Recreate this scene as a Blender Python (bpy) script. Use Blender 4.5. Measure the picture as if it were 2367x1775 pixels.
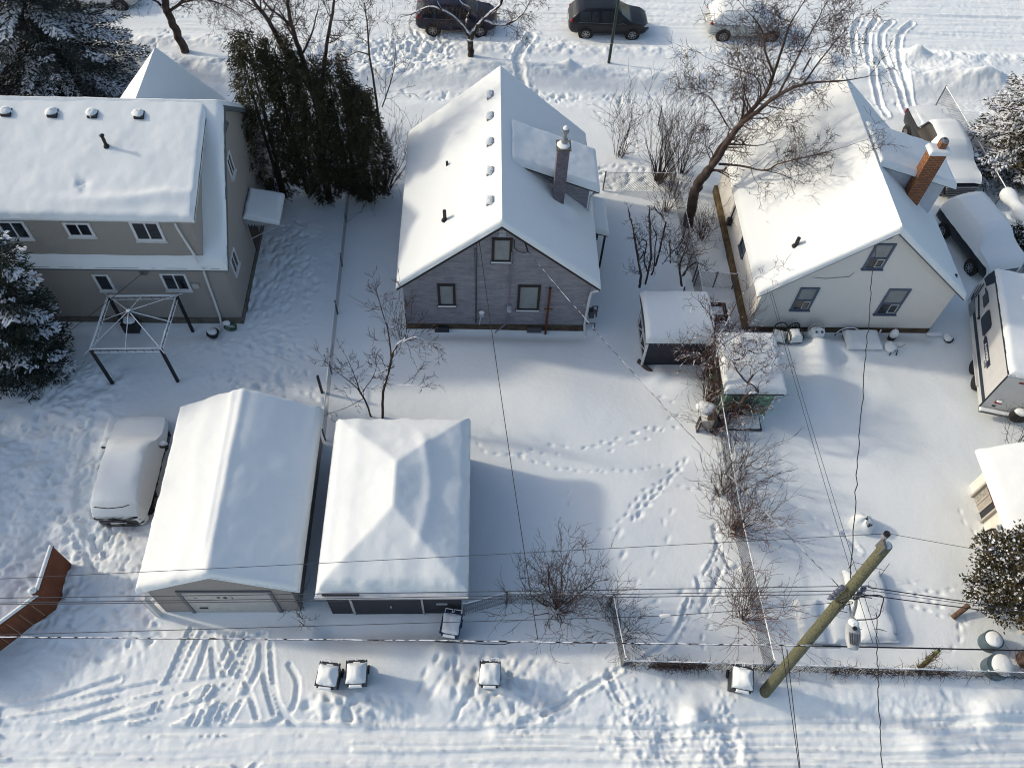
import bpy, bmesh, math, random
import numpy as np
from mathutils import Vector, Matrix

# ------------------------------------------------------------------ scene, camera, light
scene = bpy.context.scene
for o in list(bpy.data.objects):
    bpy.data.objects.remove(o)
COL = scene.collection

# camera: a drone 27.5 m above the snow, looking down at 56 degrees, photo frame 2367 x 1775
PW, PH, PF = 2367.0, 1775.0, 1915.0
CAM = Vector((0, 0, 27.5))
up_c = Vector((79.5, 1290.0, PF)).normalized()
fw_c = Vector((-53.0, 2800.0, -PF)); fw_c = (fw_c - up_c * fw_c.dot(up_c)).normalized()
rt_c = fw_c.cross(up_c)
RW = Matrix((rt_c, fw_c, up_c))            # camera axes -> world axes
cam_d = bpy.data.cameras.new("camera")
cam = bpy.data.objects.new("camera", cam_d); COL.objects.link(cam)
cam.matrix_world = Matrix.Translation(CAM) @ RW.to_4x4()
cam_d.sensor_width = 36.0; cam_d.lens = 36.0 * PF / PW
cam_d.clip_start = 0.5; cam_d.clip_end = 2000
scene.camera = cam

SUN_EL = math.radians(26.5); SUN_DIR = Vector((-math.cos(math.radians(15)), math.sin(math.radians(15)), 0))  # towards the sun, on the ground
world = bpy.data.worlds.new("World"); scene.world = world; world.use_nodes = True
nt = world.node_tree; bg = nt.nodes["Background"]
sky = nt.nodes.new("ShaderNodeTexSky"); sky.sky_type = 'NISHITA'; sky.sun_disc = False
sky.sun_elevation = SUN_EL; sky.sun_rotation = math.atan2(SUN_DIR.x, SUN_DIR.y)
sky.air_density = 1.0; sky.dust_density = 2.5; sky.ozone_density = 0.6
nt.links.new(sky.outputs[0], bg.inputs[0]); bg.inputs[1].default_value = 0.15
sd = bpy.data.lights.new("sun", 'SUN'); sd.energy = 1.7; sd.angle = math.radians(3.0); sd.color = (1.0, 0.89, 0.72)
sun = bpy.data.objects.new("sun", sd); COL.objects.link(sun)
sv = SUN_DIR * math.cos(SUN_EL) + Vector((0, 0, math.sin(SUN_EL)))
sun.rotation_euler = sv.to_track_quat('Z', 'Y').to_euler()
scene.view_settings.view_transform = 'Standard'; scene.view_settings.look = 'None'
scene.view_settings.exposure = 0.29; scene.view_settings.gamma = 1.0
scene.cycles.filter_width = 1.05; scene.cycles.max_bounces = 5; scene.cycles.diffuse_bounces = 3; scene.cycles.glossy_bounces = 2

# ------------------------------------------------------------------ turning photo points into points of the place
def ray(u, v):
    return RW @ Vector((u - PW / 2, -(v - PH / 2), -PF))
def at(u, v, z=0.0):
    d = ray(u, v); return CAM + d * ((z - CAM.z) / d.z)
def aty(u, v, y):
    d = ray(u, v); return CAM + d * ((y - CAM.y) / d.y)
def atx(u, v, x):
    d = ray(u, v); return CAM + d * ((x - CAM.x) / d.x)
def z1(x, y): return (x / 2.765, y / 2.765)
def z2(x, y): return (780 + x / 2.765, y / 2.765)
def z3(x, y): return (1567 + x / 2.765, y / 2.765)
def z4(x, y): return (x / 2.765, 580 + y / 2.765)
def z5(x, y): return (780 + x / 2.765, 580 + y / 2.765)
def z6(x, y): return (1567 + x / 2.765, 580 + y / 2.765)
def z7(x, y): return (x / 2.765, 1175 + y / 2.765)
def z8(x, y): return (780 + x / 2.765, 1175 + y / 2.765)
def z9(x, y): return (1567 + x / 2.765, 1175 + y / 2.765)

# ------------------------------------------------------------------ noise for heights
_rs = np.random.RandomState(7)
_perm = _rs.rand(256, 256).astype(np.float32)
def vnoise(x, y):
    xi = np.floor(x).astype(np.int64); yi = np.floor(y).astype(np.int64)
    fx = (x - xi); fy = (y - yi)
    fx = fx * fx * fx * (fx * (fx * 6 - 15) + 10); fy = fy * fy * fy * (fy * (fy * 6 - 15) + 10)
    a = _perm[xi & 255, yi & 255]; b = _perm[(xi + 1) & 255, yi & 255]
    c = _perm[xi & 255, (yi + 1) & 255]; d = _perm[(xi + 1) & 255, (yi + 1) & 255]
    return (a * (1 - fx) + b * fx) * (1 - fy) + (c * (1 - fx) + d * fx) * fy - 0.5
def fbm(x, y, octv=4, gain=0.5):
    s = 0; a = 1.0
    for i in range(octv):
        s = s + a * vnoise(x * 2 ** i + 17.3 * i, y * 2 ** i + 9.1 * i); a *= gain
    return s

# ------------------------------------------------------------------ materials
MATS = {}
def mat(name, color, rough=0.8, metallic=0.0, bump=0.0, bscale=20.0, var=0.0, vscale=6.0, color2=None, spec=0.3, detail=4):
    if name in MATS: return MATS[name]
    m = bpy.data.materials.new(name); m.use_nodes = True; n = m.node_tree.nodes; l = m.node_tree.links
    b = n["Principled BSDF"]; b.inputs["Roughness"].default_value = rough; b.inputs["Metallic"].default_value = metallic
    b.inputs["Specular IOR Level"].default_value = spec
    b.inputs["Base Color"].default_value = (*color, 1)
    tc = n.new("ShaderNodeTexCoord")
    if var > 0 or color2:
        nz = n.new("ShaderNodeTexNoise"); nz.inputs["Scale"].default_value = vscale; nz.inputs["Detail"].default_value = detail
        nz.inputs["Roughness"].default_value = 0.65
        l.new(tc.outputs["Object"], nz.inputs["Vector"])
        rp = n.new("ShaderNodeValToRGB"); l.new(nz.outputs["Fac"], rp.inputs["Fac"])
        c2 = color2 if color2 else tuple(c * (1 + var) for c in color)
        c1 = color if color2 else tuple(c * (1 - var) for c in color)
        rp.color_ramp.elements[0].position = 0.38; rp.color_ramp.elements[1].position = 0.62
        rp.color_ramp.elements[0].color = (*c1, 1); rp.color_ramp.elements[1].color = (*c2, 1)
        l.new(rp.outputs["Color"], b.inputs["Base Color"])
    if bump > 0:
        nb = n.new("ShaderNodeTexNoise"); nb.inputs["Scale"].default_value = bscale; nb.inputs["Detail"].default_value = 5
        l.new(tc.outputs["Object"], nb.inputs["Vector"])
        bp = n.new("ShaderNodeBump"); bp.inputs["Strength"].default_value = bump; bp.inputs["Distance"].default_value = 0.02
        l.new(nb.outputs["Fac"], bp.inputs["Height"]); l.new(bp.outputs["Normal"], b.inputs["Normal"])
    MATS[name] = m; return m

def snow_mat(name, color=(0.83, 0.875, 0.875), bump=0.35, bscale=9.0, fine=70.0):
    if name in MATS: return MATS[name]
    m = bpy.data.materials.new(name); m.use_nodes = True; n = m.node_tree.nodes; l = m.node_tree.links
    b = n["Principled BSDF"]; b.inputs["Roughness"].default_value = 0.75; b.inputs["Specular IOR Level"].default_value = 0.25
    tc = n.new("ShaderNodeTexCoord")
    n1 = n.new("ShaderNodeTexNoise"); n1.inputs["Scale"].default_value = bscale; n1.inputs["Detail"].default_value = 6; n1.inputs["Roughness"].default_value = 0.6
    n2 = n.new("ShaderNodeTexNoise"); n2.inputs["Scale"].default_value = fine; n2.inputs["Detail"].default_value = 2
    l.new(tc.outputs["Object"], n1.inputs["Vector"]); l.new(tc.outputs["Object"], n2.inputs["Vector"])
    ad = n.new("ShaderNodeMath"); ad.operation = 'MULTIPLY_ADD'; ad.inputs[1].default_value = 0.22
    l.new(n2.outputs["Fac"], ad.inputs[0]); l.new(n1.outputs["Fac"], ad.inputs[2])
    bp = n.new("ShaderNodeBump"); bp.inputs["Strength"].default_value = bump; bp.inputs["Distance"].default_value = 0.03
    l.new(ad.outputs[0], bp.inputs["Height"]); l.new(bp.outputs["Normal"], b.inputs["Normal"])
    rp = n.new("ShaderNodeValToRGB"); l.new(n2.outputs["Fac"], rp.inputs["Fac"])
    rp.color_ramp.elements[0].position = 0.35; rp.color_ramp.elements[1].position = 0.65
    rp.color_ramp.elements[0].color = (*[c * 0.94 for c in color], 1); rp.color_ramp.elements[1].color = (*color, 1)
    l.new(rp.outputs["Color"], b.inputs["Base Color"])
    MATS[name] = m; return m

def lined_mat(name, color, line, spacing, axis='Z', width=0.12, color2=None, patches=None, bump=0.5, rough=0.8, vscale=4.0):
    """boards or panels: repeated lines across one object axis, with optional peeled patches"""
    if name in MATS: return MATS[name]
    m = bpy.data.materials.new(name); m.use_nodes = True; n = m.node_tree.nodes; l = m.node_tree.links
    b = n["Principled BSDF"]; b.inputs["Roughness"].default_value = rough; b.inputs["Specular IOR Level"].default_value = 0.25
    tc = n.new("ShaderNodeTexCoord"); sp = n.new("ShaderNodeSeparateXYZ"); l.new(tc.outputs["Object"], sp.inputs[0])
    dv = n.new("ShaderNodeMath"); dv.operation = 'DIVIDE'; dv.inputs[1].default_value = spacing; l.new(sp.outputs[axis], dv.inputs[0])
    fr = n.new("ShaderNodeMath"); fr.operation = 'FRACT'; l.new(dv.outputs[0], fr.inputs[0])
    rl = n.new("ShaderNodeValToRGB"); l.new(fr.outputs[0], rl.inputs["Fac"])
    rl.color_ramp.elements[0].position = 0.0; rl.color_ramp.elements[0].color = (0, 0, 0, 1)
    rl.color_ramp.elements[1].position = width; rl.color_ramp.elements[1].color = (1, 1, 1, 1)
    nz = n.new("ShaderNodeTexNoise"); nz.inputs["Scale"].default_value = vscale; nz.inputs["Detail"].default_value = 6; nz.inputs["Roughness"].default_value = 0.7
    mp = n.new("ShaderNodeMapping"); mp.inputs["Scale"].default_value = (1, 1, 3) if axis == 'Z' else (1, 1, 0.5)
    l.new(tc.outputs["Object"], mp.inputs[0]); l.new(mp.outputs[0], nz.inputs["Vector"])
    r2 = n.new("ShaderNodeValToRGB"); l.new(nz.outputs["Fac"], r2.inputs["Fac"])
    c2 = color2 or tuple(c * 1.25 for c in color)
    r2.color_ramp.elements[0].position = 0.35; r2.color_ramp.elements[0].color = (*[c * 0.85 for c in color], 1)
    r2.color_ramp.elements[1].position = 0.65; r2.color_ramp.elements[1].color = (*c2, 1)
    mx = n.new("ShaderNodeMix"); mx.data_type = 'RGBA'
    l.new(rl.outputs["Color"], mx.inputs["Factor"]); mx.inputs[6].default_value = (*line, 1); l.new(r2.outputs["Color"], mx.inputs[7])
    out = mx.outputs[2]
    if patches:
        np_ = n.new("ShaderNodeTexNoise"); np_.inputs["Scale"].default_value = 1.3; np_.inputs["Detail"].default_value = 9; np_.inputs["Roughness"].default_value = 0.75
        m2 = n.new("ShaderNodeMapping"); m2.inputs["Scale"].default_value = (0.7, 1, 2.4); m2.inputs["Location"].default_value = (3.1, 0, 0.4)
        l.new(tc.outputs["Object"], m2.inputs[0]); l.new(m2.outputs[0], np_.inputs["Vector"])
        r3 = n.new("ShaderNodeValToRGB"); l.new(np_.outputs["Fac"], r3.inputs["Fac"])
        r3.color_ramp.elements[0].position = 0.66; r3.color_ramp.elements[0].color = (0, 0, 0, 1)
        r3.color_ramp.elements[1].position = 0.69; r3.color_ramp.elements[1].color = (1, 1, 1, 1)
        m3 = n.new("ShaderNodeMix"); m3.data_type = 'RGBA'
        l.new(r3.outputs["Color"], m3.inputs["Factor"]); l.new(out, m3.inputs[6]); m3.inputs[7].default_value = (*patches, 1)
        out = m3.outputs[2]
    l.new(out, b.inputs["Base Color"])
    bp = n.new("ShaderNodeBump"); bp.inputs["Strength"].default_value = bump; bp.inputs["Distance"].default_value = 0.015
    l.new(fr.outputs[0], bp.inputs["Height"]); l.new(bp.outputs["Normal"], b.inputs["Normal"])
    MATS[name] = m; return m

def snowy_mat(name, color, thr=0.45, rough=0.9, color2=None, nscale=14.0, soft=0.12, amount=0.5):
    """bark, needles, boards or metal whose upward faces carry snow (real snow lies where the surface faces up)"""
    if name in MATS: return MATS[name]
    m = bpy.data.materials.new(name); m.use_nodes = True; n = m.node_tree.nodes; l = m.node_tree.links
    b = n["Principled BSDF"]; b.inputs["Roughness"].default_value = rough; b.inputs["Specular IOR Level"].default_value = 0.2
    ge = n.new("ShaderNodeNewGeometry"); sp = n.new("ShaderNodeSeparateXYZ"); l.new(ge.outputs["Normal"], sp.inputs[0])
    tc = n.new("ShaderNodeTexCoord")
    nz = n.new("ShaderNodeTexNoise"); nz.inputs["Scale"].default_value = nscale; nz.inputs["Detail"].default_value = 3; l.new(tc.outputs["Object"], nz.inputs["Vector"])
    ad = n.new("ShaderNodeMath"); ad.operation = 'MULTIPLY_ADD'; ad.inputs[1].default_value = amount * 2
    l.new(nz.outputs["Fac"], ad.inputs[0]); l.new(sp.outputs["Z"], ad.inputs[2])
    mr = n.new("ShaderNodeMapRange"); mr.inputs["From Min"].default_value = thr + amount; mr.inputs["From Max"].default_value = thr + amount + soft
    l.new(ad.outputs[0], mr.inputs["Value"])
    n2 = n.new("ShaderNodeTexNoise"); n2.inputs["Scale"].default_value = 3.0; n2.inputs["Detail"].default_value = 5; l.new(tc.outputs["Object"], n2.inputs["Vector"])
    rp = n.new("ShaderNodeValToRGB"); l.new(n2.outputs["Fac"], rp.inputs["Fac"])
    rp.color_ramp.elements[0].position = 0.35; rp.color_ramp.elements[0].color = (*color, 1)
    rp.color_ramp.elements[1].position = 0.65; rp.color_ramp.elements[1].color = (*(color2 or tuple(c * 1.7 for c in color)), 1)
    mx = n.new("ShaderNodeMix"); mx.data_type = 'RGBA'; l.new(mr.outputs[0], mx.inputs["Factor"])
    l.new(rp.outputs["Color"], mx.inputs[6]); mx.inputs[7].default_value = (0.82, 0.84, 0.87, 1)
    l.new(mx.outputs[2], b.inputs["Base Color"])
    MATS[name] = m; return m

def brick_mat(name, c1, c2, mortar, scale=1.0):
    if name in MATS: return MATS[name]
    m = bpy.data.materials.new(name); m.use_nodes = True; n = m.node_tree.nodes; l = m.node_tree.links
    b = n["Principled BSDF"]; b.inputs["Roughness"].default_value = 0.85
    tc = n.new("ShaderNodeTexCoord"); sp = n.new("ShaderNodeSeparateXYZ"); l.new(tc.outputs["Object"], sp.inputs[0])
    ad = n.new("ShaderNodeMath"); ad.operation = 'ADD'; l.new(sp.outputs["X"], ad.inputs[0]); l.new(sp.outputs["Y"], ad.inputs[1])
    cb = n.new("ShaderNodeCombineXYZ"); l.new(ad.outputs[0], cb.inputs["X"]); l.new(sp.outputs["Z"], cb.inputs["Y"])
    br = n.new("ShaderNodeTexBrick"); l.new(cb.outputs[0], br.inputs["Vector"])
    br.inputs["Color1"].default_value = (*c1, 1); br.inputs["Color2"].default_value = (*c2, 1); br.inputs["Mortar"].default_value = (*mortar, 1)
    br.inputs["Scale"].default_value = scale; br.inputs["Mortar Size"].default_value = 0.012
    br.inputs["Brick Width"].default_value = 0.22; br.inputs["Row Height"].default_value = 0.085
    l.new(br.outputs["Color"], b.inputs["Base Color"])
    bp = n.new("ShaderNodeBump"); bp.invert = True; bp.inputs["Strength"].default_value = 0.6; bp.inputs["Distance"].default_value = 0.01
    l.new(br.outputs["Fac"], bp.inputs["Height"]); l.new(bp.outputs["Normal"], b.inputs["Normal"])
    MATS[name] = m; return m

SNOW = snow_mat("snow_ground", bump=0.5, bscale=5.0, fine=30.0)
RSNOW = snow_mat("snow_roof", color=(0.77, 0.81, 0.81), bump=0.42, bscale=2.6, fine=40.0)
GLASS = mat("dark_glass", (0.012, 0.014, 0.018), rough=0.12, spec=0.6)
SHADE_GLASS = mat("blind_glass", (0.20, 0.22, 0.22), rough=0.25, spec=0.5, var=0.08, vscale=2)
WHITE = mat("white_trim", (0.62, 0.63, 0.63), rough=0.5, var=0.05)
BLACKMETAL = mat("black_metal", (0.018, 0.018, 0.02), rough=0.5)
GREYMETAL = mat("grey_metal", (0.30, 0.31, 0.32), rough=0.45, metallic=0.6, var=0.1)
RUBBER = mat("rubber", (0.02, 0.02, 0.021), rough=0.8)
CONCRETE = mat("concrete", (0.13, 0.12, 0.10), rough=0.9, bump=0.4, bscale=12, var=0.25, vscale=3)

# ------------------------------------------------------------------ mesh helper
def wmat(o):
    m = Matrix.Identity(4)
    while o is not None:
        m = o.matrix_basis @ m; o = o.parent
    return m
class MB:
    def __init__(s): s.v = []; s.f = []
    def add(s, vs, fs):
        b = len(s.v); s.v.extend(vs); s.f.extend([tuple(i + b for i in f) for f in fs]); return s
    def box(s, x0, x1, y0, y1, z0, z1):
        vs = [(x, y, z) for z in (z0, z1) for y in (y0, y1) for x in (x0, x1)]
        return s.add(vs, [(0, 2, 3, 1), (4, 5, 7, 6), (0, 1, 5, 4), (2, 6, 7, 3), (0, 4, 6, 2), (1, 3, 7, 5)])
    def obox(s, o, ux, n, x0, x1, z0, z1, d0, d1):
        """box on a wall: o origin, ux along the wall, n outwards, z up"""
        o = Vector(o); ux = Vector(ux); n = Vector(n); uz = Vector((0, 0, 1))
        vs = [tuple(o + ux * x + uz * z + n * d) for d in (d0, d1) for z in (z0, z1) for x in (x0, x1)]
        return s.add(vs, [(0, 2, 3, 1), (4, 5, 7, 6), (0, 1, 5, 4), (2, 6, 7, 3), (0, 4, 6, 2), (1, 3, 7, 5)])
    def prism(s, poly, ext):
        """poly: 3d points in one plane, ext: extrusion vector"""
        n = len(poly); e = Vector(ext)
        vs = [tuple(p) for p in poly] + [tuple(Vector(p) + e) for p in poly]
        fs = [tuple(range(n))[::-1], tuple(range(n, 2 * n))] + [(i, (i + 1) % n, (i + 1) % n + n, i + n) for i in range(n)]
        return s.add(vs, fs)
    def tube(s, pts, rad, sides=6, cap=True):
        pts = [Vector(p) for p in pts]; n = len(pts)
        if n < 2: return s
        if not hasattr(rad, '__len__'): rad = [rad] * n
        b = len(s.v); prev = None
        for i, p in enumerate(pts):
            t = (pts[min(i + 1, n - 1)] - pts[max(i - 1, 0)])
            if t.length < 1e-9: t = Vector((0, 0, 1))
            t.normalize()
            if prev is None:
                a = t.cross(Vector((0, 0, 1)))
                if a.length < 1e-3: a = t.cross(Vector((1, 0, 0)))
            else:
                a = prev - t * prev.dot(t)
                if a.length < 1e-4: a = t.cross(Vector((1, 0, 0)))
            a.normalize(); prev = a; c = t.cross(a); r = rad[i]
            for k in range(sides):
                w = 2 * math.pi * k / sides
                q = p + a * (r * math.cos(w)) + c * (r * math.sin(w)); s.v.append((q.x, q.y, q.z))
        for i in range(n - 1):
            for k in range(sides):
                k2 = (k + 1) % sides
                s.f.append((b + i * sides + k, b + i * sides + k2, b + (i + 1) * sides + k2, b + (i + 1) * sides + k))
        if cap:
            s.f.append(tuple(b + k for k in range(sides))[::-1]); s.f.append(tuple(b + (n - 1) * sides + k for k in range(sides)))
        return s
    def lathe(s, c, prof, sides=16, axis=(0, 0, 1)):
        """prof: (radius, height) pairs along the axis from c"""
        ax = Vector(axis).normalized(); a = ax.orthogonal().normalized(); b2 = ax.cross(a); c = Vector(c); b = len(s.v)
        for r, h in prof:
            for k in range(sides):
                w = 2 * math.pi * k / sides
                s.v.append(tuple(c + ax * h + a * (r * math.cos(w)) + b2 * (r * math.sin(w))))
        for i in range(len(prof) - 1):
            for k in range(sides):
                k2 = (k + 1) % sides
                s.f.append((b + i * sides + k, b + i * sides + k2, b + (i + 1) * sides + k2, b + (i + 1) * sides + k))
        s.f.append(tuple(b + k for k in range(sides))[::-1]); s.f.append(tuple(b + (len(prof) - 1) * sides + k for k in range(sides)))
        return s
    def blob(s, c, rx, ry, rz, seed=0, amp=0.15, nu=12, nv=8, zcut=None):
        b = len(s.v); rg = random.Random(seed); ph = [rg.uniform(0, 6.28) for _ in range(6)]
        for j in range(nv + 1):
            th = math.pi * j / nv
            for i in range(nu):
                w = 2 * math.pi * i / nu
                k = 1 + amp * (math.sin(2 * w + ph[0] + th) * .5 + math.sin(3 * w + ph[1] - 2 * th) * .35 + math.sin(5 * w + ph[2]) * math.sin(3 * th) * .3)
                z = rz * math.cos(th) * k
                if zcut is not None: z = max(z, zcut)
                s.v.append((c[0] + rx * math.sin(th) * math.cos(w) * k, c[1] + ry * math.sin(th) * math.sin(w) * k, c[2] + z))
        for j in range(nv):
            for i in range(nu):
                i2 = (i + 1) % nu
                s.f.append((b + j * nu + i, b + (j + 1) * nu + i, b + (j + 1) * nu + i2, b + j * nu + i2))
        return s
    def build(s, name, m, parent=None, smooth=False, local=False):
        me = bpy.data.meshes.new(name)
        v = s.v
        if parent is not None and not local:
            inv = wmat(parent).inverted(); A = np.array([list(r) for r in inv])
            vv = np.array(v, dtype=np.float64) @ A[:3, :3].T + A[:3, 3]; v = [tuple(p) for p in vv]
        me.from_pydata(v, [], s.f)
        if smooth is True:
            me.shade_smooth()
        elif smooth:
            me.shade_smooth(); me.set_sharp_from_angle(angle=math.radians(smooth))
        me.materials.append(m)
        o = bpy.data.objects.new(name, me); COL.objects.link(o)
        if parent is not None: o.parent = parent
        return o

def tag(o, label=None, cat=None, group=None, kind=None):
    if label: o["label"] = label
    if cat: o["category"] = cat
    if group: o["group"] = group
    if kind: o["kind"] = kind
    return o
def thing(name, loc, label, cat, rz=0.0, group=None):
    o = bpy.data.objects.new(name, None); COL.objects.link(o); o.empty_display_size = 0.3
    o.location = loc; o.rotation_euler = (0, 0, rz)
    return tag(o, label, cat, group)
def kids(o): return [c for c in bpy.data.objects if c.parent is o]
def copy_tree(o, parent=None):
    c = o.copy(); COL.objects.link(c); c.parent = parent
    for ch in kids(o): copy_tree(ch, c)
    return c

def snow_cap(name, parent, x0, x1, y0, y1, base, thick=0.22, r=0.16, res=0.09, seed=0, amp=0.02, m=None, skirt=0.06, edge=None, local=False, extra=None, crease=None):
    """a layer of snow on a roof: base(x,y)->roof height (numpy), rounded at the edges"""
    nx = max(3, int((x1 - x0) / res) + 1); ny = max(3, int((y1 - y0) / res) + 1)
    xs = np.linspace(x0, x1, nx); ys = np.linspace(y0, y1, ny)
    ex = [x0 + .004, x0 + r * .12, x0 + r * .35, x1 - r * .35, x1 - r * .12, x1 - .004]; ey = [y0 + .004, y0 + r * .12, y0 + r * .35, y1 - r * .35, y1 - r * .12, y1 - .004]
    if crease is not None:
        xs = xs[np.abs(xs - crease) > res * .6]; ex.append(crease)
    xs = np.unique(np.concatenate([xs, ex])); ys = np.unique(np.concatenate([ys, ey]))
    X, Y = np.meshgrid(xs, ys)
    d = np.minimum(np.minimum(X - x0, x1 - X), np.minimum(Y - y0, y1 - Y))
    dj = np.clip(d - .35 * r * (fbm(X * 2.3 + seed, Y * 2.3, 3) + .3) * (d > .003), 0, 9)
    pr = np.sqrt(np.clip(1 - (1 - np.clip(dj / r, 0, 1)) ** 2, 0, 1))
    Z = base(X, Y) + thick * pr + pr * amp * (fbm(X * 0.9 + seed * 3.7, Y * 0.9 + seed, 3) + 0.15 * fbm(X * 5 + seed, Y * 5, 2))
    if extra is not None: Z = Z + pr * extra(X, Y)
    ny, nx = X.shape
    v = np.stack([X.ravel(), Y.ravel(), Z.ravel()], 1)
    idx = np.arange(nx * ny).reshape(ny, nx)
    f = np.stack([idx[:-1, :-1].ravel(), idx[:-1, 1:].ravel(), idx[1:, 1:].ravel(), idx[1:, :-1].ravel()], 1)
    rim = np.concatenate([idx[0, :], idx[1:, -1], idx[-1, -2::-1], idx[-2:0:-1, 0]])
    rv = v[rim].copy(); rv[:, 2] = base(rv[:, 0], rv[:, 1]) - skirt; b = len(v); nr = len(rim)
    k = np.arange(nr); k2 = (k + 1) % nr
    sf = np.stack([rim[k], b + k, b + k2, rim[k2]], 1)
    mb = MB(); mb.v = [tuple(p) for p in np.concatenate([v, rv])]; mb.f = [tuple(int(i) for i in q) for q in np.concatenate([f, sf])]
    return mb.build(name, m or RSNOW, parent, smooth=60, local=local)
# ------------------------------------------------------------------ the snow-covered ground as one relief
GX0, GX1, GY0, GY1 = -28.0, 34.0, 0.5, 54.0
xs = np.arange(GX0, GX1 + .01, 0.055); ys = np.concatenate([np.arange(GY0, 22, 0.05), np.arange(22, GY1 + .03, 0.06)])
GXX, GYY = np.meshgrid(xs, ys)
GXX = GXX.astype(np.float32); GYY = GYY.astype(np.float32)
HG = 0.09 * fbm(GXX * 0.16, GYY * 0.16, 2) + 0.03 * fbm(GXX * 0.55 + 5, GYY * 0.55, 3)
def sm(a, b, v): 
    t = np.clip((v - a) / (b - a), 0, 1); return t * t * (3 - 2 * t)
def win(x0, x1, y0, y1):
    i0 = max(0, int(np.searchsorted(xs, x0))); i1 = min(len(xs), int(np.searchsorted(xs, x1)) + 1)
    j0 = max(0, int(np.searchsorted(ys, y0))); j1 = min(len(ys), int(np.searchsorted(ys, y1)) + 1)
    return slice(j0, j1), slice(i0, i1)
def blobmask(cx, cy, rx, ry, soft=0.5):
    d = np.sqrt(((GXX - cx) / rx) ** 2 + ((GYY - cy) / ry) ** 2); return 1 - sm(1 - soft, 1 + soft * .3, d)
def bump(cx, cy, rx, ry, h, rot=0.0, p=2.0):
    R = max(rx, ry) * 2.6; w = win(cx - R, cx + R, cy - R, cy + R); X = GXX[w] - cx; Y = GYY[w] - cy
    c, s_ = math.cos(rot), math.sin(rot); a = (X * c + Y * s_) / rx; b = (-X * s_ + Y * c) / ry
    HG[w] += h * np.exp(-(a * a + b * b) ** (p / 2))
TRK = np.zeros_like(HG); RIMS = np.zeros_like(HG)
def groove(pts, width, depth, rim=0.35, rough=0.0, layer=False):
    P_ = np.array(pts, dtype=np.float64); m = width * 3
    w = win(P_[:, 0].min() - m, P_[:, 0].max() + m, P_[:, 1].min() - m, P_[:, 1].max() + m)
    X = GXX[w]; Y = GYY[w]; D = np.full(X.shape, 9.0)
    for a, b in zip(P_[:-1], P_[1:]):
        ab = b - a; L = (ab ** 2).sum() + 1e-9
        t = np.clip(((X - a[0]) * ab[0] + (Y - a[1]) * ab[1]) / L, 0, 1)
        D = np.minimum(D, np.hypot(X - a[0] - t * ab[0], Y - a[1] - t * ab[1]))
    h = width / 2
    depth = depth * .7; g = -depth * (1 - sm(h * .7, h * 1.05, D)) + depth * rim * .7 * np.exp(-((D - h * 1.3) / (h * .3)) ** 2)
    if layer:
        TRK[w] = np.minimum(TRK[w], -depth * (1 - sm(h * .7, h * 1.05, D))); RIMS[w] = np.maximum(RIMS[w], depth * rim * .8 * np.exp(-((D - h * 1.3) / (h * .35)) ** 2) * (1 + .8 * fbm(X * 6, Y * 6, 2))); return
    if rough: g = g + rough * depth * (D < h * 2.4) * fbm(X * 5, Y * 5, 2)
    HG[w] += g
def smooth_path(pts, n=8):
    P_ = [Vector((p[0], p[1], p[2] if len(p) > 2 else 0)) for p in pts]; out = []
    for i in range(len(P_) - 1):
        p0 = P_[max(i - 1, 0)]; p1 = P_[i]; p2 = P_[i + 1]; p3 = P_[min(i + 2, len(P_) - 1)]
        for k in range(n):
            t = k / n
            out.append(0.5 * ((2 * p1) + (p2 - p0) * t + (2 * p0 - 5 * p1 + 4 * p2 - p3) * t * t + (3 * p1 - p0 - 3 * p2 + p3) * t ** 3))
    out.append(P_[-1]); return out
def gpath(zf, pts, n=6): return [(q.x, q.y) for q in smooth_path([at(*zf(*p)) for p in pts], n)]
RNG = random.Random(11)
def foot(x, y, ang, size=1.0, depth=0.12):
    depth *= .62; bump(x, y, 0.14 * size, 0.07 * size, -depth, ang, 2.6)
    bump(x + math.cos(ang + .6) * .2 * size, y + math.sin(ang + .6) * .16 * size, .09 * size, .06 * size, depth * .25, ang)
def prints(path, step=0.5, side=0.13, size=1.0, depth=0.12, jit=0.06, skip=0.05):
    d = 0.0; nxt = 0.0; sgn = 1
    for a, b in zip(path[:-1], path[1:]):
        L = math.hypot(b[0] - a[0], b[1] - a[1])
        while nxt < d + L:
            t = (nxt - d) / max(L, 1e-6); ang = math.atan2(b[1] - a[1], b[0] - a[0])
            x = a[0] + (b[0] - a[0]) * t - math.sin(ang) * side * sgn + RNG.uniform(-jit, jit)
            y = a[1] + (b[1] - a[1]) * t + math.cos(ang) * side * sgn + RNG.uniform(-jit, jit)
            if RNG.random() > skip: foot(x, y, ang + RNG.uniform(-.25, .25), size * RNG.uniform(.85, 1.15), depth * RNG.uniform(.6, 1.15))
            sgn = -sgn; nxt += step * RNG.uniform(.8, 1.2)
        d += L
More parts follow.
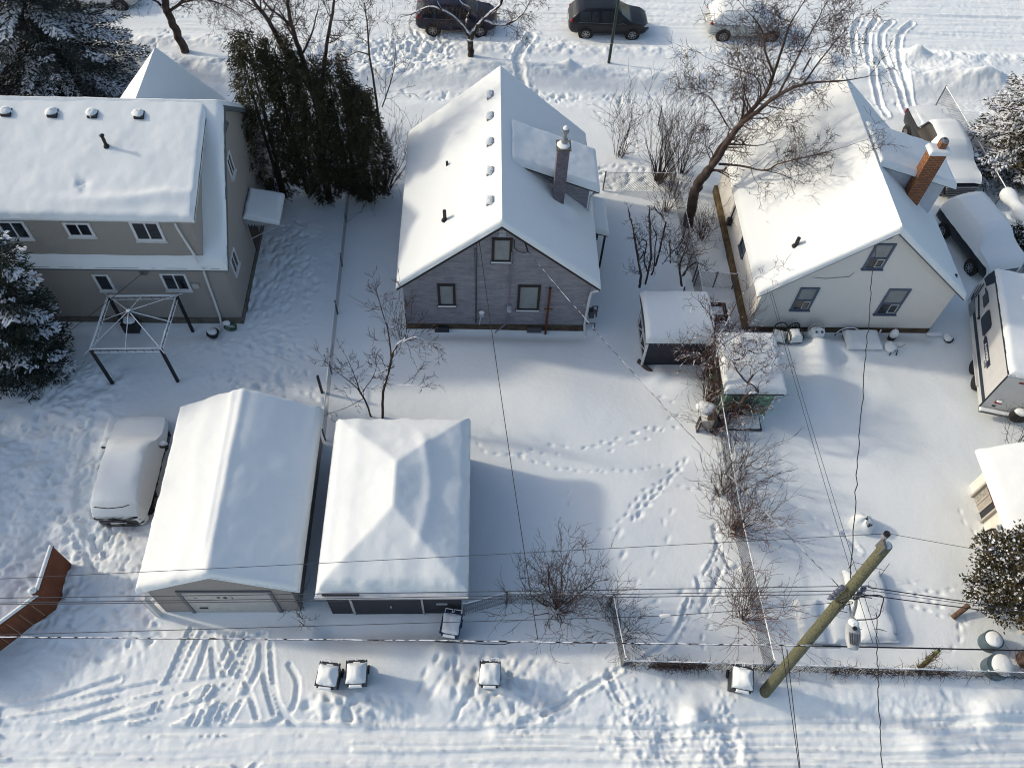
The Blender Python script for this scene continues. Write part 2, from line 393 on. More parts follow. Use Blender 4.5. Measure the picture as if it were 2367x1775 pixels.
# broad forms: alley, bank, pavement, street
HG -= 0.16 * (1 - sm(5.4, 6.3, GYY + 0.25 * np.sin(GXX * .35)))
bank = np.exp(-((GYY - 6.75 - 0.2 * np.sin(GXX * .5)) / 0.55) ** 2) * sm(-6.5, -4.5, GXX)
HG += bank * (0.14 + 0.10 * fbm(GXX * .6, GYY * .9, 3) + .04 * fbm(GXX * 2.1, GYY * 2.1, 2))
gapd = 1 - (sm(17.0, 18.2, GXX) * (1 - sm(22.6, 23.6, GXX)))      # where the drive crosses the snow bank
b2 = np.exp(-((GYY - 38.6 - .25 * np.sin(GXX * .31 + 1)) / 0.75) ** 2); b3 = np.exp(-((GYY - 40.75) / 0.55) ** 2)
HG += gapd * (b2 * (0.32 + 0.17 * fbm(GXX * 1.5, GYY * 1.9, 4)) + b3 * (0.14 + 0.13 * fbm(GXX * 2.2 + 9, GYY * 2.2, 3)))
HG -= 0.14 * np.exp(-((GYY - 36.9) / 0.8) ** 4) - 0.035 * np.exp(-((GYY - 36.7) / 0.9) ** 4) * fbm(GXX * 4, GYY * 4, 2)
HG -= 0.12 * sm(41.0, 41.8, GYY)
for yy, w_, d_ in ((41.7, .5, .05), (43.4, .35, .07), (44.1, .3, .05), (44.9, .35, .06), (45.8, .3, .05), (46.8, .4, .05)):
    groove([(x, yy + .12 * math.sin(x * .21 + yy) + .05 * math.sin(x * .7)) for x in np.arange(GX0, GX1, .7)], w_, d_ * .55, .5, .9)
# rough, trodden or ploughed snow
rough = [(-17, 13.2, 6.0, 3.6, .42, 1.3), (-12.5, 19.0, 3.5, 1.6, .07, 1.6), (-12.8, 9.0, 3, 4.5, .12, 1.6), (-15.5, 18.2, 2.0, 1.6, .22, 1.9), (1.0, 6.6, 2.6, 1.5, .24, 1.7), (-3.6, 6.1, 2.0, .6, .30, 1.7),
         (5.2, 5.4, 1.6, 1.1, .28, 2.2), (7.6, 4.7, 1.0, 1.3, .30, 2.2), (13.9, 5.9, 3.6, .7, .26, 1.1), (-9.5, 6.6, 3.0, 1.2, .03, 4.2),
         (-4.5, 40.0, 3.4, 2.2, .26, 3.4), (-10, 38.5, 4.0, 2.5, .20, 3.0), (2.6, 41.2, 3.0, 1.0, .16, 4.0), (6.5, 30.6, 3.0, 1.2, .10, 3.0), (24.5, 40.5, 5.0, 1.5, .24, 1.6), (26, 27, 2.4, 6, .10, 1.8),
         (10.2, 24.5, 1.2, 4.0, .10, 2.5), (-8.0, 24.5, 1.7, 5.0, .12, 1.5), (-8.9, 19, 2.0, 2.6, .09, 1.8)]
for cx_, cy_, rx_, ry_, am, sc in rough:
    w = win(cx_ - rx_ * 1.4, cx_ + rx_ * 1.4, cy_ - ry_ * 1.4, cy_ + ry_ * 1.4)
    d = np.sqrt(((GXX[w] - cx_) / rx_) ** 2 + ((GYY[w] - cy_) / ry_) ** 2)
    nz = fbm(GXX[w] * sc + cx_, GYY[w] * sc + cy_, 5, .5); HG[w] += am * .60 * (1 - sm(.5, 1.25, d)) * (nz + .35 * np.abs(fbm(GXX[w] * sc * 3.1, GYY[w] * sc * 3.1, 3)))
# wind-packed drifts in the yards
for a in ((3.6, 17.3, 3.2, 1.5, .30, -.15), (0.4, 18.9, 3.5, 1.2, .16, .1), (9.3, 15.2, 1.5, 2.6, .20, 0), (4.6, 12.3, 2.4, 1.5, .12, .2), (13.4, 18.2, 1.0, 1.4, .32, .5), (15.5, 15.5, 3.5, 2.2, .16, -.4),
          (-2.6, 7.9, 1.5, .8, .22, 0), (-1.2, 7.4, .5, .9, .12, .3), (16.0, 12.3, 3.0, 3.0, .10, .2), (19.2, 40.3, 0.5, .5, .35, 0), (21.0, 39.2, 1.2, .5, .3, .2), (26.5, 39.6, 2.4, 1.2, .35, 0),
          (8.2, 18.5, 1.0, .6, .28, 0), (7.2, 18.9, .5, .35, .22, .4), (24.2, 40.9, .55, .4, .5, 0), (27.2, 38.7, .9, .35, .4, 0), (5.6, 7.6, 1.4, .9, .16, .4), (6.8, 5.8, .35, .35, .35, 0),
          (4.6, 39.2, .3, .3, .35, 0), (14.0, 20.2, .55, .8, .42, 0), (14.1, 19.4, .7, .9, .16, 0), (-2.3, 20.3, 4, .5, .10, 0), (12.8, 20.3, 1.4, .5, .2, 0), (16.1, 20.6, 2.6, .5, .22, 0), (-15, 20.2, 2.5, .6, -.05, 0), (14.1, 4.9, .6, .35, .25, 0), (16.7, 5.9, 1.1, .5, .3, .3)):
    bump(*a)
# wheel tracks
T = lambda z, p, w=.2, d=.09, r=.35, ro=.35: groove(gpath(z, p), w, d, r, ro, True)
for p in ([(1240, 780), (1100, 1100), (950, 1450)], [(1290, 790), (1180, 1010), (990, 1430)], [(1340, 790), (1280, 1000), (1200, 1180)], [(1355, 790), (1365, 1000), (1380, 1120)],
          [(1590, 830), (1470, 1080), (1290, 1440)], [(1620, 830), (1520, 1080), (1340, 1440)], [(1660, 800), (1660, 1000), (1560, 1200), (1430, 1400)], [(1690, 800), (1690, 1050), (1750, 1300)],
          [(1730, 870), (1755, 1150), (1800, 1310)], [(1600, 1180), (1640, 1330)], [(1820, 1300), (1930, 1440)], [(1850, 1000), (1905, 1120), (1850, 1300), (1600, 1420), (1200, 1500)]): T(z7, p)
for p in ([(0, 1400), (400, 1330), (800, 1200), (1100, 1130), (1450, 1090)], [(0, 1320), (500, 1225), (1000, 1120)], [(260, 1440), (600, 1340), (1000, 1210), (1250, 1130)], [(600, 1440), (900, 1380), (1300, 1240), (1480, 1090)],
          [(0, 1290), (300, 1240), (760, 1090)], [(1000, 1400), (1200, 1300), (1450, 1180)]): T(z7, p, .22, .10, .5, .5)
for (a0_, a1_, b0_, b1_) in ((1215, 760, 900, 1440), (1500, 800, 1180, 1420), (1560, 800, 1250, 1380), (1640, 820, 1390, 1430), (1310, 800, 1500, 1230), (1440, 820, 1620, 1260), (1700, 1100, 1880, 1430), (1240, 1240, 1010, 1330), (1480, 1220, 1290, 1440)):
    T(z7, [(a0_, a1_), ((a0_ + b0_) / 2 + 12, (a1_ + b1_) / 2), (b0_, b1_)], .14, .09, .6, .3)
for p in ([(0, 1360), (500, 1290), (1100, 1180)], [(0, 1430), (700, 1370), (1500, 1200)], [(300, 1450), (900, 1330), (1600, 1190)], [(0, 1560), (600, 1580), (1300, 1560), (2212, 1600)], [(60, 1659), (500, 1600)], [(500, 1659), (760, 1570)], [(1600, 1659), (1700, 1560)]): T(z7, p, .18, .09, .6, .4)
for p in ([(0, 1470), (800, 1475), (1500, 1490), (2212, 1470)], [(0, 1510), (900, 1512), (2212, 1530)], [(0, 1400), (300, 1440), (900, 1450)]): T(z7, p, .34, .05, .4, .3)
for p in ([(-300, 1560), (0, 1575), (500, 1600), (900, 1640), (1250, 1690)],): T(z8, p, .26, .08, .5, .4)

for p in ([(60, 1600), (300, 1560)], [(240, 1659), (560, 1570)], [(820, 1659), (970, 1540)], [(1180, 1659), (1230, 1550)], [(1220, 1659), (1285, 1550)], [(1430, 1560), (1530, 1659)], [(1510, 1659), (1640, 1570)], [(870, 1620), (1200, 1580)]): T(z7, p, .2, .07, .5, .5)
for p in ([(1165, 110), (1130, 190), (1135, 340)], [(1275, 115), (1225, 200), (1222, 400), (1285, 610), (1335, 740)], [(1370, 130), (1305, 215), (1335, 390), (1440, 610), (1470, 720)], [(1500, 140), (1425, 220), (1420, 400), (1490, 620), (1520, 720)]):
    T(z3, p, .34, .16, .6, .2)
for p in ([(1090, 60), (1500, 90), (2212, 110)], [(1100, 170), (1600, 215), (2212, 230)]): T(z3, p, .4, .07, .5, .5)
groove(gpath(z2, [(1235, 215), (1190, 300), (1150, 370), (1165, 470), (1185, 560)]), .55, .26, .3, .5)
# footprints and animal tracks
prints(gpath(z5, [(895, 1250), (990, 1290), (1100, 1300), (1290, 1275), (1540, 1280), (1720, 1225), (1830, 1205), (1960, 1190), (2090, 1120), (2170, 1020)]), .36, .10, .8, .10, .12, .15)
prints(gpath(z5, [(1180, 1330), (1350, 1370), (1510, 1400), (1730, 1410), (1910, 1405), (2130, 1360)]), .42, .02, .7, .09, .05, .05)
prints(gpath(z5, [(2212, 1340), (2090, 1480), (2000, 1570), (1940, 1640), (1900, 1720)]), .24, .07, .9, .13, .03, .02); prints(gpath(z5, [(2180, 1400), (2040, 1560), (1950, 1660)]), .3, .05, .8, .10, .03)
prints(gpath(z5, [(2070, 960), (2140, 950)]), .3, .1, .8, .12); prints(gpath(z5, [(1850, 1230), (1670, 1365), (1640, 1430)]), .9, .1, .7, .08)
prints(gpath(z8, [(1900, 30), (1830, 180), (1780, 330)]), .8, .18, 1.2, .10); prints(gpath(z8, [(2110, 20), (2080, 220), (2000, 380), (1910, 530)]), .62, .15, 1.0, .06); prints(gpath(z8, [(2190, 520), (2040, 600), (1910, 650)]), .9, .1, 1.1, .11)
for p in ([(235, 130), (245, 240), (215, 330), (165, 420)], [(290, 300), (330, 380), (400, 370)], [(275, 400), (215, 520)], [(70, 570), (20, 680)], [(190, 570), (140, 660)], [(60, 590), (0, 760)], [(120, 450), (130, 520)], [(1050, 160), (1165, 285)]): groove(gpath(z9, p), .13, .08, .35, 1.8)
prints(gpath(z9, [(770, 0), (860, 50), (940, 120), (1060, 190)]), .5, .05, .9, .10)
prints(gpath(z9, [(1480, 480), (1620, 570), (1750, 640), (1830, 690)]), .5, .1, .8, .06); prints(gpath(z9, [(1830, 690), (1800, 840), (1760, 940), (1765, 1040)]), .45, .08, .9, .1); prints(gpath(z9, [(1790, 30), (1830, 110), (1890, 190)]), .5, .05, .8, .08)
for p in ([(640, 960), (560, 1080), (490, 1185)], [(700, 1000), (660, 1110), (590, 1180)], [(770, 890), (765, 1100), (780, 1230), (765, 1350)], [(860, 1180), (790, 1280)], [(930, 960), (870, 1100)], [(1035, 960), (1010, 1050)]):
    prints(gpath(z8, p), .5, .04, 1.3, .15, .05)
groove(gpath(z8, [(1800, 1040), (1560, 1180), (1430, 1260), (1320, 1310)]), .22, .16, .5, .8); groove(gpath(z8, [(1320, 1310), (1180, 1370)]), .3, .1, .5, 1.2)
groove(gpath(z8, [(1740, 1090), (1790, 1190), (1830, 1240)]), .25, .15, .5, 1.2)
groove(gpath(z8, [(2212, 700), (2110, 860), (1940, 980), (1830, 1020)]), .20, .09, .4, .9)
for q in range(7): prints(gpath(z4, [(1760 + q * 25, 0), (1700 + q * 18, 200), (1600 + q * 12, 350), (1480 - q * 22, 480), (1380 - q * 30, 640)]), .55, .12, 1.3, .07, .15, .3)
prints(gpath(z4, [(1600, 830), (1850, 850), (2000, 900), (2060, 960), (2090, 1090)]), .34, .14, 1.0, .12, .08); prints(gpath(z4, [(2020, 860), (2060, 1100)]), .5, .2, .9, .10)
for p in ([(0, 390), (200, 300), (480, 190)], [(380, 0), (480, 190), (560, 330), (600, 390)], [(580, 100), (620, 300)]): groove(gpath(z7, p), .2, .07, .3, 1.4)
for _ in range(26):
    x0_ = RNG.uniform(560, 860); prints(gpath(z7, [(x0_, RNG.uniform(60, 200)), (x0_ + RNG.uniform(-60, 60), RNG.uniform(230, 620))]), .75, .16, .75, .09, .2, .3)
for _ in range(12):
    x0_ = RNG.uniform(420, 950); prints(gpath(z7, [(x0_, RNG.uniform(620, 800)), (x0_ + RNG.uniform(-140, 40), RNG.uniform(950, 1150))]), .7, .14, .8, .06, .2, .4)
prints(gpath(z7, [(910, 560), (920, 740)]), .5, .15, 1.2, .12)
groove(gpath(z4, [(640, 1080), (560, 1350), (520, 1659)]), .7, .10, .3, .5); groove(gpath(z7, [(600, 0), (560, 200), (600, 380)]), .45, .08, .3, .8)
for p in ([(1060, 190), (950, 350)], [(1150, 100), (1060, 190)], [(1370, 290), (1420, 230)], [(880, 420), (960, 360)]): prints(gpath(z1, p), .4, .16, 1.0, .14, .08)
prints(gpath(z2, [(1640, 720), (1790, 830), (1850, 940)]), .6, .14, 1.2, .10); prints(gpath(z2, [(1940, 900), (1860, 1000)]), .5, .1, 1.0, .10)
for _ in range(30): prints(gpath(z2, [(RNG.uniform(450, 900), RNG.uniform(180, 230)), (RNG.uniform(450, 700), RNG.uniform(250, 400))]), .6, .15, 1.3, .16, .15, .3)
prints(gpath(z3, [(1850, 800), (1900, 900)]), .5, .1, 1.0, .06); prints(gpath(z3, [(1250, 640), (2000, 650)]), .5, .2, 1.0, .05, .15)
prints(gpath(z9, [(500, 1510), (1040, 1520)]), .22, .02, .55, .05, .06); prints(gpath(z9, [(1180, 1530), (2150, 1550)]), .5, .1, .6, .05, .1); prints(gpath(z9, [(1880, 1400), (1960, 1500)]), .5, .1, 1.2, .12)
prints(gpath(z9, [(1700, 1200), (1900, 1330), (2000, 1380)]), .5, .1, 1.2, .1); prints(gpath(z6, [(500, 1560), (690, 1610), (790, 1640)]), .5, .05, .8, .08)
for a_ in (z8, z9):
    pass
def trample(cx, cy, rx, ry, n, size=1.1, depth=.11):
    for _ in range(n):
        a = RNG.uniform(0, 6.28); q = math.sqrt(RNG.random()); x = cx + rx * q * math.cos(a); y = cy + ry * q * math.sin(a)
        foot(x, y, RNG.uniform(0, 3.14), size * RNG.uniform(.7, 1.3), depth * RNG.uniform(.5, 1.3))
for a_ in ((-16.2, 13.5, 3.6, 4.6, 340), (-13, 10.0, 1.8, 2.2, 110), (-11.5, 9.0, 1.2, 2.0, 50), (-8.6, 23.5, 1.5, 4.0, 170), (-8.8, 19.3, 1.9, 2.0, 120), (-15.4, 18.2, 1.1, 1.1, 50), (1.0, 6.8, 1.3, 1.0, 60), (-4.3, 6.2, 1.3, .4, 25),
           (-4.5, 40.2, 3.0, 1.6, 160), (-9, 39, 3, 2, 90), (6.6, 30.8, 2.2, .9, 50), (9.8, 14.5, .8, 1.5, 20), (26.5, 28, 1.5, 4, 50), (14, 36.8, 9, .5, 90), (0, 36.8, 6, .5, 60)): trample(*a_)
for k_ in range(9):      # wandering hare tracks over the middle yards
    x_, y_ = RNG.choice([(5, 12), (7, 10.5), (6.5, 14), (8, 9.5), (14, 10), (12, 14), (16, 8.5), (7.6, 16.5), (3.4, 14)]); an = RNG.uniform(0, 6.28); pth = [(x_, y_)]
    for _ in range(RNG.randint(3, 6)): an += RNG.uniform(-.5, .5); pth.append((pth[-1][0] + .8 * math.cos(an), pth[-1][1] + .8 * math.sin(an)))
    prints(pth, .42, .05, .8, .10, .06, .12)
# long wheel ruts down the alley
for yy, w_, d_ in ((5.55, .28, .13), (5.28, .14, .05), (5.02, .14, .05), (4.72, .26, .12), (4.40, .16, .06), (4.1, .30, .12), (3.7, .3, .10)):
    groove([(x, yy + .10 * math.sin(x * .19 + yy * 3) + .04 * math.sin(x * .83)) for x in np.arange(GX0 + 2, GX1 - 2, .6)], w_, d_, .7, .35, True)
HG += TRK + RIMS * sm(-.04, 0.0, TRK)
ln_ = 1 - sm(5.7, 6.3, GYY); HG += ln_ * (.030 * fbm(GXX * .6, GYY * 8, 3) + .022 * fbm(GXX * 4, GYY * 6, 3)); st_ = sm(41.3, 42, GYY); HG += st_ * .03 * fbm(GXX * .5, GYY * 6, 3)
HG += .008 * fbm(GXX * 2.2, GYY * 2.2, 3) * sm(.3, .8, fbm(GXX * .2 + 3, GYY * .2, 2) + .6)
# chunks thrown up by the plough at the foot of the centre fence
for _ in range(420):
    c_ = RNG.choice([(5.5, 5.4, 1.1, .9), (7.7, 4.9, .6, 1.2), (6.4, 4.6, 1.4, .6), (4.9, 6.0, .6, .5), (7.6, 5.6, .4, .8), (-8.6, 6.3, .5, .25)])
    bump(c_[0] + RNG.gauss(0, c_[2] * .6), c_[1] + RNG.gauss(0, c_[3] * .6), RNG.uniform(.04, .12), RNG.uniform(.04, .10), RNG.uniform(.012, .045), RNG.uniform(0, 3), 3)
# scoops left by the wind against walls and in front of the grey garage
for x0_, x1_, yy, dd in ((-3.3, 4.4, 21.0, -.16), (11.2, 19.0, 21.0, -.14), (-5.0, -.6, 8.55, -.22), (-10.6, -6.0, 8.9, -.10), (-17.5, -10.0, 20.9, -.08)):
    w = win(x0_ - 1, x1_ + 1, yy - 1.2, yy + 1.2); HG[w] += dd * np.exp(-((GYY[w] - yy) / .35) ** 2) * sm(x0_ - .6, x0_ + .2, GXX[w]) * (1 - sm(x1_ - .2, x1_ + .6, GXX[w]))
edge = np.minimum(np.minimum(GXX - GX0, GX1 - GXX), np.minimum(GYY - GY0, GY1 - GYY)); HG *= sm(0, 1.5, edge)
def gz(x, y):
    i = min(max(int(np.searchsorted(xs, x)), 0), len(xs) - 1); j = min(max(int(np.searchsorted(ys, y)), 0), len(ys) - 1); return float(HG[j, i])
def band(name, y0, y1, extra=None):
    j0 = int(np.searchsorted(ys, y0)); j1 = min(int(np.searchsorted(ys, y1)) + 1, len(ys))
    X = GXX[j0:j1]; Y = GYY[j0:j1]; Z = HG[j0:j1]; ny, nx = X.shape
    v = np.stack([X.ravel(), Y.ravel(), Z.ravel()], 1).astype(np.float32); idx = np.arange(nx * ny, dtype=np.int32).reshape(ny, nx)
    f = np.stack([idx[:-1, :-1].ravel(), idx[:-1, 1:].ravel(), idx[1:, 1:].ravel(), idx[1:, :-1].ravel()], 1)
    if extra is not None:
        ev, ef = extra; f = np.concatenate([f, np.array(ef, dtype=np.int32) + len(v)]); v = np.concatenate([v, np.array(ev, dtype=np.float32)])
    me = bpy.data.meshes.new(name); me.vertices.add(len(v)); me.vertices.foreach_set("co", v.ravel())
    me.loops.add(len(f) * 4); me.loops.foreach_set("vertex_index", f.ravel().astype(np.int32))
    me.polygons.add(len(f)); me.polygons.foreach_set("loop_start", np.arange(0, len(f) * 4, 4, dtype=np.int32))
    me.update(calc_edges=True); me.shade_smooth(); me.materials.append(SNOW)
    o = bpy.data.objects.new(name, me); COL.objects.link(o); return tag(o, kind='structure')
F = 600.0
far = ([(-F, -F, 0), (F, -F, 0), (F, GY0, 0), (-F, GY0, 0), (-F, GY1, 0), (F, GY1, 0), (F, F, 0), (-F, F, 0), (-F, GY0, 0), (GX0, GY0, 0), (GX0, GY1, 0), (-F, GY1, 0), (GX1, GY0, 0), (F, GY0, 0), (F, GY1, 0), (GX1, GY1, 0)],
       [(0, 1, 2, 3), (4, 5, 6, 7), (8, 9, 10, 11), (12, 13, 14, 15)])
band("alley", GY0, 5.9); band("ground", 5.9, 36.2, far); band("pavement", 36.2, 37.6); band("verge", 37.6, 41.2); band("street", 41.2, GY1 + 1)
# ------------------------------------------------------------------ building helpers
STUCCO = mat("beige_stucco", (0.22, 0.205, 0.185), rough=0.95, bump=0.9, bscale=45, color2=(0.40, 0.38, 0.345), vscale=38, detail=3)
STUCCO_G = mat("garage_stucco", (0.22, 0.20, 0.18), rough=0.95, bump=0.9, bscale=45, color2=(0.42, 0.39, 0.36), vscale=45, detail=3)
CREAM = mat("cream_stucco", (0.64, 0.625, 0.58), rough=0.95, bump=0.6, bscale=40, color2=(0.73, 0.715, 0.67), vscale=25)
CREAM2 = mat("cream_paint", (0.72, 0.69, 0.61), rough=0.8, bump=0.2, bscale=10, var=0.06, vscale=2)
CLAP = lined_mat("mauve_clapboard", (0.225, 0.22, 0.245), (0.08, 0.078, 0.088), 0.115, 'Z', 0.14, (0.30, 0.295, 0.32), patches=(0.52, 0.52, 0.54), vscale=2.5)
DARKROOF = mat("dark_shingle", (0.035, 0.033, 0.034), rough=0.95, bump=0.5, bscale=30, var=0.3)
DARKTRIM = mat("dark_brown_trim", (0.030, 0.022, 0.020), rough=0.7)
BLUETRIM = mat("slate_blue_trim", (0.085, 0.115, 0.165), rough=0.6, var=0.1)
BROWNBASE = mat("brown_base", (0.085, 0.062, 0.040), rough=0.95, bump=0.4, bscale=10, var=0.35, vscale=2.5)
GREYWALL = lined_mat("charcoal_siding", (0.040, 0.042, 0.050), (0.015, 0.015, 0.018), 0.16, 'Z', 0.1, (0.052, 0.053, 0.062))
def text_mb(s, size, thick=0.004):
    cu = bpy.data.curves.new("lettering", 'FONT'); cu.body = s; cu.size = size; cu.extrude = thick; cu.align_x = 'CENTER'; cu.offset = size * .012
    ob = bpy.data.objects.new("lettering", cu); COL.objects.link(ob); bpy.context.view_layer.update()
    me = bpy.data.meshes.new_from_object(ob.evaluated_get(bpy.context.evaluated_depsgraph_get()))
    vs = [tuple(v.co) for v in me.vertices]; fs = [tuple(p.vertices) for p in me.polygons]
    bpy.data.objects.remove(ob); bpy.data.curves.remove(cu); bpy.data.meshes.remove(me); return vs, fs
def letters(name, s, size, o, ux, uz, n, m, parent, sx=1.0):
    vs, fs = text_mb(s, size); o = Vector(o); ux = Vector(ux); uz = Vector(uz); n = Vector(n)
    mb = MB(); mb.add([tuple(o + ux * (v[0] * sx) + uz * v[1] + n * (v[2] + .012)) for v in vs], fs); return mb.build(name, m, parent)
def window(parent, o, ux, n, w, h, frame=WHITE, ft=0.09, kind='slider', pane=GLASS, sill=True, snow=False, name='window'):
    """o: lower left corner seen from outside"""
    mb = MB(); P = lambda *a: mb.obox(o, ux, n, *a)
    P(0, ft, 0, h, 0, .05); P(w - ft, w, 0, h, 0, .05); P(ft, w - ft, h - ft, h, 0, .053); P(ft, w - ft, 0, ft, 0, .047)
    if kind == 'slider': P(w / 2 - .025, w / 2 + .025, ft, h - ft, 0, .04)
    if kind == 'hung': P(ft, w - ft, h * .42, h * .42 + .05, 0, .045)
    f = mb.build(name, frame, parent)
    MB().obox(o, ux, n, ft, w - ft, ft, h - ft, .004, .016).build("pane", pane, f)
    if kind == 'hung':
        m2 = MB(); m2.obox(o, ux, n, ft, w - ft, ft, h * .42, .018, .024); m2.build("lower_pane", GLASS, f)
        m3 = MB(); a = w * .50
        for q in ((a, a + .03, ft + .03, h * .40), (w - ft - .05, w - ft - .02, ft + .03, h * .40), (a + .03, w - ft - .05, ft + .03, ft + .06), (a + .03, w - ft - .05, h * .37, h * .40)): m3.obox(o, ux, n, *q, .026, .05)
        m3.build("insert_frame", mat("insert_frame", (0.45, 0.46, 0.48), rough=.5), f)
    if sill: MB().obox(o, ux, n, -.04, w + .04, -.05, -.003, 0, .09).build("sill", frame, f)
    if snow: MB().obox(o, ux, n, -.02, w + .02, .0, .05, .055, .10).build("sill_snow", RSNOW, f)
    return f
def gable_walls(x0, x1, y0, y1, ze, xr, zr, m, parent, z0=-0.3, name='wall'):
    """front and back gables, two side walls, as one closed shell"""
    mb = MB(); mb.prism([(x0, y0, z0), (x1, y0, z0), (x1, y0, ze), (xr, y0, zr), (x0, y0, ze)], (0, y1 - y0, 0)); return mb.build(name, m, parent)
def slab(poly, t=0.12):
    mb = MB(); mb.prism([(p[0], p[1], p[2]) for p in poly], (0, 0, -t)); return mb
def downspout(pts, parent, m=WHITE, r=.045, name='downspout'):
    mb = MB(); mb.tube(smooth_path(pts, 3) if len(pts) > 2 else pts, r, 6); return mb.build(name, m, parent, smooth=60)
def vent_hump(parent, x, y, z, w=.34, d=.42, h=.26, snowm=RSNOW, seed=0):
    mb = MB(); mb.box(x - w / 2, x + w / 2, y - d / 2, y + d / 2, z - .22, z + h * .7); v = mb.build("roof_vent", BLACKMETAL, parent)
    MB().blob((x - .05, y + .02, z + h * .56), w * .64, d * .56, .15, seed, .14).build("vent_snow", RSNOW, v, smooth=True); return v
def pipe(parent, x, y, z, h=.5, r=.055, cap=False):
    mb = MB(); mb.tube([(x, y, z - .2), (x, y, z + h)], r, 10)
    if cap: mb.lathe((x, y, z + h + .04), [(.02, -.05), (.10, 0), (.02, .06)], 10)
    mb.lathe((x, y, z - .05), [(r * 2, 0), (r * 1.3, .09)], 10)
    return mb.build("vent_pipe", BLACKMETAL, parent, smooth=50)

# ------------------------------------------------------------------ beige two-storey house on the left
h1 = thing("stucco_house", (-16, 26, 0), "beige stucco two-storey house with a wide shed dormer, beside the left spruce", "house")
YR, ZR, S1 = 25.9, 7.42, 0.835
def r1(x, y): return ZR - S1 * np.abs(y - YR) + 0 * x
mb = MB(); mb.prism([(-9.9, 21.5, -.3), (-9.9, 30.3, -.3), (-9.9, 30.3, 3.72), (-9.9, YR, 7.33), (-9.9, 21.5, 3.66)], (-13.5, 0, 0))
w1 = mb.build("wall", STUCCO, h1)
mb = MB(); mb.box(-23.4, -9.86, 21.46, 30.34, -.35, .32); mb.build("foundation", CONCRETE, h1)
mb = MB(); mb.prism([(-9.6, 21.27, r1(0, 21.27)), (-9.6, YR, ZR), (-9.6, 30.6, r1(0, 30.6)), (-9.6, 30.6, r1(0, 30.6) - .2), (-9.6, YR, ZR - .2), (-9.6, 21.27, r1(0, 21.27) - .15)], (-14, 0, 0))
roof1 = mb.build("roof", mat("roof_fascia", (0.10, 0.115, 0.13), rough=.7), h1)
snow_cap("roof_snow", roof1, -23.6, -9.62, 21.26, 30.6, r1, .24, .2, .10, 1, .05, crease=None)
# dormer
def d1(x, y): return 7.42 - 0.318 * (YR - y) + 0 * x
mb = MB(); mb.prism([(-10.45, 21.52, 3.3), (-10.45, 21.52, 5.82), (-10.45, 25.6, 7.15), (-10.45, 25.6, 5.0)], (-13, 0, 0)); dm = mb.build("dormer_wall", STUCCO, h1)
mb = MB(); mb.prism([(-10.22, 21.40, d1(0, 21.40)), (-10.22, 25.9, 7.42), (-10.22, 25.9, 7.3), (-10.22, 21.40, d1(0, 21.40) - .13)], (-13.3, 0, 0)); dr = mb.build("dormer_roof", WHITE, h1)
lip = lambda X, Y: .12 * np.exp(-((Y - 21.95 - .25 * sm(-13, -11, X)) / .22) ** 2) * sm(-16.5, -12.5, X) - .06 * np.exp(-((X + 14.2) / .25) ** 2 - ((Y - 22.5) / .3) ** 2) * (1 + 3 * fbm(X * 6, Y * 6, 2))
snow_cap("dormer_snow", dr, -23.5, -10.22, 21.38, 26.02, d1, .20, .12, .08, 3, .05, extra=lip)
for x_, s_ in ((-17.3, 1), (-15.65, 2), (-14.22, 3), (-12.55, 4)): vent_hump(h1, x_, 25.3, 7.28, seed=s_)
pipe(h1, -13.55, 24.0, 7.05, .42, .06, True)
MB().tube([(-22.6, 24.2, 6.5), (-22.6, 24.2, 8.3)], .2, 10).build("chimney", GREYMETAL, h1, smooth=50)
for x0_, w_, z_, h_ in ((-12.62, 1.05, 4.82, .98), (-14.98, .95, 4.98, .72), (-17.3, .98, 4.82, .92)): window(dm, (x0_, 21.52, z_), (1, 0, 0), (0, -1, 0), w_, h_)
for x0_, w_, z_, h_, k_ in ((-12.40, 1.0, 2.05, 1.0, 'slider'), (-14.98, .62, 1.98, .98, 'plain')): window(w1, (x0_, 21.5, z_), (1, 0, 0), (0, -1, 0), w_, h_, kind=k_)
ew = ((25.95, .42, 6.25, .85, GREYMETAL), (25.1, .62, 4.5, 1.0, WHITE), (22.3, .75, 1.95, .95, WHITE))
for y_, w_, z_, h_, fm in ew: window(w1, (-9.9, y_, z_), (0, 1, 0), (1, 0, 0), w_, h_, frame=fm, kind='slider' if w_ > .5 else 'plain', ft=.07)
downspout([(-10.95, 21.44, 5.80), (-10.95, 21.44, 5.5), (-10.75, 21.44, 4.2), (-10.6, 21.2, 3.95)], h1)
downspout([(-10.45, 21.15, 3.6), (-10.62, 21.4, 3.35), (-10.72, 21.42, .5), (-10.75, 21.1, .12)], h1)
MB().box(-11.3, -11.05, 21.40, 21.49, 2.25, 2.5).build("vent_cover", mat("vent_cover", (.42, .41, .38)), h1)
mb = MB(); [mb.lathe((-12.85, 21.36 - .01 * k, 3.28), [(.13 + .02 * k, 0), (.13 + .02 * k, .02)], 12, (0.2, -1, .2)) for k in range(3)]; mb.build("cable_coil", mat("old_cable", (.13, .12, .11)), h1)
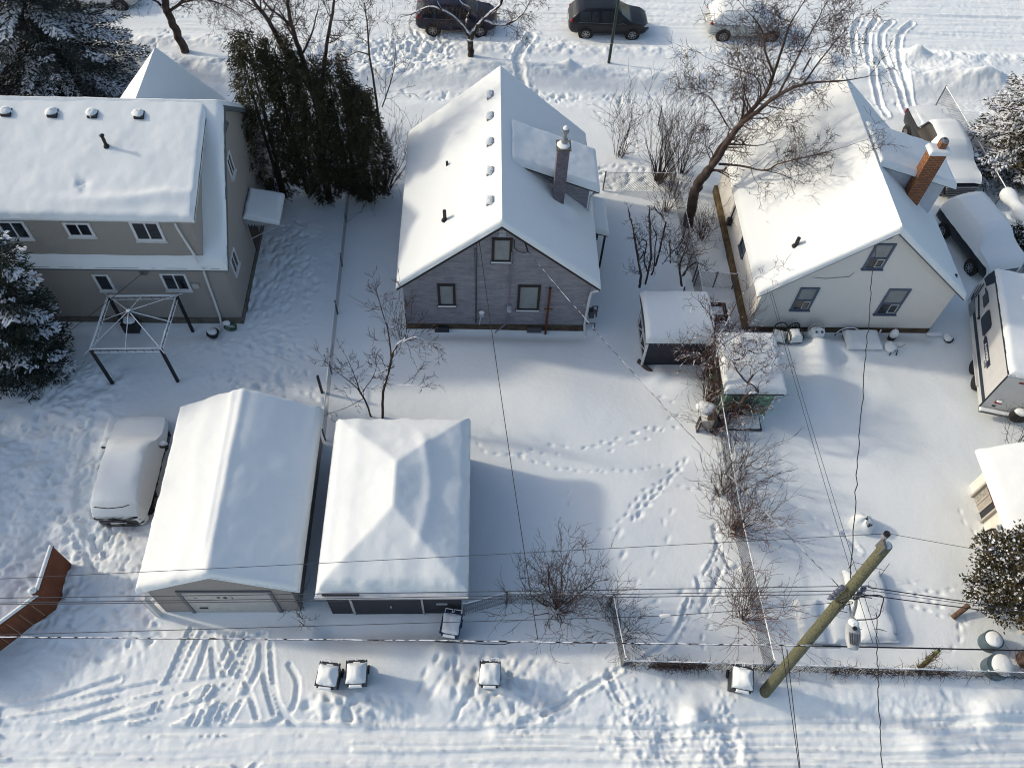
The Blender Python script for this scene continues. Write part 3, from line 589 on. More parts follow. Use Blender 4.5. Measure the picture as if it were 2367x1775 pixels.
# front gable wing towards the street
def rw(x, y): return 6.75 - 1.1 * np.abs(x + 13.2) + 0 * y
mb = MB(); mb.prism([(-16.0, 30.0, -.3), (-10.4, 30.0, -.3), (-10.4, 30.0, 3.5), (-13.2, 30.0, 6.6), (-16.0, 30.0, 3.5)], (0, -3.0, 0)); mb.build("wing_wall", STUCCO, h1)
mb = MB(); mb.prism([(-16.3, 30.15, rw(-16.3, 0)), (-13.2, 30.15, 6.75), (-10.1, 30.15, rw(-10.1, 0)), (-10.1, 30.15, rw(-10.1, 0) - .15), (-13.2, 30.15, 6.6), (-16.3, 30.15, rw(-16.3, 0) - .15)], (0, -4.1, 0)); wr = mb.build("wing_roof", mat("roof_fascia", ()), h1)
snow_cap("wing_snow", wr, -16.3, -10.1, 26.0, 30.16, rw, .2, .12, .09, 5, .02, crease=-13.2)
# awning over the side door
def aw(x, y): return 2.62 - .24 * (x + 9.9)
mb = MB(); mb.prism([(-9.88, 24.95, 2.6), (-8.5, 24.95, 2.27), (-8.5, 24.95, 2.12), (-9.88, 24.95, 2.25)], (0, 1.7, 0)); awn = mb.build("awning", mat("awning_metal", (.30, .32, .33), rough=.5, var=.1), h1)
mb = MB()
for k in range(11): mb.prism([(-9.85 + k * .125, 24.93, 2.24), (-9.74 + k * .125, 24.93, 2.23), (-9.795 + k * .125, 24.93, 2.13 + .0)], (0, .02, 0))
mb.build("awning_fringe", mat("awning_metal", ()), awn)
snow_cap("awning_snow", awn, -9.88, -8.46, 24.92, 26.68, aw, .17, .14, .06, 8, .03)
mb = MB(); mb.obox((-9.9, 25.3, .25), (0, 1, 0), (1, 0, 0), 0, .9, 0, 2.0, .0, .05); dr_ = mb.build("door", mat("door_brown", (.08, .06, .05)), h1)
MB().obox((-9.9, 25.3, .25), (0, 1, 0), (1, 0, 0), .15, .75, 1.1, 1.8, .055, .065).build("pane", GLASS, dr_)
mb = MB(); mb.tube([(-8.55, 25.0, 2.1), (-9.85, 25.0, 1.3)], .02, 5); mb.tube([(-8.55, 26.6, 2.1), (-9.85, 26.6, 1.3)], .02, 5); mb.build("awning_bracket", WHITE, awn)

# ------------------------------------------------------------------ mauve house in the middle
h2 = thing("clapboard_house", (.7, 25.5, 0), "weathered mauve clapboard house with peeling paint and a tall grey chimney, in the middle", "house")
XR2 = .70
def r2(x, y): return 6.40 - .86 * np.abs(x - XR2) + 0 * y
w2 = gable_walls(-3.1, 4.32, 21.3, 29.6, 3.02, .65, 6.28, CLAP, h2, z0=.30)
MB().box(-3.12, 4.34, 21.285, 29.66, -.4, .305).build("foundation", BROWNBASE, h2)
mb = MB(); mb.box(-1.95, -1.35, 21.14, 21.235, -.1, .24); mb.build("basement_window", GLASS, h2); MB().box(1.9, 2.5, 21.14, 21.235, -.05, .22).build("basement_window", mat("board_grey", (.09, .09, .095)), h2)
def rake(x0, x1, y0, y1, xr, f, t, m, parent, name="roof"):
    mb = MB(); mb.prism([(x0, y0, f(x0, 0)), (xr, y0, f(xr, 0)), (x1, y0, f(x1, 0)), (x1, y0, f(x1, 0) - t), (xr, y0, f(xr, 0) - t), (x0, y0, f(x0, 0) - t)], (0, y1 - y0, 0)); return mb.build(name, m, parent)
roof2 = rake(-3.3, 4.6, 20.97, 29.82, XR2, r2, .2, DARKTRIM, h2)
hol = lambda X, Y: -.14 * np.exp(-((X - 3.0) / .55) ** 2 - ((Y - 23.4) / .6) ** 2) + .12 * np.exp(-((X - 3.5) / .4) ** 2 - ((Y - 24.0) / .35) ** 2)
snow_cap("roof_snow", roof2, -3.32, 4.62, 20.95, 29.85, r2, .24, .10, .08, 12, .025, crease=XR2, extra=hol)
for k, y_ in enumerate((28.26, 26.95, 25.43, 23.81, 22.24)):
    mb = MB(); mb.prism([(.16, y_ - .14, 5.95), (.40, y_ - .14, 5.95), (.40, y_ - .14, 6.43), (.24, y_ - .14, 6.40), (.14, y_ - .14, 6.25)], (0, .30, 0)); v = mb.build("roof_vent", mat('vent_grey', (.25, .25, .26)), h2)
    MB().blob((.24, y_ + .02, 6.36), .17, .22, .10, k, .10, 14, 10).build("vent_snow", RSNOW, v, smooth=True)
pipe(h2, -1.42, 22.75, 4.85, .45, .07); pipe(h2, -1.42, 25.8, 4.72, .28, .05); pipe(h2, -1.15, 24.9, 4.9, .12, .03)
for x0_, z_, w_, h_, pn in ((-1.74, 1.50, .70, 1.33, SHADE_GLASS), (1.42, 1.27, .90, 1.55, SHADE_GLASS), (.36, 4.13, .76, 1.28, SHADE_GLASS)): window(w2, (x0_, 21.3, z_), (1, 0, 0), (0, -1, 0), w_, h_, frame=DARKTRIM, kind='plain', pane=pn, snow=True, ft=.10)
mb = MB(); [mb.obox((.6, 21.3, 5.5 + k * .075), (1, 0, 0), (0, -1, 0), 0, .27, 0, .045, 0, .035) for k in range(5)]; mb.build("gable_vent", mat("vent_white", (.5, .51, .53)), h2)
# dormer on the right slope
def d2(x, y): return 6.0 - .405 * (x - 1.5) + 0 * y
mb = MB(); mb.prism([(1.6, 24.75, 5.2), (1.6, 24.75, 5.85), (4.25, 24.75, 4.8), (4.25, 24.75, 2.9), (3.8, 24.75, 2.9)], (0, 1.85, 0)); mb.build("dormer_wall", CLAP, h2)
mb = MB(); mb.prism([(1.3, 24.52, d2(1.3, 0)), (4.62, 24.52, d2(4.62, 0)), (4.62, 24.52, d2(4.62, 0) - .14), (1.3, 24.52, d2(1.3, 0) - .14)], (0, 2.2, 0)); dr2 = mb.build("dormer_roof", DARKTRIM, h2)
snow_cap("dormer_snow", dr2, 1.1, 4.64, 24.5, 26.8, d2, .22, .10, .07, 15, .06)
downspout([(4.55, 24.6, 4.62), (4.35, 24.68, 4.3), (4.36, 24.7, 3.3)], dr2, r=.06)
# chimney
mb = MB(); mb.box(2.74, 3.19, 23.98, 24.43, 3.6, 7.22); ch = mb.build("chimney", mat("chimney_mauve", (.15, .135, .15), rough=.95, bump=.8, bscale=25, var=.25, vscale=12), h2)
MB().box(2.69, 3.24, 23.93, 24.48, 7.2, 7.27).build("chimney_cap", CONCRETE, ch); MB().blob((2.96, 24.2, 7.27), .25, .25, .08, 3, .05).build("cap_snow", RSNOW, ch, smooth=True)
mb = MB(); mb.lathe((2.99, 24.25, 7.3), [(.12, 0), (.12, .2), (.07, .22), (.07, .5), (.13, .52), (.13, .66)], 14); mb.build("flue", GREYMETAL, ch, smooth=40)
MB().lathe((2.99, 24.25, 7.97), [(.11, 0), (.09, .06), (.02, .09)], 12).build("flue_snow", RSNOW, ch, smooth=60)
# side porch
def p2(x, y): return 2.55 - .3 * (x - 4.3) + 0 * y
mb = MB(); mb.prism([(4.3, 24.6, 2.55), (5.3, 24.6, p2(5.3, 0)), (5.3, 24.6, p2(5.3, 0) - .14), (4.3, 24.6, 2.4)], (0, 2.0, 0)); pr = mb.build("porch_roof", DARKTRIM, h2)
snow_cap("porch_snow", pr, 4.3, 5.33, 24.57, 26.6, p2, .2, .1, .08, 4, .03)
MB().box(5.16, 5.24, 24.7, 24.78, -.2, 2.2).build("porch_post", DARKTRIM, h2); MB().box(5.16, 5.24, 26.4, 26.48, -.2, 2.2).build("porch_post", DARKTRIM, h2)
downspout([(4.55, 20.95, 2.9), (4.38, 21.05, 2.75), (4.30, 21.2, 2.3), (4.28, 21.22, .45), (4.35, 20.8, .12)], h2, r=.055)
# service mast, meters, poles on the gable wall
mb = MB(); mb.tube([(1.10, 21.22, 4.75), (1.11, 21.22, .75)], .03, 6); mb.tube([(1.11, 21.22, .75), (.95, 21.15, .45), (.55, 21.0, .12)], .03, 6); mb.build("electric_conduit", mat("conduit", (.18, .17, .20)), h2)
mb = MB(); mb.lathe((1.11, 21.17, 1.5), [(.10, 0), (.10, .1), (.07, .17)], 12, (0, -1, 0)); mb.box(1.02, 1.2, 21.16, 21.28, 1.32, 1.62); mb.build("electric_meter", mat("meter", (.42, .43, .45)), h2, smooth=40)
mb = MB(); mb.box(-.09, .09, 21.15, 21.29, .98, 1.2); mb.tube([(-.01, 21.2, 1.0), (-.1, 21.2, .4)], .025, 5); mb.build("phone_box", mat("meter", ()), h2)
MB().blob((0, 21.2, 1.22), .11, .09, .07, 2).build("box_snow", RSNOW, h2, smooth=True)
mb = MB(); mb.tube([(-.22, 21.26, 4.9), (-.2, 21.26, .4)], .012, 4); mb.tube([(-.27, 21.26, 4.9), (-.25, 21.26, .4)], .009, 4); mb.build("wall_cable", RUBBER, h2)
mb = MB(); mb.box(2.64, 2.72, 21.12, 21.22, -.2, 2.78); mb.box(2.5, 2.86, 21.1, 21.12, 1.55, 1.6); mb.build("clothesline_post", mat("rust_brown", (.11, .035, .012), rough=.9, var=.3), h2)
mb = MB(); mb.box(4.42, 4.62, 21.3, 21.55, .75, 1.15); mb.tube([(4.5, 21.4, 1.1), (4.5, 21.4, 1.4), (4.72, 21.4, 1.42), (4.72, 21.35, .8)], .03, 6); mb.tube([(4.3, 21.2, .55), (4.7, 21.2, .55), (4.7, 21.2, .1)], .03, 6)
mb.lathe((4.6, 21.3, 1.25), [(.09, 0), (.09, .12)], 10, (0, -1, 0)); mb.build("gas_meter", mat("gas_meter", (.06, .065, .07), rough=.6), h2)

# ------------------------------------------------------------------ cream house on the right
h3 = thing("cream_house", (15.1, 25.5, 0), "cream stucco house with blue window frames and an orange brick chimney", "house")
XR3 = 15.06
def r3(x, y): return 6.28 - .87 * np.abs(x - XR3) + 0 * y
w3 = gable_walls(11.2, 19.0, 21.3, 29.7, 2.75, 15.08, 6.16, CREAM, h3, z0=.30)
MB().box(11.19, 19.01, 21.285, 29.74, -.4, .305).build("foundation", BROWNBASE, h3)
MB().box(11.03, 11.19, 21.3, 29.7, -.4, .42).build("foundation", mat("ochre_base", (.13, .095, .05), rough=.95, var=.4, vscale=2, bump=.4), h3)
roof3 = rake(10.9, 19.28, 21.0, 29.9, XR3, r3, .14, mat("trim_cream_dark", (.12, .12, .13)), h3)
snow_cap("roof_snow", roof3, 10.88, 19.3, 20.98, 29.93, r3, .24, .10, .08, 22, .03, crease=XR3)
pipe(h3, 12.25, 22.4, 4.05, .42, .075); pipe(h3, 18.75, 21.6, 3.25, .1, .06)
for x0_, z_, w_, h_ in ((12.62, 1.47, .78, 1.38), (16.2, 1.25, .90, 1.58), (14.63, 4.0, .78, 1.38)): window(w3, (x0_, 21.3, z_), (1, 0, 0), (0, -1, 0), w_, h_, frame=BLUETRIM, kind='hung', pane=SHADE_GLASS, ft=.08)
window(w3, (11.2, 24.95, 1.35), (0, -1, 0), (-1, 0, 0), .75, .75, frame=BLUETRIM, kind='plain', ft=.07)
mb = MB(); mb.obox((14.6, 21.3, 5.3), (1, 0, 0), (0, -1, 0), 0.0, .5, .35, .37, 0, .01); mb.tube([(12.9, 21.29, 3.45), (13.4, 21.28, 3.40), (14.3, 21.28, 3.52), (14.4, 21.28, 3.75)], .012, 4); mb.build("wall_crack", mat("crack", (.2, .19, .17)), h3)
mb = MB(); mb.box(10.98, 11.18, 26.55, 26.75, .9, 1.25); mb.tube([(11.08, 26.6, 1.2), (11.1, 26.6, 2.3)], .03, 6); mb.tube([(11.05, 26.7, 1.0), (11.05, 27.2, .2)], .03, 6); mb.build("electric_meter", BLACKMETAL, h3)
def d3(x, y): return 6.3 - .32 * (x - 15.4) + 0 * y
mb = MB(); mb.prism([(15.6, 24.75, 5.4), (15.6, 24.75, 6.1), (18.45, 24.75, 5.1), (18.45, 24.75, 3.0), (17.8, 24.75, 3.0)], (0, 1.9, 0)); mb.build("dormer_wall", mat("pale_siding", (.50, .52, .56), rough=.8, var=.05), h3)
mb = MB(); mb.prism([(15.2, 24.5, d3(15.2, 0)), (18.74, 24.5, d3(18.74, 0)), (18.74, 24.5, d3(18.74, 0) - .1), (15.2, 24.5, d3(15.2, 0) - .1)], (0, 2.35, 0)); dr3 = mb.build("dormer_roof", BLUETRIM, h3)
snow_cap("dormer_snow", dr3, 15.2, 18.78, 24.48, 26.88, d3, .2, .10, .07, 25, .03)
BRICK = brick_mat("orange_brick", (.36, .14, .045), (.24, .09, .035), (.06, .045, .04))
mb = MB(); mb.box(16.86, 17.5, 24.32, 24.72, 3.2, 7.0); ch3 = mb.build("chimney", BRICK, h3)
MB().box(16.8, 17.56, 24.26, 24.78, 7.0, 7.07).build("chimney_cap", CONCRETE, ch3); snow_cap("cap_snow", ch3, 16.78, 17.58, 24.24, 24.8, lambda x, y: 7.07 + 0 * x, .13, .08, .05, 2, .01)
MB().box(17.1, 17.36, 24.42, 24.66, 7.07, 7.48).build("flue", BRICK, ch3)
mb = MB(); mb.lathe((17.23, 24.54, 7.48), [(.16, 0), (.16, .03), (.10, .03), (.10, .10), (.07, .10), (.07, .03)], 12); mb.build("flue_ring", GREYMETAL, ch3, smooth=40)
# ------------------------------------------------------------------ garages and sheds
g1 = thing("stucco_garage", (-8.25, 12.3, 0), "long beige stucco garage with a gable roof and a white roller door", "garage")
def rg1(x, y): return 3.32 - .50 * np.abs(x + 8.15) + 0 * y
gw = gable_walls(-10.45, -5.98, 9.3, 15.75, 2.15, -8.2, 3.30, STUCCO_G, g1)
gr = rake(-10.68, -5.7, 9.24, 15.95, -8.15, rg1, .10, mat("roof_fascia", ()), g1)
rid = lambda X, Y: .055 * np.exp(-((X + 8.45 + .02 * (Y - 12)) / .10) ** 2) * sm(9.6, 10.6, Y) - .03 * np.exp(-((X + 8.0) / .20) ** 2) * sm(9.6, 10.6, Y) + .04 * np.exp(-((X + 9.3 + .15 * np.sin(Y)) / .3) ** 2)
snow_cap("roof_snow", gr, -10.72, -5.66, 9.20, 15.98, rg1, .30, .16, .07, 31, .05, extra=rid)
mb = MB(); O = (-9.55, 9.3, 0); P = lambda *a: mb.obox(O, (1, 0, 0), (0, -1, 0), *a)
P(0, .10, -.2, 1.98, 0, .06); P(2.86, 2.96, -.2, 1.98, 0, .06); P(.10, 2.86, 1.9, 1.98, 0, .065); mb.build("door_frame", mat("frame_grey", (.16, .16, .17), rough=.7), g1)
DOORM = lined_mat("roller_door", (.47, .46, .43), (.28, .28, .27), .11, 'Z', .12, (.53, .52, .49), bump=.6)
mb = MB(); mb.obox(O, (1, 0, 0), (0, -1, 0), .11, .24, -.2, 1.89, .0, .03); mb.build("door_frame", mat("trim_pale", (.4, .4, .4)), g1)
mb = MB(); mb.obox(O, (1, 0, 0), (0, -1, 0), .25, 2.85, -.2, 1.89, .004, .03); gd = mb.build("garage_door", DOORM, g1)
MB().obox(O, (1, 0, 0), (0, -1, 0), .35, .62, .42, .5, .035, .06).build("handle", BLACKMETAL, gd); MB().obox(O, (1, 0, 0), (0, -1, 0), .42, .52, 1.36, 1.42, .035, .05).build("lock", GREYMETAL, gd)
for k, c in enumerate("401"): letters("house_number", c, .20, (-8.36 + k * .22, 9.27, 1.36 - .02 * k), (1, 0, 0), (0, 0, 1), (0, -1, 0), BLACKMETAL, gd, sx=1.2)
mb = MB(); mb.prism([(-10.72, 9.12, -.2), (-10.66, 9.12, -.2), (-10.66, 9.12, 1.6), (-10.72, 9.12, 1.6)], (0, .16, 0)); mb.build("corner_board", mat("rust_board", (.22, .055, .02), rough=.8, var=.3), g1)
MB().box(-10.68, -10.55, 9.10, 9.26, -.2, 1.7).build("corner_trim", WHITE, g1)

g2 = thing("hip_roof_garage", (-2.8, 12.2, 0), "charcoal garage under a deep snow-covered hip roof, beside the long beige garage", "garage")
def rg2(x, y):
    a = 2.30 + .42 * np.minimum(np.minimum(x + 5.12, -.38 - x), np.minimum((y - 8.98) * .96, (15.36 - y) * 1.02)); return a
mb = MB(); mb.box(-4.92, -.62, 9.2, 15.15, -.3, 2.2); gw2 = mb.build("wall", GREYWALL, g2)
mb = MB(); rz = 2.30 + .42 * 2.37
mb.add([(-5.12, 8.98, 2.28), (-.38, 8.98, 2.28), (-.38, 15.36, 2.28), (-5.12, 15.36, 2.28), (-2.75, 11.45, rz - .02), (-2.75, 13.03, rz - .02), (-5.12, 8.98, 2.16), (-.38, 8.98, 2.16), (-.38, 15.36, 2.16), (-5.12, 15.36, 2.16)],
       [(0, 1, 4), (1, 2, 5, 4), (2, 3, 5), (3, 0, 4, 5), (6, 9, 8, 7), (0, 6, 7, 1), (1, 7, 8, 2), (2, 8, 9, 3), (3, 9, 6, 0)]); gr2 = mb.build("roof", WHITE, g2)
ex2 = lambda X, Y: .07 * np.exp(-((X + 1.9 + .25 * np.sin(Y * .9)) / .20) ** 2) * sm(9.6, 11.0, Y) * (1 - sm(14.0, 14.8, Y)) + .05 * np.exp(-((X + 4.2) / .3) ** 2) + .03 * fbm(X * .8, Y * .8, 2)
snow_cap("roof_snow", gr2, -5.08, -.36, 9.08, 15.38, rg2, .36, .30, .07, 35, .06, extra=ex2)
MB().box(-4.9, -3.75, 8.985, 9.03, 2.31, 2.36).build("roof_edge_gap", BLACKMETAL, gr2); MB().box(-5.14, -.36, 8.93, 8.97, 2.17, 2.29).build("gutter", WHITE, g2)
mb = MB(); P = lambda *a: mb.obox((-4.92, 9.2, 0), (1, 0, 0), (0, -1, 0), *a)
P(.72, .80, -.3, 2.15, 0, .05); P(3.02, 3.08, -.3, 2.15, 0, .05); P(.8, 3.02, 2.08, 2.15, 0, .05); mb.build("door_trim", mat("trim_pale", ()), g2)
MB().obox((-4.92, 9.2, 0), (1, 0, 0), (0, -1, 0), .81, 3.01, -.3, 2.07, .004, .02).build("garage_door", mat("charcoal_door", (.028, .030, .038), rough=.6, var=.1), g2)
mb = MB(); mb.obox((-3.1, 9.17, 1.75), (1, 0, 0), (0, -1, 0), -.09, .09, 0, .03, .01, .03); mb.build("door_plate", mat("meter", ()), g2)
letters("house_number", "7", .14, (-2.98, 9.17, 1.45), (1, 0, 0), (0, 0, 1), (0, -1, 0), mat("meter", ()), g2)
MB().obox((-2.93, 9.17, .75), (1, 0, 0), (0, -1, 0), 0, .05, 0, .14, .01, .04).build("handle", mat("meter", ()), g2)
mb = MB(); mb.obox((-1.42, 9.2, .95), (1, 0, 0), (0, -1, 0), 0, .36, 0, .07, 0, .04); mb.build("wall_light", mat("meter", ()), g2)
mb = MB(); mb.box(-.60, -.55, 10.8, 11.1, 1.0, 1.4); mb.box(-.60, -.52, 13.3, 13.8, .2, 1.7); mb.build("side_box", BLACKMETAL, g2)

g3 = thing("cream_garage", (20.5, 11.5, 0), "cream painted garage with a wide side window, cut by the right edge of the picture", "garage", rz=0)
def rg3(x, y): return 2.30 + .45 * np.minimum(x - 17.62, 24.2 - x) + 0 * y
mb = MB(); mb.prism([(18.4, 14.0, -.3), (23.4, 14.0, -.3), (23.4, 14.0, 2.45), (20.9, 14.0, 3.6), (18.4, 14.0, 2.45)], (0, -5.6, 0)); w_3 = mb.build("wall", CREAM2, g3)
mb = MB(); mb.prism([(17.66, 14.22, 2.28), (20.9, 14.22, 3.75), (24.1, 14.22, 2.28), (24.1, 14.22, 2.16), (20.9, 14.22, 3.6), (17.66, 14.22, 2.16)], (0, -6.1, 0)); g3r = mb.build("roof", CREAM2, g3)
snow_cap("roof_snow", g3r, 17.6, 24.1, 8.1, 14.25, rg3, .24, .14, .1, 41, .07)
mb = MB(); P = lambda *a: mb.obox((18.4, 13.5, .1), (0, -1, 0), (-1, 0, 0), *a)
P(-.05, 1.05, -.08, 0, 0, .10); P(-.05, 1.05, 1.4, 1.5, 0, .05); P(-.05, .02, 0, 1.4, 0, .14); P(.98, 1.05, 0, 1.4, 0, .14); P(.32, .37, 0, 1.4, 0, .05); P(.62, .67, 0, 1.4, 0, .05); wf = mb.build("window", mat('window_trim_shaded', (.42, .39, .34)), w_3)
for a, b, m_ in ((.02, .32, mat("net_pane", (.30, .28, .24), rough=.4, var=.4, vscale=14)), (.37, .62, mat("curtain_pane", (.36, .33, .28), rough=.4, var=.1)), (.67, .98, GLASS)): MB().obox((18.4, 13.5, .1), (0, -1, 0), (-1, 0, 0), a, b, 0, 1.4, .01, .02).build("pane", m_, wf)
mb = MB(); mb.obox((18.4, 13.5, .1), (0, -1, 0), (-1, 0, 0), .12, .9, 1.0, 1.42, .03, .05); mb.build("shade", mat("red_shade", (.10, .02, .015)), wf)
window(w_3, (18.4, 11.95, .95), (0, -1, 0), (-1, 0, 0), .6, .75, frame=mat("frame_bluegrey", (.22, .26, .30)), kind='hung', pane=SHADE_GLASS, ft=.07)
mb = MB(); mb.obox((18.4, 14.0, 2.1), (0, -1, 0), (-1, 0, 0), 0, 5.6, 0, .1, .0, .04); mb.build("eave_trim", CREAM2, g3)

s1 = thing("barn_shed", (7.7, 20.6, 0), "small dark shed with rounded snowy roof and white-braced doors, beside the bare shrubs", "shed")
def rs1(x, y): return 2.0 - .30 * np.abs((y - 20.62) / 1.3) ** 2.4 + 0 * x
mb = MB(); mb.box(6.62, 9.15, 19.5, 21.72, -.3, 1.72); sw = mb.build("wall", GREYWALL, s1)
mb = MB(); pr_ = [(19.38 + 2.48 * k / 10) for k in range(11)]
mb.prism([(6.45, y, float(rs1(0, y)) - .02) for y in pr_] + [(6.45, pr_[-1], 1.58), (6.45, pr_[0], 1.58)], (2.72, 0, 0)); sr = mb.build("roof", mat("shed_roof", (.05, .052, .06)), s1)
snow_cap("roof_snow", sr, 6.43, 9.2, 19.36, 21.9, rs1, .22, .16, .06, 44, .04)
mb = MB(); ob = ((6.62, 21.5, .05), (0, -1, 0), (-1, 0, 0))
P = lambda *a: mb.obox(*ob, *a)
for a in ((.0, .07, -.2, 1.65, 0, .05), (1.9, 1.97, -.2, 1.65, 0, .05), (.9, .98, -.2, 1.55, 0, .05), (.07, 1.9, 1.55, 1.62, 0, .05), (.07, .9, .75, .83, 0, .045), (.98, 1.9, .75, .83, 0, .045), (.07, .9, 0, .07, 0, .045), (.98, 1.9, 0, .07, 0, .045)): P(*a)
sd_ = mb.build("door", WHITE, s1)
mb = MB()
for a0, a1 in ((.1, .88), (1.0, 1.88)):
    for z0_, z1_ in ((.08, .74), (.84, 1.54)):
        mb.prism([(6.57, 21.5 - a0, .05 + z0_), (6.57, 21.5 - a0 - .07, .05 + z0_), (6.57, 21.5 - a1, .05 + z1_), (6.57, 21.5 - a1 + .07, .05 + z1_)], (.03, 0, 0))
mb.build("door_brace", WHITE, sd_)
MB().box(6.5, 6.58, 19.42, 19.5, -.2, 1.65).build("corner_board", WHITE, s1)
mb = MB()
for k in range(16):
    x_ = 6.7 + 2.3 * k / 15 + RNG.uniform(-.06, .06); mb.lathe((x_, 19.37, 1.62), [(.010, 0), (.002, -RNG.uniform(.05, .22))], 5)
mb.build("icicles", mat("ice", (.6, .65, .7), rough=.15), s1)
mb = MB(); mb.prism([(6.35, 19.6, .05), (6.9, 19.0, .0), (6.95, 19.05, .12), (6.4, 19.65, .17)], (.05, .05, 0)); tag(mb.build("ramp_board", mat("dark_plank", (.06, .05, .045)), None), "dark plank sticking out of the snow at the dark shed door", "plank")

s2 = thing("green_shed", (10.4, 18.2, 0), "small pale green panelled shed half buried by snowy brush next to the cream house", "shed")
def rs2(x, y): return 1.86 + .12 * (y - 17) / 2.5 + 0 * x
mb = MB(); mb.box(9.35, 11.15, 17.1, 19.35, -.3, 1.9); sw2 = mb.build("wall", lined_mat("green_panel", (.19, .36, .25), (.04, .09, .06), .30, 'X', .09, (.24, .42, .30)), s2)
mb = MB(); mb.prism([(9.15, 16.95, 1.78), (9.15, 19.6, 1.93), (9.15, 19.6, 1.8), (9.15, 16.95, 1.66)], (2.28, 0, 0)); sr2 = mb.build("roof", mat("shed_roof", ()), s2)
snow_cap("roof_snow", sr2, 9.12, 11.46, 16.92, 19.62, rs2, .24, .16, .06, 47, .06, extra=lambda X, Y: .2 * np.exp(-((X - 10.0) / .3) ** 2 - ((Y - 19.0) / .25) ** 2))
MB().box(11.16, 11.22, 17.04, 17.12, -.3, 1.75).build("corner_board", WHITE, s2); MB().box(9.6, 10.4, 17.02, 17.09, -.3, 1.6).build("door", mat("green_door", (.06, .12, .09), rough=.7), s2)
MB().box(9.3, 10.9, 16.3, 16.9, .12, .2).build("door_step", mat("dark_plank", ()), s2)
snow_cap("step_snow", s2, 9.35, 10.85, 16.35, 16.95, lambda x, y: .2 + 0 * x, .14, .1, .06, 5, .03)

# ------------------------------------------------------------------ travel trailer
tr = thing("travel_trailer", (19.66, 17.25, 0), "grey and white travel trailer with dark stripes and snow on its roof", "trailer", rz=math.radians(76.4))
TRM = mat("trailer_skin", (.56, .56, .55), rough=.5, bump=.1, bscale=3, var=.04, vscale=2); NAVY = mat("navy_stripe", (.018, .028, .045), rough=.5)
L_ = 5.25; W_ = 2.3
mb = MB(); mb.prism([(0, 0, .5), (L_ + .35, 0, .5), (L_ + .55, 0, 1.2), (L_ + .1, 0, 2.72), (0, 0, 2.72)], (0, -W_, 0)); tb = mb.build("body", TRM, tr, local=True)
mb = MB(); mb.prism([(0, .006, .78), (L_ + .2, .006, .82), (L_ + .3, .006, 1.12), (L_ - .6, .006, 1.02), (0, .006, 1.0)], (0, .006, 0)); mb.build("stripe", NAVY, tb, local=True)
mb = MB(); mb.prism([(L_ - .55, .006, 2.66), (L_ + .1, .006, 2.66), (L_ + .32, .006, 1.95), (L_ - .2, .006, 2.05)], (0, .006, 0))
for k in range(3): mb.prism([(L_ + .02 + k * .16, .013, 1.9 - k * .2), (L_ + .1 + k * .14, .013, 1.9 - k * .2), (L_ - .0 + k * .14, .013, 1.15), (L_ - .08 + k * .16, .013, 1.15)], (0, .006, 0))
mb.build("stripe", NAVY, tb, local=True)
mb = MB()
mb.box(0, L_ + .1, -.03, .012, 2.66, 2.74); mb.box(-.012, .03, -.03, .012, .5, 2.7); mb.box(-.012, .012, -W_, -.03, 2.62, 2.74); mb.build("edge_trim", NAVY, tb, local=True)
mb = MB(); mb.prism([(2.9, .012, 1.38), (3.75, .012, 1.38), (3.82, .012, 1.46), (3.82, .012, 1.95), (3.72, .012, 2.08), (2.98, .012, 2.08), (2.86, .012, 1.98), (2.86, .012, 1.46)], (0, .02, 0)); mb.build("window", GLASS, tb, local=True)
mb = MB(); mb.prism([(4.15, .012, 1.7), (4.75, .012, 1.7), (4.75, .012, 2.1), (4.15, .012, 2.1)], (0, .02, 0)); mb.prism([(4.75, .012, 1.95), (5.0, .012, 1.95), (5.0, .012, 2.02), (4.75, .012, 2.05)], (0, .02, 0)); mb.build("window", GLASS, tb, local=True)
mb = MB(); mb.prism([(4.55, .013, .62), (5.2, .013, .62), (5.25, .013, 1.05), (4.55, .013, 1.05)], (0, .02, 0)); mb.build("window", SHADE_GLASS, tb, local=True)
mb = MB(); mb.tube([(4.0, .03, 1.28), (5.1, .03, 1.45)], .03, 6); mb.lathe((3.95, .01, 1.27), [(.06, 0), (.06, .06)], 10, (0, 1, 0)); mb.build("awning_arm", BLACKMETAL, tb, local=True)
mb = MB(); mb.prism([(1.25, .008, 1.36), (2.65, .008, 1.36), (2.85, .008, 1.52), (2.65, .008, 1.64), (1.25, .008, 1.64)], (0, .006, 0)); lb = mb.build("name_band", NAVY, tb, local=True)
Rz = Matrix.Rotation(math.radians(76.4), 4, 'Z'); tw = lambda p: Matrix.Translation((19.66, 17.25, 0)) @ Rz @ Vector(p)
ex_ = (Rz @ Vector((-1, 0, 0, 0))).to_3d() if False else Rz.to_3x3() @ Vector((-1, 0, 0)); ny_ = Rz.to_3x3() @ Vector((0, 1, 0))
letters("lettering", "RANGER", .20, tw((1.98, .006, 1.43)), ex_, (0, 0, 1), ny_, mat("lettering_white", (.7, .7, .7)), tb, sx=1.15)
letters("lettering", "LITE", .15, tw((1.55, .004, 1.22)), ex_, (0, 0, 1), ny_, NAVY, tb, sx=1.2)
snow_cap("roof_snow", tb, -.03, L_ + .1, -W_ - .02, .01, lambda x, y: 2.72 + 0 * x, .2, .14, .08, 50, .05, local=True)
MB().blob((3.9, -1.1, 2.93), .28, .26, .18, 4).build("roof_hatch", RSNOW, tb, smooth=True, local=True); MB().box(3.62, 3.66, -1.3, -1.05, 2.9, 3.02).build("hatch_edge", BLACKMETAL, tb, local=True)
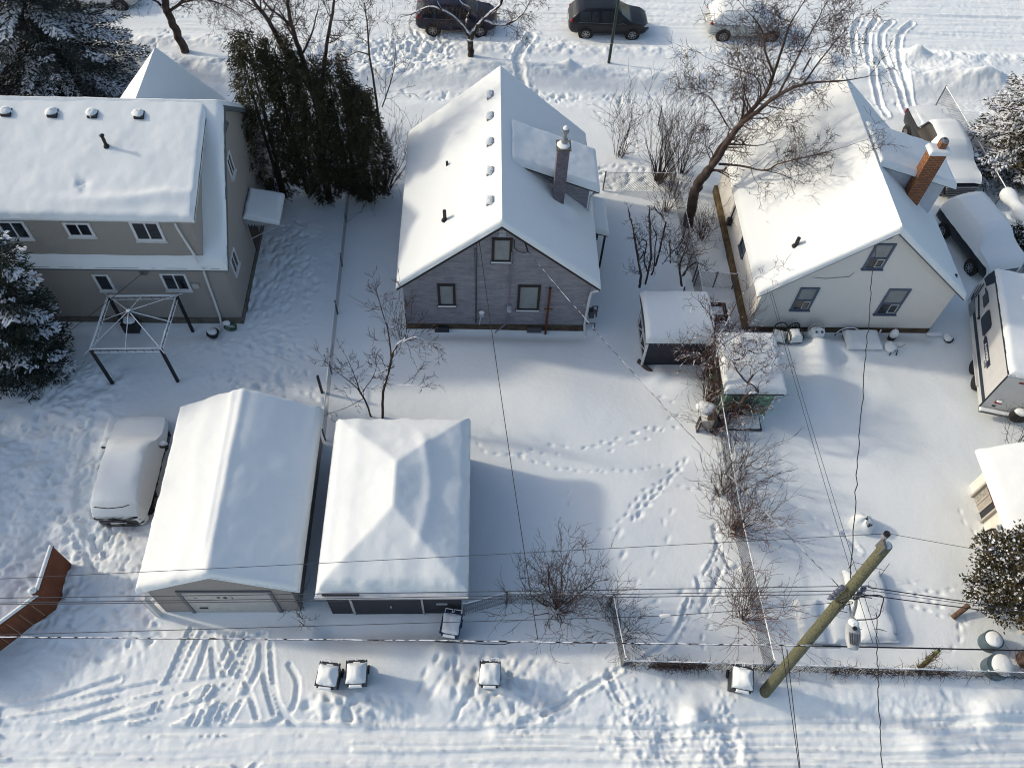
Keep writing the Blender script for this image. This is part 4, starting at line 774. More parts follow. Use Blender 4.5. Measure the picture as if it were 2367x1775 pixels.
mb = MB(); mb.box(-.20, .0, -W_, 0, .42, .52); mb.build("bumper", BLACKMETAL, tr, local=True); snow_cap("bumper_snow", tr, -.2, -.01, -W_, .0, lambda x, y: .52 + 0 * x, .07, .05, .05, 3, .01, local=True)
mb = MB(); mb.box(-.05, -.002, -.62, -.36, .95, 1.12); mb.build("tail_light", mat("red_lamp", (.25, .02, .02), rough=.3), tr, local=True); MB().blob((-.06, -.49, 1.13), .06, .15, .05, 2).build("lamp_snow", RSNOW, tr, smooth=True, local=True)
MB().box(-.03, -.002, -.5, -.38, .70, .78).build("marker_light", BLACKMETAL, tr, local=True); MB().box(-.03, -.002, -.72, -.55, 2.35, 2.42).build("marker_light", mat("red_lamp", ()), tr, local=True)
for yy in (-1.45,):
    mb = MB(); mb.lathe((-.08, yy, .62), [(.14, 0), (.30, 0), (.36, .05), (.36, .16), (.30, .22), (.14, .22)], 20, (-1, 0, 0)); st = mb.build("spare_tyre", RUBBER, tr, smooth=50, local=True)
    MB().blob((-.2, yy, .93), .17, .34, .14, 6).build("tyre_snow", RSNOW, st, smooth=True, local=True)
for k, xx in enumerate((1.35, 2.15)):
    mb = MB(); mb.lathe((xx, -.22, .32), [(.15, 0), (.27, 0), (.33, .04), (.33, .18), (.27, .22), (.15, .22)], 20, (0, 1, 0)); mb.build("wheel", RUBBER, tr, smooth=50, local=True)
MB().box(.9, 2.6, .0, .10, .62, .68).build("wheel_fender", TRM, tr, local=True)
mb = MB(); mb.box(L_ + .3, L_ + 1.4, -W_ / 2 - .05, -W_ / 2 + .05, .42, .52); mb.build("hitch", BLACKMETAL, tr, local=True)

# unseen bungalow added past the left edge so its roof shades the yard
nb = thing("unseen_bungalow", (-25.5, 14.5, 0), "unseen low bungalow added beyond the left edge to shade the yard", "house")
gable_walls(-29.5, -21.6, 11.6, 17.0, 2.9, -25.5, 5.2, STUCCO, nb); rn = lambda x, y: 5.3 - .6 * np.abs(x + 25.5) + 0 * y
nr_ = rake(-29.9, -21.2, 11.3, 17.3, -25.5, rn, .15, DARKTRIM, nb); snow_cap("roof_snow", nr_, -29.9, -21.2, 11.3, 17.3, rn, .25, .15, .15, 61, .04, crease=-25.5)
# ------------------------------------------------------------------ vehicles
def interp(tab, x):
    xs_ = [t[0] for t in tab]; return float(np.interp(x, xs_, [t[1] for t in tab]))
SUV = dict(top=[(-2.25, .88), (-2.2, 1.02), (-2.05, 1.25), (-1.8, 1.47), (-1.5, 1.57), (-.5, 1.65), (.1, 1.63), (.45, 1.53), (.85, 1.26), (1.15, 1.07), (1.35, 1.02), (1.85, .94), (2.1, .83), (2.22, .66), (2.26, .5)],
           belt=[(-2.26, 1.0), (-1.9, 1.06), (-.5, 1.0), (1.1, .95), (2.26, .95)],
           wid=[(-2.26, .62), (-2.18, .76), (-1.9, .88), (-1.2, .92), (1.2, .92), (1.75, .87), (2.05, .75), (2.26, .50)], bot=[(-2.26, .46), (-2.1, .30), (1.9, .28), (2.26, .40)], L=2.26)
def car_grid(sp, off=0.0, n=64, noise=0.0, seed=0, xr=None):
    L = sp['L']; a, b = xr if xr else (-L, L)
    xv = np.unique(np.concatenate([np.linspace(a, b, n), [max(-L, a), min(L, b)]]))
    rows = []
    for x in xv:
        t = interp(sp['top'], x) ; bl = min(interp(sp['belt'], x), t - .01); w = interp(sp['wid'], x); zb = interp(sp['bot'], x)
        wt = w - (t - bl) * .36 - .02
        pts = [(0, zb), (w * .86, zb), (w * .97, zb + .10), (w, zb + (bl - zb) * .45), (w, zb + (bl - zb) * .7), (w * .985, bl - .02), (w * .97, bl), (w * .97 + (wt - w * .97) * .5, bl + (t - bl) * .48), (wt, bl + (t - bl) * .90), (wt - .07, t - .005), (wt * .6, t + .015), (0, t + .022)]
        half = []
        for k, (y, z) in enumerate(pts):
            if off:
                ny_, nz_ = (1, 0) if k < 6 else ((.9, .35) if k < 8 else ((.5, .8) if k < 10 else (0, 1)))
                o_ = off * (1 + noise * math.sin(x * 5.1 + k * 1.7 + seed) * .5 + noise * math.sin(x * 11.3 - k * 2.3 + seed) * .3); y += ny_ * o_ * (.55 if k < 8 else 1); z += nz_ * o_
            half.append((y, z))
        rows.append([(x, y, z) for y, z in half] + [(x, -y, z) for y, z in half[-2:0:-1]])
    return xv, rows
def car_part(xv, rows, sel, cap=False, sub=0):
    n = len(rows[0]); mb = MB(); used = {}
    def vid(i, j):
        j %= n
        if (i, j) not in used: used[(i, j)] = len(mb.v); mb.v.append(rows[i][j])
        return used[(i, j)]
    for i in range(len(rows) - 1):
        xm = (xv[i] + xv[i + 1]) / 2
        for j in range(n):
            jj = j if j < 11 else 21 - j   # segment index on one side: 0..10
            if sel(xm, jj, 1 if j < 11 else -1): mb.f.append((vid(i, j), vid(i + 1, j), vid(i + 1, j + 1), vid(i, j + 1)))
    if cap:
        mb.f.append(tuple(vid(0, j) for j in range(n))); mb.f.append(tuple(vid(len(rows) - 1, j) for j in range(n))[::-1])
    return mb
TAIL = mat("red_lamp", ()); HEADL = mat("head_lamp", (.55, .57, .6), rough=.15)
RIM = mat("alloy_rim", (.32, .32, .33), rough=.35, metallic=.7)
def wheel(parent, x, y, r=.34, sgn=1, rim=RIM, steel=False):
    w = MB(); w.lathe((x, y, r), [(r * .62, -.10), (r * .95, -.11), (r, -.06), (r, .06), (r * .95, .11), (r * .62, .10)], 24, (0, sgn, 0)); wh = w.build("wheel", RUBBER, parent, smooth=40, local=True)
    m2 = MB()
    for k in range(7):
        a = 2 * math.pi * k / 7; dx, dz = math.cos(a), math.sin(a); px, pz = -dz * .028, dx * .028
        yy = y + sgn * .085
        m2.prism([(x + px, yy, r + pz), (x - px, yy, r - pz), (x + dx * r * .64 - px * .6, yy, r + dz * r * .64 - pz * .6), (x + dx * r * .64 + px * .6, yy, r + dz * r * .64 + pz * .6)], (0, sgn * .025, 0))
    m2.lathe((x, y + sgn * .075, r), [(r * .60, 0), (r * .60, .04), (r * .66, .04), (r * .66, 0)], 22, (0, sgn, 0)); m2.lathe((x, y + sgn * .08, r), [(.05, 0), (.045, .045), (.01, .05)], 10, (0, sgn, 0))
    m2.build("rim", rim, wh, local=True); return wh
def make_car(name, loc, rz, label, cat, paint, sp=SUV, group=None, glass=True, snow=None, rails=True, wb=1.31, lights=True, sc=1.0, capsnow=False):
    t = thing(name, loc, label, cat, rz=rz, group=group); t.scale = (sc, sc, sc)
    xv, rows = car_grid(sp)
    cab = lambda x: -1.92 < x < 1.0
    def isglass(x, j, s):
        if not glass: return False
        if 6 <= j <= 7 and ((-1.72 < x < -1.12) or (-1.04 < x < -.12) or (-.04 < x < .82)): return True
        if j >= 9 and (.62 < x < 1.2 or -2.1 < x < -1.9): return True
        return False
    body = car_part(xv, rows, lambda x, j, s: not isglass(x, j, s), True).build("body", paint, t, smooth=50, local=True)
    if glass:
        for a, b in ((-1.72, -1.12), (-1.04, -.12), (-.04, .82)):
            for s_ in (1, -1):
                p = car_part(xv, rows, lambda x, j, s: s == s_ and 6 <= j <= 7 and a < x < b)
                if p.f: p.build("side_window", GLASS, body, smooth=True, local=True)
        car_part(xv, rows, lambda x, j, s: j >= 9 and .62 < x < 1.2).build("windscreen", GLASS, body, smooth=True, local=True)
        car_part(xv, rows, lambda x, j, s: j >= 9 and -2.1 < x < -1.9).build("rear_window", GLASS, body, smooth=True, local=True)
    for x in (-wb, wb):
        for s_ in (1, -1):
            w_ = interp(sp['wid'], x)
            m_ = MB(); m_.lathe((x, s_ * (w_ - .12), .36), [(.42, 0), (.42, .135), (.34, .135), (.34, 0)], 24, (0, s_, 0)); m_.build("wheel_arch", BLACKMETAL, body, smooth=40, local=True)
            m_ = MB(); m_.lathe((x, s_ * (w_ - .14), .36), [(.40, 0), (.40, .144)], 24, (0, s_, 0)); m_.build("wheel_well", RUBBER, body, local=True)
            wheel(t, x, s_ * (w_ - .045), .34, s_)
    if lights:
        for s_ in (1, -1):
            m_ = MB(); m_.blob((-2.12, s_ * .74, 1.02), .10, .12, .09, 1, .1); m_.build("tail_light", TAIL, body, smooth=True, local=True)
            m_ = MB(); m_.blob((2.0, s_ * .70, .79), .17, .13, .06, 2, .05); m_.build("headlight", HEADL, body, smooth=True, local=True)
            m_ = MB(); m_.blob((.72, s_ * 1.0, 1.06), .09, .10, .07, 3, .05); m_.build("mirror", paint, body, smooth=True, local=True)
            for hx in (-.85, .1):
                m_ = MB(); m_.box(hx, hx + .16, s_ * .925 - .012, s_ * .925 + .012, .86, .89); m_.build("door_handle", BLACKMETAL, body, local=True)
            m_ = MB(); [m_.tube([(sx, s_ * .923, .42), (sx, s_ * .926, .6), (sx, s_ * .915, .93)], .006, 4) for sx in (-1.08, -.08, .92)]; m_.build("door_seam", RUBBER, body, local=True)
            m_ = MB(); m_.tube([(-1.8, s_ * .915, 1.02), (-.5, s_ * .912, .995), (.85, s_ * .912, .96)], .010, 4); m_.build("belt_trim", GREYMETAL, body, local=True)
    if rails:
        for s_ in (1, -1):
            m_ = MB(); m_.tube([(-1.5, s_ * .60, 1.63), (-1.4, s_ * .60, 1.69), (.2, s_ * .60, 1.70), (.35, s_ * .60, 1.63)], .018, 5); m_.build("roof_rail", BLACKMETAL, body, local=True)
    m_ = MB(); m_.box(-2.28, -2.20, -.28, .28, .72, .84); m_.build("number_plate", WHITE, body, local=True)
    if snow:
        off, lo, xr, seed = snow
        xv2, rows2 = car_grid(sp, off, 64, .14, seed, xr)
        car_part(xv2, rows2, lambda x, j, s: lo(x, j, s), capsnow).build("snow_cover", RSNOW, t, smooth=60, local=True)
    return t
BLUEP = mat("dark_blue_paint", (.006, .010, .030), rough=.35, spec=.35); GREYP = mat("graphite_paint", (.012, .013, .018), rough=.35, spec=.35)
SILVER = mat("silver_paint", (.36, .39, .39), rough=.35, spec=.5, var=.04, vscale=2); BLACKP = mat("black_paint", (.010, .010, .012), rough=.3, spec=.5); WHITEP = mat("white_paint", (.55, .57, .58), rough=.3)
gst = gz(-1.5, 42.9) - .02
make_car("parked_car", (-1.5, 42.98, gst), 0, "dark blue SUV parked in the street behind the forked tree", "car", BLUEP, group="cars parked along the street")
make_car("parked_car", (7.02, 42.95, gst), 0, "graphite grey SUV parked behind the street lamp post", "car", GREYP, group="cars parked along the street")
make_car("parked_car", (14.85, 43.0, gst), 0, "silver SUV with snow on its roof and windows, parked behind the big bare tree", "car", SILVER, group="cars parked along the street", wb=1.36,
         snow=(.07, lambda x, j, s: j >= 6 and x > -2.2 and not (-2.18 < x < -2.1 and j < 9), (-2.24, 2.1), 3), rails=True)
make_car("parked_car", (-21.6, 44.6, gst), 0, "white car at the top left corner behind the big spruce", "car", WHITEP, group="cars parked along the street",
         snow=(.06, lambda x, j, s: j >= 8 and x < 1.0, (-2.2, 1.0), 5), rails=False)
# the snowed-in car next to the long garage (its tail towards the alley)
g_ = gz(-13.1, 14.6)
t = make_car("snowed_in_car", (-12.62, 14.50, g_ - .28), math.radians(91), "car buried in snow beside the long beige garage, only dark streaks of its tail showing", "car", BLACKP, sc=.97,
             snow=(.17, lambda x, j, s: (j >= 3 if s > 0 else j >= 4), (-2.2, 2.30), 9), rails=False, lights=False)
mb = MB()
for q in range(9): x_ = -1.5 + q * .33; mb.tube([(x_, -1.005 - .01 * (q % 2), .62 + .05 * (q % 3)), (x_ + .15, -1.01, .70 + .06 * (q % 2)), (x_ + .3, -1.0, .66)], [.004, .028, .004], 5)
mb.build("bare_streaks", BLACKP, t, local=True)
mb = MB(); mb.tube([(-2.02, .62, 1.60), (-2.10, .1, 1.635), (-2.06, -.4, 1.66), (-1.98, -.60, 1.66)], .018, 5); mb.build("wiper_slot", RUBBER, t, local=True)
mb = MB()
for k, (z_, a_, b_, th) in enumerate(((1.05, -.75, .80, .045), (.86, -.4, .78, .025), (.90, -.82, -.1, .02), (.70, -.85, .55, .05), (.62, -.1, .7, .04), (1.22, -.3, .1, .02))):
    mb.v; mb.tube([(-2.27 + .10 * abs(y / .85) ** 2.2, y, z_ + .05 * math.sin(y * 7 + k)) for y in np.linspace(a_, b_, 12)], [th * (.4 + .6 * abs(math.sin(1.3 + y * 5 + k))) for y in np.linspace(a_, b_, 12)], 5)
mb.build("bare_streaks", BLACKP, t, local=True)
xv2, rows2 = car_grid(SUV, .05, 64, .3, 4, (-2.24, -1.9)); car_part(xv2, rows2, lambda x, j, s: j >= 2).build("tail_snow", RSNOW, t, smooth=60, local=True)
for s_, y_ in ((1, 1.06), (-1, -1.08)):
    m_ = MB(); m_.blob((.78, y_, 1.16), .10, .17, .11, 3, .05); m_.build("mirror_snow", RSNOW, t, smooth=True, local=True); m_ = MB(); m_.box(.66, .70, y_ - .13, y_ + .13, 1.02, 1.14); m_.build("mirror", BLACKP, t, local=True)
# pickup truck and snow-covered SUV between the cream house and the wire fence
PICK = dict(top=[(-2.85, 1.0), (-2.8, 1.16), (-1.15, 1.18), (-1.05, 1.5), (-.95, 1.80), (-.6, 1.88), (.6, 1.86), (.85, 1.75), (1.35, 1.22), (1.6, 1.18), (2.5, 1.12), (2.75, 1.0), (2.84, .7)],
            belt=[(-2.85, 1.1), (2.85, 1.1)], wid=[(-2.85, .88), (-2.6, .96), (2.3, .96), (2.7, .84), (2.85, .7)], bot=[(-2.85, .55), (-2.5, .42), (2.5, .40), (2.85, .5)], L=2.85)
t = make_car("pickup_truck", (22.55, 32.0, gz(22.5, 32) - .05), math.radians(-88), "black pickup truck with snow-filled bed and roof, between the cream house and the wire fence", "truck", BLACKP, sp=PICK, glass=False, rails=False, lights=False, wb=1.85,
             snow=(.15, lambda x, j, s: j >= 8 or (x > 1.0 and j >= 6) or (x > .2 and j >= 7), (-2.8, 2.72), 2))
snow_cap("bed_snow", t, -2.7, -1.2, -.82, .82, lambda x, y: 1.14 + 0 * x, .2, .15, .08, 2, .05, local=True)
mb = MB(); [mb.box(2.78 + .02 * (k % 2), 2.86, -.8 + .05 * k, .8 - .04 * k, .98 - k * .13, 1.02 - k * .13) for k in range(5)]; mb.build("grille", mat("chrome", (.4, .4, .4), rough=.3, metallic=.6), t, local=True)
for s_ in (1, -1):
    m_ = MB(); m_.box(-2.88, -2.8, s_ * .86 - .06, s_ * .86 + .06, .85, 1.1); m_.build("tail_light", TAIL, t, local=True)
    m_ = MB(); m_.blob((1.0, s_ * 1.18, 1.25), .09, .14, .13, 3, .05); m_.build("mirror", BLACKP, t, smooth=True, local=True); m_ = MB(); m_.blob((1.0, s_ * 1.18, 1.36), .11, .16, .07, 3, .05); m_.build("mirror_snow", RSNOW, t, smooth=True, local=True)
BOXY = dict(top=[(-2.25, 1.0), (-2.2, 1.4), (-2.05, 1.66), (-1.8, 1.76), (.2, 1.78), (.6, 1.66), (1.0, 1.32), (1.25, 1.18), (1.9, 1.14), (2.15, 1.02), (2.25, .8)],
            belt=[(-2.25, 1.05), (2.25, 1.05)], wid=[(-2.25, .84), (-2.1, .92), (2.0, .92), (2.2, .84), (2.25, .8)], bot=[(-2.25, .42), (2.25, .40)], L=2.25)
t = make_car("snowed_in_suv", (22.5, 26.1, gz(22.6, 26) - .05), math.radians(-76), "SUV under a thick snow blanket with one black side bare, near the trailer", "car", BLACKP, sp=BOXY, capsnow=True, glass=False, rails=False, lights=False, sc=1.0,
             snow=(.17, lambda x, j, s: j >= (5 if s < 0 else 2), (-2.25, 2.25), 6)); t.scale = (.88, 1.0, 1.06)

# ------------------------------------------------------------------ wheelie bins
BIN = mat("bin_grey", (.030, .033, .040), rough=.6); BINB = mat("bin_blue", (.02, .04, .10), rough=.6)
def make_bin(x, y, rz, label, m, thick=.16, seed=0):
    t = thing("wheelie_bin", (x, y, gz(x, y) - .08), label, "bin", rz=math.radians(rz), group="wheelie bins along the alley")
    mb = MB(); b0 = [(-.24, -.22), (.24, -.22), (.24, .26), (-.24, .26)]; b1 = [(-.30, -.36), (.30, -.36), (.30, .34), (-.30, .34)]
    vs = [(a, b, .04) for a, b in b0] + [(a, b, .98) for a, b in b1] + [(a * 1.06, b * 1.05, .98) for a, b in b1] + [(a * 1.06, b * 1.05, 1.02) for a, b in b1]
    mb.add(vs, [(3, 2, 1, 0), (0, 1, 5, 4), (1, 2, 6, 5), (2, 3, 7, 6), (3, 0, 4, 7), (4, 5, 9, 8), (5, 6, 10, 9), (6, 7, 11, 10), (7, 4, 8, 11), (8, 9, 13, 12), (9, 10, 14, 13), (10, 11, 15, 14), (11, 8, 12, 15), (12, 13, 14, 15)])
    mb.build("body", m, t, local=True)
    mb = MB(); mb.prism([(-.33, -.38, 1.025), (.33, -.38, 1.025), (.33, .30, 1.04), (.33, .22, 1.10), (-.33, .22, 1.10), (-.33, .30, 1.04)][:2] + [(.33, .36, 1.03), (-.33, .36, 1.03)], (0, 0, .03)); mb.box(-.26, .26, -.44, -.38, 1.0, 1.04); lid = mb.build("lid", m, t, local=True)
    snow_cap("lid_snow", lid, -.325, .325, -.37, .30, lambda a, b: 1.055 - .02 * np.abs(a) * 2 + .03 * b, thick * 1.1, .24, .03, seed, .07, local=True, extra=lambda X, Y: .035 * np.exp(-((X - .12 + .05 * seed % 3) / .09) ** 2) * np.sin(Y * 6 + seed) - .05 * (np.abs(X) / .3) ** 4)
    mb = MB(); mb.tube([(-.27, .33, 1.06), (-.26, .44, 1.08), (-.03, .44, 1.08), (-.02, .34, 1.06)], .016, 5); mb.tube([(.27, .33, 1.06), (.26, .44, 1.08), (.03, .44, 1.08), (.02, .34, 1.06)], .016, 5); mb.build("handle", snowy_mat("bin_handle", (.03, .03, .035), .0), t, local=True)
    for s_ in (-1, 1):
        w = MB(); w.lathe((s_ * .27, .30, .14), [(.05, -.03), (.14, -.03), (.14, .03), (.05, .03)], 14, (1, 0, 0)); w.build("wheel", RUBBER, t, local=True)
    mb = MB(); mb.obox((-.24, -.37, .86), (1, 0, 0), (0, -1, 0), 0, .48, 0, .09, 0, .03); mb.build("lift_bar", m, t, local=True); snow_cap("bar_snow", t, -.2, .2, -.47, -.385, lambda a, b: 1.035 + 0 * a, .05, .03, .02, 1, 0, local=True)
make_bin(-4.68, 6.95, -7, "left wheelie bin of the touching pair on the alley edge, lid snow tilted", BIN, .15, 1)
make_bin(-3.82, 7.02, 2, "right wheelie bin of the touching pair, casting a long shadow over the snow", BIN, .17, 2)
make_bin(.33, 6.95, -2, "wheelie bin standing alone among footprints between garage and alley", BIN, .17, 3)
make_bin(-.92, 8.62, -9, "blue wheelie bin by the corner of the charcoal garage", BINB, .09, 4)
make_bin(8.25, 6.75, -12, "wheelie bin with a tall snow cap beside the foot of the utility pole", BIN, .26, 5)
# ------------------------------------------------------------------ wires, pole, lamp posts
POLE = mat("pole_wood", (.075, .078, .045), rough=.9, bump=.9, bscale=26, color2=(.145, .145, .090), vscale=18)
WIRE = mat("wire_black", (.015, .015, .017), rough=.6); WIREG = mat("wire_grey", (.06, .065, .075), rough=.5); SWIRE = snowy_mat("wire_snowy", (.02, .02, .022), .80, nscale=5, amount=.9)
pb = Vector((9.17, 6.51, -.1)); ptp = Vector((9.53, 7.58, 9.58)); PX = lambda z: pb + (ptp - pb) * ((z + .1) / 9.68)
up_ = thing("utility_pole", (9.17, 6.51, 0), "tall greenish wooden utility pole with a lamp arm and cable rack", "utility pole")
mb = MB(); mb.tube([PX(-.1 + 9.68 * k / 12) for k in range(13)], [.185 - .004 * k for k in range(13)], 20); pl = mb.build("pole", POLE, up_, smooth=50)
mb = MB(); mb.lathe(tuple(ptp + Vector((0, 0, .005))), [(.115, 0), (.11, .012), (.02, .016)], 16); mb.build("top_snow", RSNOW, up_, smooth=True)
MB().box(9.40, 9.46, 7.45, 7.70, 9.30, 9.72).build('top_bracket', mat('bracket_grey', (.10, .10, .10)), up_); mb = MB(); mb.lathe((9.44, 7.72, 9.72), [(.05, 0), (.08, .03), (.08, .10), (.05, .12), (.05, .15)], 14); MB().lathe((9.44, 7.72, 9.88), [(.045, 0), (.078, .0), (.078, .05), (.045, .05)], 16).build('insulator_cap', BLACKMETAL, up_, smooth=40); mb.build("top_insulator", mat("porcelain", (.22, .22, .23), rough=.3, var=.2), up_, smooth=40)
mb = MB()
for k in range(4): c = PX(6.85 + .22 * k) + Vector((-.30, .02 - .02 * k, .0)); mb.lathe(tuple(c), [(.05, -.09), (.07, -.03), (.045, 0), (.07, .03), (.05, .09)], 10)
for k in range(3): c = PX(6.85 + .25 * k) + Vector((.34, .0, .0)); mb.lathe(tuple(c), [(.05, -.09), (.07, -.03), (.045, 0), (.07, .03), (.05, .09)], 10)
mb.build("insulators", mat("porcelain_dark", (.10, .11, .16), rough=.3), up_, smooth=40)
mb = MB()
for z_ in (6.8, 7.0, 7.25, 7.5): a = PX(z_); mb.tube([tuple(a + Vector((-.40, 0, 0))), tuple(a + Vector((.45, 0, 0)))], .022, 5)
mb.build("cable_rack", GREYMETAL, up_)
lh = at(*z9(1120, 775), 7.75)
mb = MB(); a0 = PX(7.35) + Vector((.10, -.16, 0)); a1 = at(*z9(1115, 690), 7.85); mb.tube(smooth_path([a0, (a0 + a1) / 2 + Vector((.0, 0, .12)), a1], 4), .042, 8); arm = mb.build("lamp_arm", GREYMETAL, up_, smooth=50)
mb = MB(); dv = (lh - at(*z9(1120, 705), 7.75)); ln = dv.length; dv.normalize()
c0 = at(*z9(1118, 700), 7.75)
ring = []
for k, (s_, w_) in enumerate(((0, .07), (.1, .14), (.3, .19), (.55, .19), (.78, .12))): ring.append((c0 + dv * (s_ * 1.0), w_))
sd2 = dv.cross(Vector((0, 0, 1))).normalized()
b = 0
for c, w_ in ring: mb.v += [tuple(c + sd2 * (w_ * math.cos(a)) + Vector((0, 0, w_ * .55 * math.sin(a)))) for a in [2 * math.pi * i / 12 for i in range(12)]]
for i in range(len(ring) - 1):
    for k in range(12): mb.f.append((i * 12 + k, i * 12 + (k + 1) % 12, (i + 1) * 12 + (k + 1) % 12, (i + 1) * 12 + k))
mb.f.append(tuple(range(12))[::-1]); mb.f.append(tuple(range(48, 60)))
hd = mb.build("lamp_head", mat("lamp_grey", (.33, .36, .38), rough=.4), arm, smooth=40)
mb = MB(); [mb.tube([tuple(c0 + dv * .42 + sd2 * q + Vector((0, 0, .115))), tuple(c0 + dv * .70 + sd2 * q * .8 + Vector((0, 0, .095)))], .012, 4) for q in (-.12, -.06, 0, .06, .12)]; mb.build("lamp_fins", BLACKMETAL, hd)
MB().blob(tuple(c0 + dv * .16 + Vector((0, 0, .07))), .13, .13, .07, 3).build("lamp_snow", RSNOW, hd, smooth=True)
MB().lathe(tuple(c0 + dv * .3 + Vector((0, 0, .10))), [(.05, 0), (.05, .05)], 12).build("photocell", BLACKMETAL, hd)
mb = MB()
for k in range(4):
    a = PX(7.3) + Vector((RNG.uniform(-.5, .3), -.2, RNG.uniform(-.4, .3))); q = [a]
    for j in range(5): q.append(q[-1] + Vector((RNG.uniform(-.25, .35), RNG.uniform(-.12, .05), RNG.uniform(-.3, .2))))
    mb.tube(smooth_path(q, 4), .012, 4)
lo = PX(7.3); mb.tube(smooth_path([lo + Vector((.2, -.2, .1)), lo + Vector((.75, -.2, .1)), lo + Vector((.95, -.3, -.5)), lo + Vector((.85, -.5, -.7)), c0 + dv * .05], 6), .016, 5)
mb.build("jumper_cables", WIRE, up_)
mb = MB(); c = PX(4.35); mb.tube([tuple(c + Vector((-.15, -.2, 0))), tuple(c + Vector((.3, -.22, 0)))], .03, 5); mb.build("cable_clamp", GREYMETAL, up_)
cb = at(*z9(955, 875), 4.3); mb = MB(); mb.tube([tuple(cb + Vector((-.35, 0, -.03))), tuple(cb + Vector((.38, 0, -.05)))], .07, 10); mb.build("splice_case", mat("splice_grey", (.38, .40, .40), rough=.6), up_, smooth=50)
def wire(label, pts, r=.010, sag=0.0, m=WIREG, n=24, wob=0.0, seed=0, name="power_line", cat="wire", sides=4, group=None):
    """pts: world points, straight spans with sag between them"""
    out = []; rg = random.Random(seed)
    for a, b in zip(pts[:-1], pts[1:]):
        a = Vector(a); b = Vector(b)
        for k in range(n):
            t = k / n; p = a.lerp(b, t); p.z -= sag * 4 * t * (1 - t)
            if wob: p += Vector((rg.uniform(-wob, wob), rg.uniform(-wob, wob), rg.uniform(-wob, wob)))
            out.append(p)
    out.append(Vector(pts[-1])); mb = MB(); mb.tube(out, r, sides); o = mb.build(name, m, None, smooth=True); tag(o, label, cat, group); return o
def far_pt(a, b, k):   # carry a span on beyond its second point
    a = Vector(a); b = Vector(b); return b + (b - a) * k
ti = (9.44, 7.70, 9.98)
A = at(0, 1333, 9.6); wire("thin top wire running left from the pole top over both garages", [far_pt(ti, A, .6), ti], .007, .12)
A = at(2280, 1271, 9.6); wire("thin top wire running right from the pole top to the evergreen", [ti, far_pt(ti, A, 1.5)], .007, .05)
for k, (v0, v1, zz, lb) in enumerate(((1380, 1374, 7.5, "upper"), (1391, 1384, 7.25, "middle"), (1395, 1391, 7.05, "lower"))):
    a = PX(zz) + Vector((-.38, 0, 0)); A = at(0, v0, zz); wire(f"{lb} of the three close wires going left from the cable rack past the garage doors", [far_pt(a, A, .5), a], .010, .06)
for k, (v1, zz, lb, m_, r_) in enumerate(((1408, 7.45, "upper thick", WIRE, .014), (1412, 7.3, "thin middle", WIREG, .008), (1420, 7.05, "lower thick", WIRE, .014))):
    a = PX(zz) + Vector((.42, 0, 0)); A = at(2367, v1, zz); wire(f"{lb} wire of the three going right from the cable rack into the evergreen", [a, far_pt(a, A, 1.2)], r_, .05, m_)
a = PX(6.55) + Vector((-.2, 0, 0)); A = at(0, 1466, 6.3); B = at(1538, 1423, 6.5); wire("single wire with a small white splice, running left from the pole below the cable rack", [far_pt(B, A, .4), B, a], .009, .03)
mb = MB(); mb.lathe(tuple(B + Vector((-.16, 0, 0))), [(.01, 0), (.05, .05), (.055, .28), (.02, .31)], 10, (1, 0, 0)); tag(mb.build("wire_splice", WHITE, None, smooth=40), "small white splice box hanging on a wire above the yard tracks", "splice")
c1 = PX(4.35) + Vector((0, -.22, 0)); L0 = at(0, 1472, 4.6); L1 = at(1000, 1480, 4.45); R1 = at(2367, 1503, 4.3)
wire("thick snow-dusted cable crossing the whole picture, left of the utility pole", [far_pt(c1, L0, .4), L0, L1, c1], .022, .0, SWIRE, 60, .006, 3, name="telephone_cable", cat="cable", sides=8)
wire("thick dark cable running right from the utility pole above the alley fence", [c1, far_pt(c1, R1, .6)], .022, .0, WIRE, 40, .004, 4, name="telephone_cable", cat="cable", sides=6)
lp = [L1 + Vector((0, -.02, 0)), at(1150, 1489, 4.4), at(1195, 1484, 4.42), c1.lerp(L1, .6)]
wire("slack second cable lashed under the thick cable near the garden shrubs", [tuple(q) for q in smooth_path(lp, 6)], .013, 0, WIRE, 2, name="telephone_cable", cat="cable")
def drop(label, p, q, r=.012, sag=.25, wob=0.0, m=WIRE, seed=1): return wire(label, [p, q], r, sag, m, 46, wob, seed, name="service_wire", cat="wire")
eH2 = aty(*z5(1218, 5), 21.15); drop("twisted frosty service wire from the mauve gable down to the pole", eH2, PX(7.45) + Vector((-.35, .05, 0)), .012, .35, .012, SWIRE, 5)
ea = aty(1107, 552, 21.2); eb = at(1243, 1477, 4.42); drop("dark wire from the mauve gable to the thick cable, left of the shrub", ea, eb, .012, .30)
drop("thinner twin of the dark wire down the mauve gable", ea + Vector((-.1, 0, 0)), (ea + Vector((-.02, -.1, -1.4))), .008, .02)
for k, (pu, pv, su) in enumerate(((z6(583, 250), z9(1245, 858), "left"), (z6(600, 262), z9(1287, 860), "right"))):
    drop(f"{su} one of the two straight wires from the cream house corner to the thick cable", aty(*pu, 21.15), at(*pv, 4.3), .009, .10)
p0 = aty(*z3(1262, 1560), 21.1); q0 = PX(7.6) + Vector((-.05, .15, 0)); drop("crinkled black wire from the cream house gable straight down to the pole rack", p0, q0, .014, .15, .030, WIRE, 8)
mb = MB(); mb.tube(smooth_path([p0, p0 + Vector((.1, .0, .25)), p0 + Vector((.5, 0, .35)), p0 + Vector((.3, 0, .2)), p0 + Vector((.0, 0, .15))], 5), .012, 4); mb.build("wall_cable_loop", WIRE, h3)
